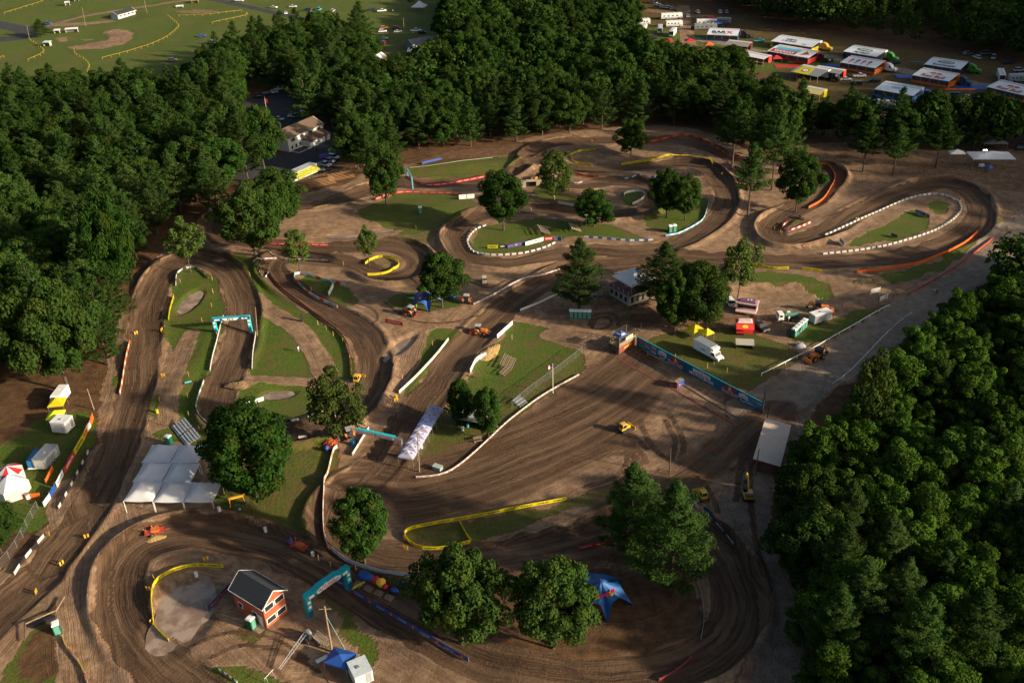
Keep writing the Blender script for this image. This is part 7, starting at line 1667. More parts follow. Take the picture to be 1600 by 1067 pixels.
for kind, u, v, rz, c, lab in [
 ('pickup', 374, 3, R(170), 'white', 'white pickup on the road at the top edge'), ('sedan', 428, 13, R(-20), 'white', 'white car on the road, left of two'), ('sedan', 447, 22, R(100), 'white', 'white car coming down the road, right of two'),
 ('sedan', 458, 12, R(-5), 'white', 'white car parked at the field edge beside the road'), ('suv', 480, 17, R(170), 'dark', 'dark car at the meadow edge, first of the row'), ('sedan', 489, 19, R(80), 'silver', 'silver car at the meadow edge, second of the row'),
 ('van', 499, 17, R(80), 'teal', 'teal van at the meadow edge behind the belt of trees'), ('suv', 520, 19, R(80), 'silver', 'silver car at the meadow edge near the last trees'), ('sedan', 316, 58, R(10), 'blue', 'bluish car parked on the grass by the outfield path'),
 ('suv', 334, 68, R(20), 'silver', 'silver car in the shade below the outfield path'), ('suv', 270, 96, R(20), 'grey', 'grey car under the trees below the outfield'), ('pickup', 74, 39, R(0), 'blue', 'dark blue truck behind the backstop of the ball field'),
 ('pickup', 582, 17, R(10), 'dark', 'dark pickup beside the white one on the entry meadow'), ('pickup', 597, 19, R(10), 'white', 'white pickup on the entry meadow'), ('suv', 642, 3, R(10), 'dark', 'dark car at the top edge left of the pavilion'),
 ('suv', 600, 46, R(20), 'orange', 'orange car in the entry lane'), ('suv', 598, 51, R(5), 'white', 'white car right below the orange one in the entry lane'), ('suv', 620, 46, R(0), 'maroon', 'maroon car across from the orange one'), ('sedan', 622, 51, R(5), 'silver', 'silver car below the maroon one'),
 ('pickup', 650, 50, R(-8), 'white', 'white pickup by the grey roofed entry building'), ('suv', 660, 53, R(-8), 'black', 'black car right of the white pickup at the entry building'), ('sedan', 600, 62, R(0), 'silver', 'silver car farther down the entry lane'), ('van', 600, 70, R(80), 'maroon', 'maroon van in the entry lane above the long white tent'),
 ('sedan', 436, 141, R(15), 'white', 'white car at the far end of the parking lot, top'), ('sedan', 427, 146, R(15), 'white', 'white car next in the parking lot row'), ('suv', 417, 149, R(15), 'dark', 'dark car in the parking lot row'), ('sedan', 406, 153, R(15), 'black', 'black car in the parking lot row'),
 ('pickup', 461, 184, R(-12), 'white', 'white pickup behind the roof of the pale house'), ('sedan', 436, 188, R(-30), 'silver', 'silver car partly hidden by the house roof'), ('sedan', 473, 179, R(-10), 'white', 'white car under the trees by the house'),
 ('pickup', 508, 260, R(-35), 'white', 'white truck behind the long trailer'), ('suv', 515, 254, R(-30), 'silver', 'silver car at the purple canopy'), ('suv', 521, 248, R(-30), 'white', 'white car at the lime canopy'), ('van', 497, 268, R(10), 'grey', 'grey van at the end of the long trailer'),
 ('suv', 1090, 21, R(92), 'white', 'white car alone at the upper paddock'), ('suv', 1125, 21, R(88), 'white', 'left white car of the pair at the upper paddock'), ('suv', 1135, 21, R(85), 'silver', 'right white car of the pair at the upper paddock'),
 ('sedan', 1022, 6, R(-30), 'silver', 'first car of the row at the upper paddock corner'), ('sedan', 1027, 9, R(-30), 'white', 'second car of the row at the upper paddock corner'), ('sedan', 1032, 11, R(-30), 'silver', 'third car of the row at the upper paddock corner'), ('sedan', 1037, 13, R(-30), 'white', 'fourth car of the row at the upper paddock corner'), ('suv', 1044, 14, R(-30), 'white', 'fifth car of the row at the upper paddock corner'), ('suv', 1051, 16, R(10), 'grey', 'last grey car of the row at the upper paddock corner'),
 ('pickup', 1343, 121, R(-8), 'white', 'white pickup behind the yellow rig'), ('pickup', 1020, 61, R(0), 'dark', 'dark pickup below the parked coaches'), ('pickup', 1186, 514, R(-62), 'black', 'black pickup with a grey cap beside the red food stand'),
 ('suv', 1139, 474, R(100), 'white', 'white car half hidden right of the broad tree'), ('suv', 1580, 170, R(-20), 'grey', 'grey car in the lower right of the paddock'), ('suv', 1597, 235, R(-10), 'dark', 'dark car at the right edge by the lit tent'), ('sedan', 1320, 182, R(-5), 'dark', 'dark car on the bare ground below the white transporter'),
 ('pickup', 1398, 100, R(5), 'dark', 'dark truck between the rider rig and the Kawasaki rig'), ('van', 1366, 129, R(170), 'black', 'black van left of the YAMAHA rig'), ('van', 1487, 152, R(170), 'black', 'black van left of the striped rig'), ('suv', 1512, 86, R(20), 'grey', 'grey car in the shaded back row behind the Kawasaki rig'), ('suv', 1526, 92, R(100), 'silver', 'silver car in the shaded back row, second'), ('van', 1540, 86, R(10), 'grey', 'grey van in the shaded back row, third'), ('van', 1552, 92, R(60), 'silver', 'silver van in the shaded back row, fourth'), ('pickup', 1575, 100, R(10), 'dark', 'dark pickup at the far end of the shaded back row'),
 ('suv', 1299, 96, R(70), 'black', 'black car on the lane right of the GASGAS rig'), ('sedan', 1322, 126, R(-8), 'silver', 'silver car beside the yellow rig front'), ('suv', 1172, 60, R(5), 'dark', 'dark car right of the BARX rig'), ('pickup', 1186, 66, R(-5), 'teal', 'teal truck near the wood edge right of the BARX rig'), ('van', 1082, 46, R(80), 'black', 'black van on the upper paddock lane'), ('sedan', 1075, 27, R(80), 'white', 'white cart on the upper paddock lane'),
 ('van', 1596, 122, R(0), 'grey', 'grey van among the trailers at the right edge'), ('suv', 1592, 112, R(0), 'silver', 'silver car behind the grey van at the right edge')]:
    car(kind, u, v, rz, c, lab)
def trailer(label, u0, v0, u1, v1, w_=2.4, h=2.6, m=None, roof=None, name='enclosed_trailer', vnose=True, cat='trailer', door=True, stripe=None, extra=None):
    """enclosed trailer whose near bottom edge runs through two photo points"""
    a = np.array(P(u0, v0)); b_ = np.array(P(u1, v1)); L = float(np.linalg.norm(b_ - a)); rz = math.atan2(*(b_ - a)[::-1]); n_ = np.array([-math.sin(rz), math.cos(rz)])
    c = (a + b_) / 2 + n_ * w_ / 2; t = thing(name, label, cat, (c[0], c[1], hz(*c)), rz); m = m or mat('grey_trailer_skin', (.24, .25, .26), .4)
    B().box(0, 0, .45, L, w_, h - .1, m).build('body', t, bevel=.06); B().box(0, 0, h + .35, L + .06, w_ + .06, .1, roof or WHITE).build('roof', t)
    roadwheels(t, [-.45, .45] if L > 4 else [0], w_ / 2 - .05, .36, .24)
    if vnose: B().tube([(L / 2, .5, .5), (L / 2 + 1.3, 0, .5)], .05, DSTEEL).tube([(L / 2, -.5, .5), (L / 2 + 1.3, 0, .5)], .05, DSTEEL).build('hitch', t)
    if door: B().box(-L / 2 - .02, 0, .6, .05, w_ * .8, h * .82, OFFW).build('rear_door', t); B().box(L * .25, -w_ / 2 - .02, .7, .8, .05, 1.9, mat('door_grey', (.3, .31, .32), .5)).build('door', t)
    if stripe: B().box(0, -w_ / 2 - .03, 1.1, L * .9, .03, .5, stripe).build('stripe', t)
    B().box(-.3, 0, h + .45, .5, .5, .12, GREYV).build('roof_vent', t)
    return t
trailer('grey enclosed trailer with white roof on the grass by the slanted toilets', 1272, 508, 1299, 500, 2.2, 2.3, roof=WHITE)
trailer('white box trailer with stacked prints right of the yellow tents', 106, 681, 119, 668, 3.4, 2.6, WHITE, WHITE)
trailer('dark grey enclosed trailer beside the blue van', 74, 737, 96, 712, 2.6, 2.4, GREYV, STEEL)
trailer('silver trailer cut by the bottom edge next to the blue canopy', 557, 1078, 585, 1066, 3.4, 2.2, mat('silver_skin', (.45, .5, .52), .4), mat('silver_roof', (.5, .56, .58), .4))
tt = trailer('long flat roofed transporter with a yellow printed side below the house', 452, 291, 497, 271, 3.4, 3.0, mat('pale_grey_skin', (.42, .44, .46), .5), mat('pale_roof_skin', (.40, .42, .42), .6))
B().slab([(-5, -4.6, 2.2), (6.0, -4.2, 2.2), (6.0, -1.75, 3.3), (-5, -1.75, 3.3)], .06, mat('olive_print', (.42, .42, .04), .6, var=.5, scale=2)).build('awning', tt)
def box_truck(label, u0, v0, u1, v1, mbox=WHITE, mroof=None, cab=True):
    a = np.array(P(u0, v0)); b_ = np.array(P(u1, v1)); L = float(np.linalg.norm(b_ - a)); rz = math.atan2(*(b_ - a)[::-1]); c = (a + b_) / 2 + np.array([-math.sin(rz), math.cos(rz)]) * 1.15
    t = thing('box_truck', label, 'box truck', (c[0], c[1], hz(*c)), rz); q = L * .16
    B().box(-q, 0, .75, L * .68, 2.35, 2.4, mbox).build('cargo_box', t, bevel=.03); B().box(-q, 0, 3.15, L * .69, 2.4, .06, mroof or mat('grey_box_roof', (.20, .22, .24), .6)).build('box_roof', t)
    x0 = L / 2 - L * .32
    B().prof([(x0, .5), (L / 2, .5), (L / 2 + .05, 1.0), (L / 2 - .15, 1.2), (L / 2 - .9, 1.35), (L / 2 - 1.3, 2.05), (x0, 2.15)], 1.95, WHITE).build('cab', t, bevel=.06)
    B().prof([(L / 2 - .93, 1.4), (L / 2 - .86, 1.4), (L / 2 - 1.27, 2.0), (L / 2 - 1.34, 2.0)], 1.7, GLASS).prof([(x0 + .2, 1.35), (L / 2 - 1.1, 1.35), (L / 2 - 1.4, 1.95), (x0 + .25, 2.0)], 2.0, GLASS).build('windows', t)
    B().box(x0 + .45, 0, 2.5, 1.0, 2.2, .6, WHITE, tx=.7).build('cab_deflector', t); B().box(L / 2 + .03, 0, .55, .06, 1.5, .4, BLACK).build('grille', t)
    for s in (-1, 1): B().box(L / 2 + .04, s * .8, .75, .06, .25, .2, WHITE).build('headlight', t)
    roadwheels(t, [L / 2 - .75, -L / 2 + 1.2], .9, .4, .28); B().box(-q * .6, -1.2, 1.6, 1.2, .03, .35, mat('blue_grey_print', (.2, .25, .3), .5)).build('print', t)
    return t
box_truck('white box truck with grey roof behind the start banner', 1083, 545, 1121, 566)
x, y, z = G3(96, 628); t = thing('step_van', 'white step van nose to the upper yellow tent', 'van', (x, y, z), R(-92)); B().box(-.6, 0, .5, 4.6, 2.1, 2.3, WHITE).prof([(1.6, .5), (2.6, .5), (2.6, 1.2), (2.2, 1.6), (1.9, 2.7), (1.6, 2.7)], 2.1, WHITE).build('body', t, bevel=.06)
for s in (-1, 1): B().prof([(1.98, 1.65), (2.27, 1.62), (1.98, 2.5), (1.9, 2.5)], .8, BLACK, s * .46).build('windshield', t)
roadwheels(t, [1.6, -1.6], .95)
x, y, z = G3(61, 722); t = thing('van', 'bright blue van left of the dark grey trailer', 'van', (x, y, z), heading(52, 737, 68, 712)); B().prof([(-2.6, .4), (2.6, .4), (2.6, 1.0), (2.0, 1.3), (1.5, 2.2), (-2.6, 2.25)], 2.0, mat('bright_blue_paint', (.01, .14, .36), .35)).build('body', t, bevel=.07); B().prof([(1.72, 1.4), (2.02, 1.32), (1.6, 2.1), (1.5, 2.1)], 1.8, GLASS).build('windshield', t); roadwheels(t, [1.7, -1.7], .9); B().box(-2.75, 0, .45, .3, 1.9, .2, WHITE).build('bumper', t)
x, y, z = G3(80, 638); t = thing('scooter', 'small white motorcycle beside the step van', 'motorcycle', (x, y, z), R(100))
B().tube([(-.4, 0, .6), (.3, 0, .75), (.5, 0, .9)], .12, WHITE).build('body', t); B().wheel(.65, 0, .3, .3, .1, RUBBER).build('wheel', t); B().wheel(-.65, 0, .3, .3, .1, RUBBER).build('wheel', t); B().tube([(.5, -.35, 1.0), (.5, .35, 1.0)], .03, BLACK).build('handlebar', t)
x, y, z = G3(93, 676); t = thing('folding_table', 'white L shaped table below the lower yellow tent', 'table', (x, y, z), R(8)); B().box(0, 0, .75, 2.4, .7, .05, WHITE).box(-.9, 1.0, .75, .7, 1.3, .05, WHITE).build('table_top', t); B().box(-1, 0, 0, .05, .5, .75, STEEL).box(1, 0, 0, .05, .5, .75, STEEL).build('leg', t)
x, y, z = G3(44, 778); t = thing('generator_box', 'small white cylinder tank by the white peaked tent', 'tank', (x, y, z)); B().tube([(0, 0, .0), (0, 0, 1.0)], .45, WHITE, 14).build('barrel', t); B().tube([(0, 0, 1.0), (0, 0, 1.08)], .46, GREYV, 14).build('lid', t)
# tank truck
x, y, z = G3(1229, 500); t = thing('tank_truck', 'white cab pump truck with a green tank behind the slanted toilets', 'truck', (x, y, z), heading(1240, 498, 1216, 500))
B().box(1.8, 0, .6, 1.5, 2.0, 1.7, WHITE, tx=.85).build('cab', t, bevel=.08); B().box(2.42, 0, 1.35, .1, 1.7, .7, GLASS).box(1.85, 0, 1.4, .8, 2.02, .6, GLASS).build('windows', t); B().tube([(-2.6, 0, 1.5), (.7, 0, 1.5)], .75, RAMPGREEN, 14).build('tank', t, smooth=False)
B().box(-.8, 0, .5, 4.6, 1.6, .3, DSTEEL).build('chassis', t); B().box(-.2, 0, 2.2, .8, .5, .2, WHITE).build('hatch', t); roadwheels(t, [1.8, -1.3, -2.1], .9, .42, .28)
# food stands
def stand(label, u0, v0, u1, v1, d, h, mw, mr, mtop, lip=1.2, txt=None, group=None):
    a = np.array(P(u0, v0)); b_ = np.array(P(u1, v1)); L = float(np.linalg.norm(b_ - a)); rz = math.atan2(*(b_ - a)[::-1]); c = (a + b_) / 2 + np.array([-math.sin(rz), math.cos(rz)]) * d / 2
    t = thing('food_trailer', label, 'food stand', (c[0], c[1], hz(*c)), rz); B().box(0, 0, .35, L, d, 1.0, mw).box(0, d * .3, 1.35, L, d * .38, 1.2, mw).build('body', t, bevel=.04)
    B().box(0, -d * .1, 1.35, L * .94, d * .55, 1.1, BLACK).build('serving_shade_block', t); rf = B().slab([(-L / 2 - .2, -d / 2 - .2, h), (L / 2 + .2, -d / 2 - .2, h), (L / 2 + .2, d / 2 + .2, h), (-L / 2 - .2, d / 2 + .2, h)], .3, mr).box(0, 0, h, L * .92, d * .8, .45, mtop, tx=.8, ty=.6).build('roof', t)  # black block paints the shade behind the serving window
    for sx in (-1, 1): B().box(sx * L * .48, -d * .46, 1.3, .1, .1, h - 1.5, WHITE).build('post', t)
    B().slab([(-L / 2, -d / 2 - lip, .95), (L / 2, -d / 2 - lip, .95), (L / 2, -d / 2, 1.15), (-L / 2, -d / 2, 1.15)], .3, mr).build('counter', t)
    if txt: tb = B(); letter(tb, txt, L * .8, .3, flat((0, -d / 2 - .22, h - .28)), TXTR, -L * .4, .02, .01); tb.build('lettering', t)
    B().wheel(0, -d / 2 + .05, .36, .36, .25, RUBBER).build('wheel', t); B().wheel(0, d / 2 - .05, .36, .36, .25, RUBBER).build('wheel', t)
    return t
PK = mat('pink_white_paint', (.62, .42, .40), .5, var=.25, scale=3)
s1 = stand('pink and white food trailer with a dark striped roof', 1150, 486, 1181, 491, 2.6, 2.8, PK, PK, mat('plum_roof', (.16, .08, .14), .5)); [B().tube([(k * .5, .1, 3.2), (k * .5, .1, 3.35)], .2, WHITE, 10).build('roof_vent', s1) for k in (0, 1.6)]
s2 = stand('red food stand with sun emblem awning beside the black pickup', 1150, 519, 1176, 520, 2.6, 2.7, REDP, RED, mat('white_pink_roof', (.6, .45, .42), .6)); B().slab([(-2.1, -2.7, 1.9), (2.1, -2.7, 1.9), (2.1, -1.4, 2.7), (-2.1, -1.4, 2.7)], .05, mat('scarlet_cloth', (.62, .04, .02), .6)).build('awning', s2)
B().add([(.7 * math.cos(a * .5236) , -2.05 + .38 * math.sin(a * .5236), 2.36 + .25 * math.sin(a * .5236)) for a in range(12)], [tuple(range(12))], TXTY).build('sun_emblem', s2)
# ---- paddock rigs
def tractor_unit(t, x0, m, y0=0):
    B().prof([(x0 + .2, .6), (x0 + 6.2, .6), (x0 + 6.3, 1.2), (x0 + 6.0, 1.7), (x0 + 4.3, 2.0), (x0 + 3.8, 2.9), (x0 + 2.6, 3.6), (x0 + 1.2, 3.7), (x0 + 1.2, 1.1), (x0 + .2, 1.0)], 2.3, m, y0).build('tractor_cab', t, bevel=.1)
    B().prof([(x0 + 3.95, 2.1), (x0 + 4.25, 2.05), (x0 + 3.85, 2.8), (x0 + 3.7, 2.8)], 2.0, GLASS, y0).prof([(x0 + 2.9, 2.0), (x0 + 3.8, 2.0), (x0 + 3.5, 2.7), (x0 + 2.9, 2.7)], 2.34, GLASS, y0).build('windows', t)
    B().box(x0 + 6.35, y0, .7, .08, 1.4, .9, STEEL).build('grille', t)
    for s in (-1, 1): B().tube([(x0 + 1.5, y0 + s * 1.05, 1.0), (x0 + 1.5, y0 + s * 1.05, 3.9)], .08, STEEL).build('exhaust_stack', t)
    for s in (-1, 1):
        for xx in (5.2, 1.4, .3): B().wheel(x0 + xx, y0 + s * 1.05, .5, .5, .35, RUBBER).build('wheel', t)
def rig(label, nl, fl, fr, nr, mroof, mwall, mtr, tracm=None, design=None, tractor_side=1, h1=3.0, h0=4.1, walls=True, group='race team rigs in the paddock', extra=0):
    A, Bq, Cq, D = np.array(P(*nl, h1)), np.array(P(*fl, h0)), np.array(P(*fr, h0)), np.array(P(*nr, h1))
    ex_ = (Cq - Bq + D - A) / 2; L = float(np.linalg.norm(ex_)); rz = math.atan2(ex_[1], ex_[0]); n_ = np.array([-math.sin(rz), math.cos(rz)]); d = abs(float(np.dot((Bq + Cq) / 2 - (A + D) / 2, n_))); d = min(max(d, 3.5), 8.0)
    c = (Bq + Cq) / 2
    t = thing('team_rig', label, 'race rig', (c[0], c[1], hz(*c)), rz, group)
    B().box(0, 1.3, 1.0, L, 2.5, 3.1, mtr).build('trailer_body', t, bevel=.05); B().box(0, 1.3, h0 + .0, L * .98, 2.3, .06, OFFW).build('trailer_roof', t)
    rf = B().slab([(-L / 2, -d, h1), (L / 2, -d, h1), (L / 2, 0, h0), (-L / 2, 0, h0)], .08, mroof).build('awning_roof', t)
    if walls:
        B().box(0, -d + .06, .1, L * .98, .05, 1.0, mwall).box(-L / 2 + .05, -d / 2, .1, .05, d, 2.2, mwall).box(L / 2 - .05, -d / 2, .1, .05, d, 2.2, mwall).build('side_wall', t)
        B().box(0, -d + .5, 1.1, L * .9, .05, 1.4, mat('awning_shade_paint', (.05, .05, .055), .6)).build('awning_shade_sheet', t)  # dark sheet stands in for the shade under the awning
    for k in range(5): B().box(-L / 2 + .1 + k * (L - .2) / 4, -d + .1, 0, .1, .1, h1, ALU).build('awning_post', t)
    if design:
        tb = B(); f = lambda x_, y_, off: (x_, -d + y_ * d * 1.0, h1 + (h0 - h1) * y_ + .03 + off)
        design(tb, f, L, d); tb.build('lettering', rf)
    for k in (-.42, -.34): 
        for s in (.25, 2.35): B().wheel(k * L * tractor_side, s, .5, .5, .35, RUBBER).build('wheel', t)
    if tracm:
        if tractor_side > 0: tractor_unit(t, L / 2 - .4, tracm, 1.3)
        else:
            sub = B()
            sub.T = Matrix.Rotation(math.pi, 4, 'Z') @ Matrix.Translation((0, -2.6, 0))
            x0 = L / 2 - .4; sub.prof([(x0 + .2, .6), (x0 + 6.2, .6), (x0 + 6.3, 1.2), (x0 + 6.0, 1.7), (x0 + 4.3, 2.0), (x0 + 3.8, 2.9), (x0 + 2.6, 3.6), (x0 + 1.2, 3.7), (x0 + 1.2, 1.1), (x0 + .2, 1.0)], 2.3, tracm, 1.3).build('tractor_cab', t, bevel=.1)
            g_ = B(); g_.T = sub.T; g_.prof([(x0 + 3.95, 2.1), (x0 + 4.25, 2.05), (x0 + 3.85, 2.8), (x0 + 3.7, 2.8)], 2.0, GLASS, 1.3).build('windows', t)
            for xx in (5.2, 1.4): [B().wheel(-(x0 + xx), s, .5, .5, .35, RUBBER).build('wheel', t) for s in (.25, 2.35)]
    return t
def band(tb, f, x0, x1, y0, y1, m, off=0): tb.add([f(x0, y0, off), f(x1, y0, off), f(x1, y1, off), f(x0, y1, off)], [(0, 1, 2, 3)], m)
def tl(tb, f, s, x0, x1, y0, y1, m, off=.05):
    V, Fc = text_geo(s, .03); w_ = V[:, 0].max(); tb.add([f(x0 + x_ / w_ * (x1 - x0), y0 + y_ * (y1 - y0), off) for x_, y_ in V], Fc, m)
def d_suz(tb, f, L, d): tl(tb, f, 'TWISTED TEA', -L * .25, L * .02, .55, .75, TXTDK); tl(tb, f, 'SUZUKI', -L * .22, L * .04, .28, .48, NAVY); tl(tb, f, 'S', -L * .29, -L * .25, .26, .5, TXTR); tl(tb, f, 'hep', L * .22, L * .32, .15, .3, TXTDK)
def d_gas(tb, f, L, d): band(tb, f, -L * .42, L * .16, .55, .92, SKYB); band(tb, f, -L * .46, L * .14, .08, .54, RED, .01); tl(tb, f, 'GASGAS', -L * .38, L * .08, .17, .45, TXTW); tb.add([f(L * .25, .2, .03), f(L * .42, .45, .03), f(L * .3, .85, .03)], [(0, 1, 2)], RED)
def d_mon(word):
    def g(tb, f, L, d):
        tb.add([f(-L * .2 + L * .0, .5, .02)] + [f(-L * .02 + L * .24 * math.cos(a * .3927), .68 + .2 * math.sin(a * .3927), .02) for a in range(16)], [tuple(range(1, 17))], TXTG); tl(tb, f, 'MONSTER', -L * .16, L * .16, .6, .76, TXTW); tl(tb, f, 'M', -L * .22, -L * .17, .56, .82, LIME)
        tl(tb, f, word, -L * .3 if word[0] == 'K' else -L * .22, L * .3 if word[0] == 'K' else L * .22, .12, .38, TXTDK)
    return g
def d_rb(tb, f, L, d):
    bulls(tb, lambda x_, y_, o: f(x_, .66 + y_ / d * 1.0, o), 0, 0, L * .17, .03); tl(tb, f, 'Red Bull', -L * .3, L * .32, .1, .45, TXTC)
def d_riders(tb, f, L, d):
    for k, m_ in enumerate([TXTR, NAVY, TXTR, TXTDK]):
        cx_ = -L * .3 + k * L * .17; tb.add([f(cx_ - .25, .15, .02), f(cx_ + .25, .15, .02), f(cx_ + .3, .55, .02), f(cx_ + 1.0, .6, .02), f(cx_ + .3, .72, .02), f(cx_ + .12, .86, .02), f(cx_ - .12, .86, .02), f(cx_ - .3, .72, .02), f(cx_ - 1.0, .6, .02), f(cx_ - .3, .55, .02)], [tuple(range(10))], m_)
def d_yam(tb, f, L, d): tl(tb, f, 'YAMAHA', -L * .2, L * .25, .45, .75, mat('pale_blue_print', (.2, .35, .6), .5)); band(tb, f, -L / 2, L / 2, .9, .97, SKYB)
def d_bar(tb, f, L, d): tl(tb, f, 'BAR', -L * .36, L * .1, .3, .72, TXTDK); tl(tb, f, 'X', L * .1, L * .32, .28, .74, TXTR); tl(tb, f, 'SUZUKI', -L * .3, L * .1, .1, .22, GREYV)
def d_dun(tb, f, L, d):
    band(tb, f, -L * .4, L * .15, .0, .98, YEL, .0); tb.add([f(L * .15, .0, .01), f(L * .4, .0, .01), f(L * .5, .98, .01), f(L * .05, .98, .01)], [(0, 1, 2, 3)], GREYV); tb.add([f(-L * .13 + L * .12 * math.cos(a * .5236), .5 + .24 * math.sin(a * .5236), .03) for a in range(12)], [tuple(range(12))], TXTDK); tb.add([f(-L * .13 + L * .09 * math.cos(a * .5236), .5 + .17 * math.sin(a * .5236), .05) for a in range(12)], [tuple(range(12))], TXTW); tl(tb, f, 'D', -L * .16, -L * .1, .4, .6, TXTR, .07)
RW_ = mat('rig_white', (.62, .66, .70), .5, var=.06, scale=.5); OW = mat('orange_wall_cloth', (.60, .13, .02), .6); BW = mat('blue_wall_cloth', (.02, .14, .42), .6)
rig('white SUZUKI rig in the upper paddock row with a yellow end', (1210, 68), (1218, 56), (1281, 66), (1276, 77), RW_, YEL, WHITE, YELP, d_suz)
rig('white, red and light blue GASGAS rig', (1208, 83), (1214, 71), (1277, 83), (1274, 93), WHITE, RED, RED, BLACK, d_gas)
rig('white rig with a green claw oval in the middle of the paddock', (1325, 84), (1331, 72), (1384, 81), (1377, 92), RW_, BLACK, WHITE, LIME, d_mon('PRO CIRCUIT'))
rig('orange walled rig with four rider figures on its white roof', (1319, 101), (1326, 88), (1382, 97), (1373, 110), WHITE, OW, ORV, WHITE, d_riders)
rig('yellow, grey and white tyre service rig', (1256, 120), (1246, 101), (1300, 111), (1289, 127), GREYV, BLACK, WHITE, BLACK, d_dun, walls=False)
rig('low dark red trailer rig behind the yellow one', (1276, 110), (1274, 103), (1320, 111), (1318, 116), GREYV, RED, RED, None, None, walls=False, h1=3.6)
rig('white Kawasaki rig with a green claw oval', (1449, 104), (1455, 91), (1512, 99), (1506, 112), RW_, BLACK, BLACK, LIME, d_mon('Kawasaki'))
rig('white Red Bull rig with orange walls in front of the Kawasaki one', (1430, 121), (1439, 108), (1497, 118), (1488, 131), WHITE, OW, ORV, NAVY, d_rb)
rig('white Red Bull rig with orange walls cut by the right edge', (1552, 138), (1560, 127), (1620, 140), (1612, 153), WHITE, OW, ORV, None, d_rb)
rig('white and blue YAMAHA rig behind the tree tops', (1370, 145), (1380, 128), (1441, 140), (1431, 154), RW_, BW, WHITE, mat('royal_paint', (.01, .06, .40), .35), d_yam)
rig('grey and white striped rig above the lower right pines', (1497, 166), (1505, 149), (1560, 158), (1550, 172), mat('striped_white', (.5, .54, .58), .5, var=.7, scale=.8), BLACK, BLACK, BLACK, None, -1)
rig('pale BARX rig near the upper coaches', (1106, 56), (1108, 45), (1156, 47), (1154, 58), RW_, NAVY, NAVY, BLACK, d_bar)
rig('taupe roofed rig with two roof panels at the wood edge', (1134, 70), (1137, 64), (1173, 68), (1171, 74), mat('taupe_roof', (.30, .26, .24), .6), DWOOD, mat('maroon_paint', (.12, .02, .02), .4), None, None, walls=False)
rig('white and red roofed rig at the left end of the lower row', (1160, 86), (1163, 81), (1202, 88), (1197, 94), WHITE, RED, RED, None, None, walls=False, h1=3.5)
rig('small yellow and black rig hidden under the trees', (1256, 143), (1258, 136), (1290, 141), (1282, 149), mat('cream_roof', (.6, .5, .2), .6), BLACK, YEL, None, None, walls=False)
# transporter without awning
x, y, z = G3(1352, 170); t = thing('transporter', 'white and light blue transporter with tractor parked on the bare ground', 'truck', (x, y, z), math.pi + heading(1318, 166, 1380, 172))
B().box(-4.0, 0, 1.0, 13.5, 2.5, 3.0, WHITE).box(-4.0, 0, 1.0, 13.6, 2.54, .9, SKYB).build('trailer_body', t, bevel=.05); B().box(-4, 0, 4.0, 13.2, 2.3, .06, OFFW).build('trailer_roof', t); tractor_unit(t, 2.6, mat('blue_white_paint', (.35, .5, .6), .4)); roadwheels(t, [-9.5, -8.3], 1.05, .5, .35)
# coaches / motorhomes
def coach(label, u, v, rz, L=10, m=None, roofm=None, mh=2.9, stripe=None):
    x, y, z = G3(u, v); t = thing('motorhome', label, 'motorhome', (x, y, z), rz, None)
    B().prof([(-L / 2, .5), (L / 2 - .1, .5), (L / 2, 1.2), (L / 2 - .25, mh + .3), (-L / 2, mh + .4)], 2.5, m or WHITE).build('body', t, bevel=.08); B().prof([(L / 2 - .07, 1.4), (L / 2 + .02, 1.35), (L / 2 - .17, mh), (L / 2 - .25, mh)], 2.2, GLASS).build('windshield', t)
    for k in range(4): B().box(-L * .36 + k * L * .2, 0, 1.6, .9, 2.54, .6, GLASS).build('window', t)
    B().box(0, 0, .9, L * .94, 2.53, .25, stripe or NAVY).build('stripe', t)
    for k in (-.25, .1, .32): B().box(k * L, 0, mh + .38, .9, .8, .25, OFFW if roofm is None else roofm).build('roof_unit', t)
    roadwheels(t, [L * .32, -L * .28], 1.1, .46, .3, False); return t
for lab, u, v, rz, L, m in [('white coach at the left end of the upper paddock', 1005, 39, R(5), 7.5, WHITE), ('white coach nose to camera at the left of the upper paddock', 1006, 50, R(-105), 8, WHITE), ('striped coach nose to camera in the middle of the upper paddock', 1031, 51, R(-100), 9, mat('coach_grey', (.45, .47, .5), .4)),
                            ('long white coach in the back row of the upper paddock', 1049, 30, R(3), 12, WHITE), ('white coach in front of the long one', 1053, 42, R(2), 9, WHITE), ('white coach nose to camera near the long ones', 1051, 56, R(-110), 9, WHITE),
                            ('white coach behind the BARX rig', 1104, 40, R(-4), 11, WHITE), ('dark coach behind the BARX rig, nearer', 1102, 47, R(-2), 12, GREYV), ('silver round coach right of the blue tent', 1131, 38, R(-20), 8, STEEL),
                            ('white coach with roof stripes by the right paddock lane', 1563, 124, R(-110), 11, WHITE), ('pale coach far right at the upper paddock lane', 1590, 128, R(0), 8, mat('coach_grey', (.4, .4, .4), .4)), ('white coach in the front right of the paddock', 1562, 172, R(-60), 7, WHITE)]:
    coach(lab, u, v, rz, L, m)
for lab, u, v, m_ in [('red canopy at the edge of the upper paddock trees', 1044, 70, RED), ('red and white canopy farther right at the upper trees', 1077, 70, RED), ('orange canopy half hidden in the upper trees', 1107, 76, ORV), ('orange canopy lower in the upper trees', 1101, 84, ORV), ('blue canopy beside the coaches', 1122, 42, BLU), ('red canopy beside the coaches', 1110, 33, RED), ('orange red canopy low in the trees', 1077, 90, ORV), ('red canopy left of the GASGAS rig', 1212, 97, RED)]:
    canopy(lab, u, v, R(5), m_, 4.2)
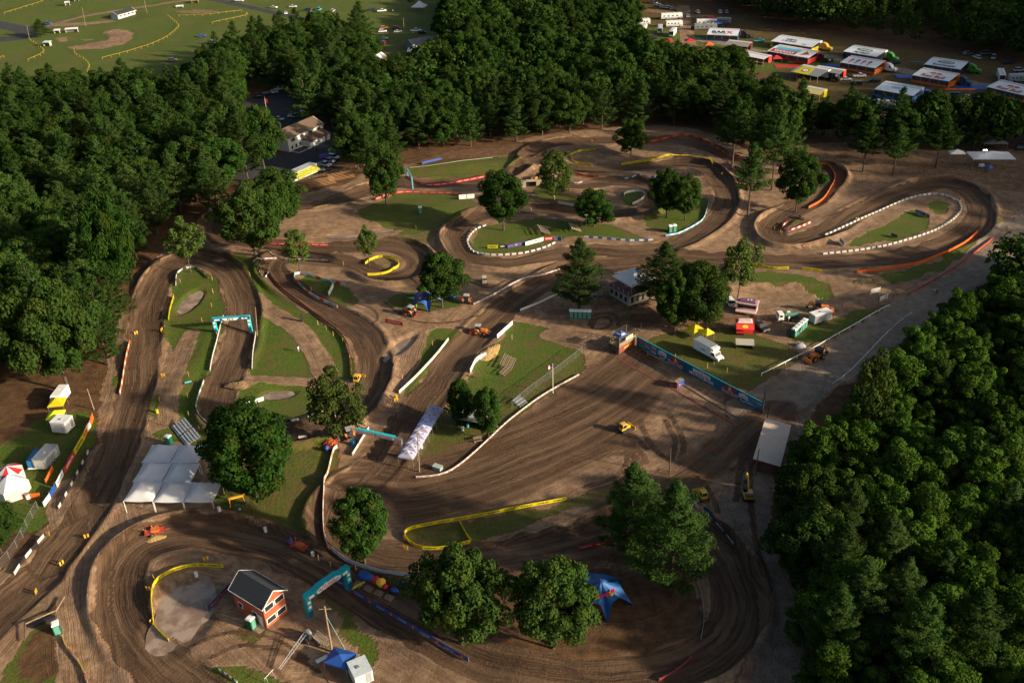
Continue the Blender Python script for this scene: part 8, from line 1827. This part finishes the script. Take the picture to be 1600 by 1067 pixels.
for lab, u, v, m_, sx, sy in [('red ground mat left of the yellow rig', 1230, 104, RED, 11, 5), ('blue ground mat beside the rider figure rig', 1303, 103, BLU, 10, 6), ('blue ground mat beside the white Red Bull rig', 1417, 120, BLU, 9, 6), ('blue ground mat right of the white Red Bull rig', 1520, 137, BLU, 14, 6), ('orange ground mat in front of the white Red Bull rig', 1500, 140, ORV, 12, 2), ('green ground mat left of the Kawasaki rig', 1432, 97, GRN, 6, 2)]:
    x, y, z = G3(u, v); o = B().box(0, 0, .0, sx, sy, .12, m_).build('ground_mat', None, (x, y, z), R(-8)); tag(o, lab, 'mat')
x, y, z = G3(1338, 132); t = thing('dumpster', 'black skip on the grass below the white pickup', 'skip', (x, y, z), R(-8)); B().box(0, 0, .1, 4.5, 2, 1.4, BLACK, tx=1.05).build('bin', t); B().box(0, 0, 1.5, 4.6, 2.1, .06, GREYV).build('rim', t)
x, y, z = G3(590, 100); t = thing('long_tent', 'long white and yellow peaked tent in the entry lane', 'tent', (x, y, z), R(72))
B().prof([(-6, 2.4), (6, 2.4), (5.4, 4.4), (-5.4, 4.4)], 5, TENTW, taper=[0, 0, 2.4, 2.4]).build('roof_cloth', t); B().box(0, -2.45, .2, 11.6, .08, 2.2, YEL).box(-5.9, 0, .2, .08, 4.8, 2.2, YEL).build('side_wall', t)
for k in (-1, 1):
    for s in (-1, 0, 1): B().box(s * 5.8, k * 2.45, 0, .1, .1, 2.4, STEEL).build('pole', t)
for lab, u, v in [('white and teal food truck among the entry trees', 640, 108), ('white van body below the food truck in the entry trees', 645, 118), ('white roofed stall left of the long tent', 549, 100)]:
    coach(lab, u, v, R(-5), 6.5, WHITE, stripe=TEAL if 'teal' in lab else None)
# construction cones / orange men? small orange markers on the dirt
# ================================================================= people
def person(label, u, v, rz, top, legs, pose='stand', hair=(.03, .02, .015), group=None):
    x, y, z = G3(u, v)
    J = {'pel': (0, 0, .95), 'spi': (0, .02, 1.18), 'che': (0, 0, 1.36), 'nek': (0, .0, 1.50), 'hed': (0, .02, 1.62), 'top': (0, .01, 1.74)}
    sp = .12 if pose == 'stand' else .26
    for s, k in ((-1, 'L'), (1, 'R')):
        fw = .0 if pose == 'stand' else s * .26
        J['hip' + k] = (s * .10, 0, .90); J['kne' + k] = (s * sp * .95, fw * .6 + .02, .49); J['ank' + k] = (s * sp, fw, .09); J['toe' + k] = (s * (sp + .02), fw + .17, .04)
        J['sho' + k] = (s * .19, 0, 1.40); J['elb' + k] = (s * .27, -.03 - fw * .5, 1.13); J['wri' + k] = (s * .27, .08 - fw * .9, .90); J['han' + k] = (s * .265, .12 - fw, .80)
    E = [('pel', 'spi'), ('spi', 'che'), ('che', 'nek'), ('nek', 'hed'), ('hed', 'top')]
    for k in 'LR': E += [('pel', 'hip' + k), ('hip' + k, 'kne' + k), ('kne' + k, 'ank' + k), ('ank' + k, 'toe' + k), ('che', 'sho' + k), ('sho' + k, 'elb' + k), ('elb' + k, 'wri' + k), ('wri' + k, 'han' + k)]
    Rr = {'pel': .14, 'spi': .125, 'che': .15, 'nek': .055, 'hed': .10, 'top': .07, 'hip': .10, 'kne': .065, 'ank': .045, 'toe': .045, 'sho': .075, 'elb': .045, 'wri': .032, 'han': .04}
    names = list(J); me_ = bpy.data.meshes.new('person'); me_.from_pydata([J[n] for n in names], [(names.index(a), names.index(b)) for a, b in E], [])
    o = bpy.data.objects.new('person', me_); C.objects.link(o); sk = o.modifiers.new('skin', 'SKIN'); sb_ = o.modifiers.new('sub', 'SUBSURF'); sb_.levels = 1; sb_.render_levels = 1
    for i, n in enumerate(names):
        r = Rr[n] if n in Rr else Rr[n[:3]]; me_.skin_vertices[0].data[i].radius = (r, r * (.8 if n in ('che', 'spi', 'pel') else 1))
        me_.skin_vertices[0].data[i].use_root = n == 'pel'
    dg = bpy.context.evaluated_depsgraph_get(); dg.update(); m2 = bpy.data.meshes.new_from_object(o.evaluated_get(dg)); bpy.data.objects.remove(o)
    m2.materials.clear()
    for m_ in (SKIN, mat('cloth_%s' % (str(top)), top, .8), mat('cloth_%s' % (str(legs)), legs, .8), BLACK): m2.materials.append(m_)
    for p in m2.polygons:
        cz = p.center.z; ax_ = abs(p.center.x)
        p.material_index = 3 if cz < .12 else (2 if cz < .96 and ax_ < .235 else (0 if cz > 1.47 or (ax_ > .235 and cz < 1.12) else 1)); p.use_smooth = True
    o = bpy.data.objects.new('person', m2); C.objects.link(o); o.location = (x, y, z); o.rotation_euler = (0, 0, rz); tag(o, label, 'person', group)
    hb = blob(.105, .115, .075, 0, -.005, 1.71, mat('hair', hair, .8), 2).build('hair', o, smooth=True); hb.location = (0, 0, 0)
    return o
HV = (.25, .75, .10)
for lab, u, v, rz, tp, lg, ps in [
 ('person in a lime shirt standing in front of the blue star tent, left', 646, 486, .3, HV, (.05, .05, .07), 'stand'), ('person in a lime shirt standing in front of the blue star tent, right', 651, 484, 2.0, HV, (.1, .1, .12), 'stand'),
 ('person in a white shirt walking on the gravel road', 1459, 460, 2.6, (.7, .7, .7), (.03, .03, .04), 'walk'), ('person in dark clothes beside the one in white on the gravel road', 1463, 462, 2.8, (.02, .02, .025), (.02, .02, .025), 'walk'),
 ('person in an orange vest on the dirt, left of two', 1255, 391, 0, (.75, .18, .03), (.04, .04, .05), 'stand'), ('person in an orange vest on the dirt, right of two', 1265, 389, 1.2, (.75, .18, .03), (.5, .5, .5), 'stand'),
 ('person in white by the pump truck', 1232, 503, .5, (.7, .7, .7), (.25, .25, .28), 'stand'), ('person in orange on the road at the far right bend', 1584, 344, .5, (.75, .18, .03), (.04, .04, .05), 'stand'), ('person in orange beyond the first on the far right road', 1595, 343, .5, (.75, .18, .03), (.04, .04, .05), 'walk'), ('person in orange lower on the far right road', 1572, 361, .8, (.75, .18, .03), (.04, .04, .05), 'stand'),
 ('person in black standing on the yard of the pale house', 495, 238, .3, (.02, .02, .02), (.02, .02, .02), 'stand'), ('person in dark clothes on the slope by the lane', 557, 336, .3, (.03, .03, .035), (.03, .03, .035), 'stand'), ('person in white on the lawn of the big inner green', 467, 550, 1, (.7, .7, .7), (.3, .35, .4), 'stand'),
 ('person in white standing far on the entry meadow', 614, 20, 0, (.7, .7, .7), (.05, .05, .1), 'stand'), ('person in white at the entry building corner', 646, 55, 0, (.7, .7, .6), (.05, .05, .1), 'stand')]:
    person(lab, u, v, rz, tp, lg, ps)
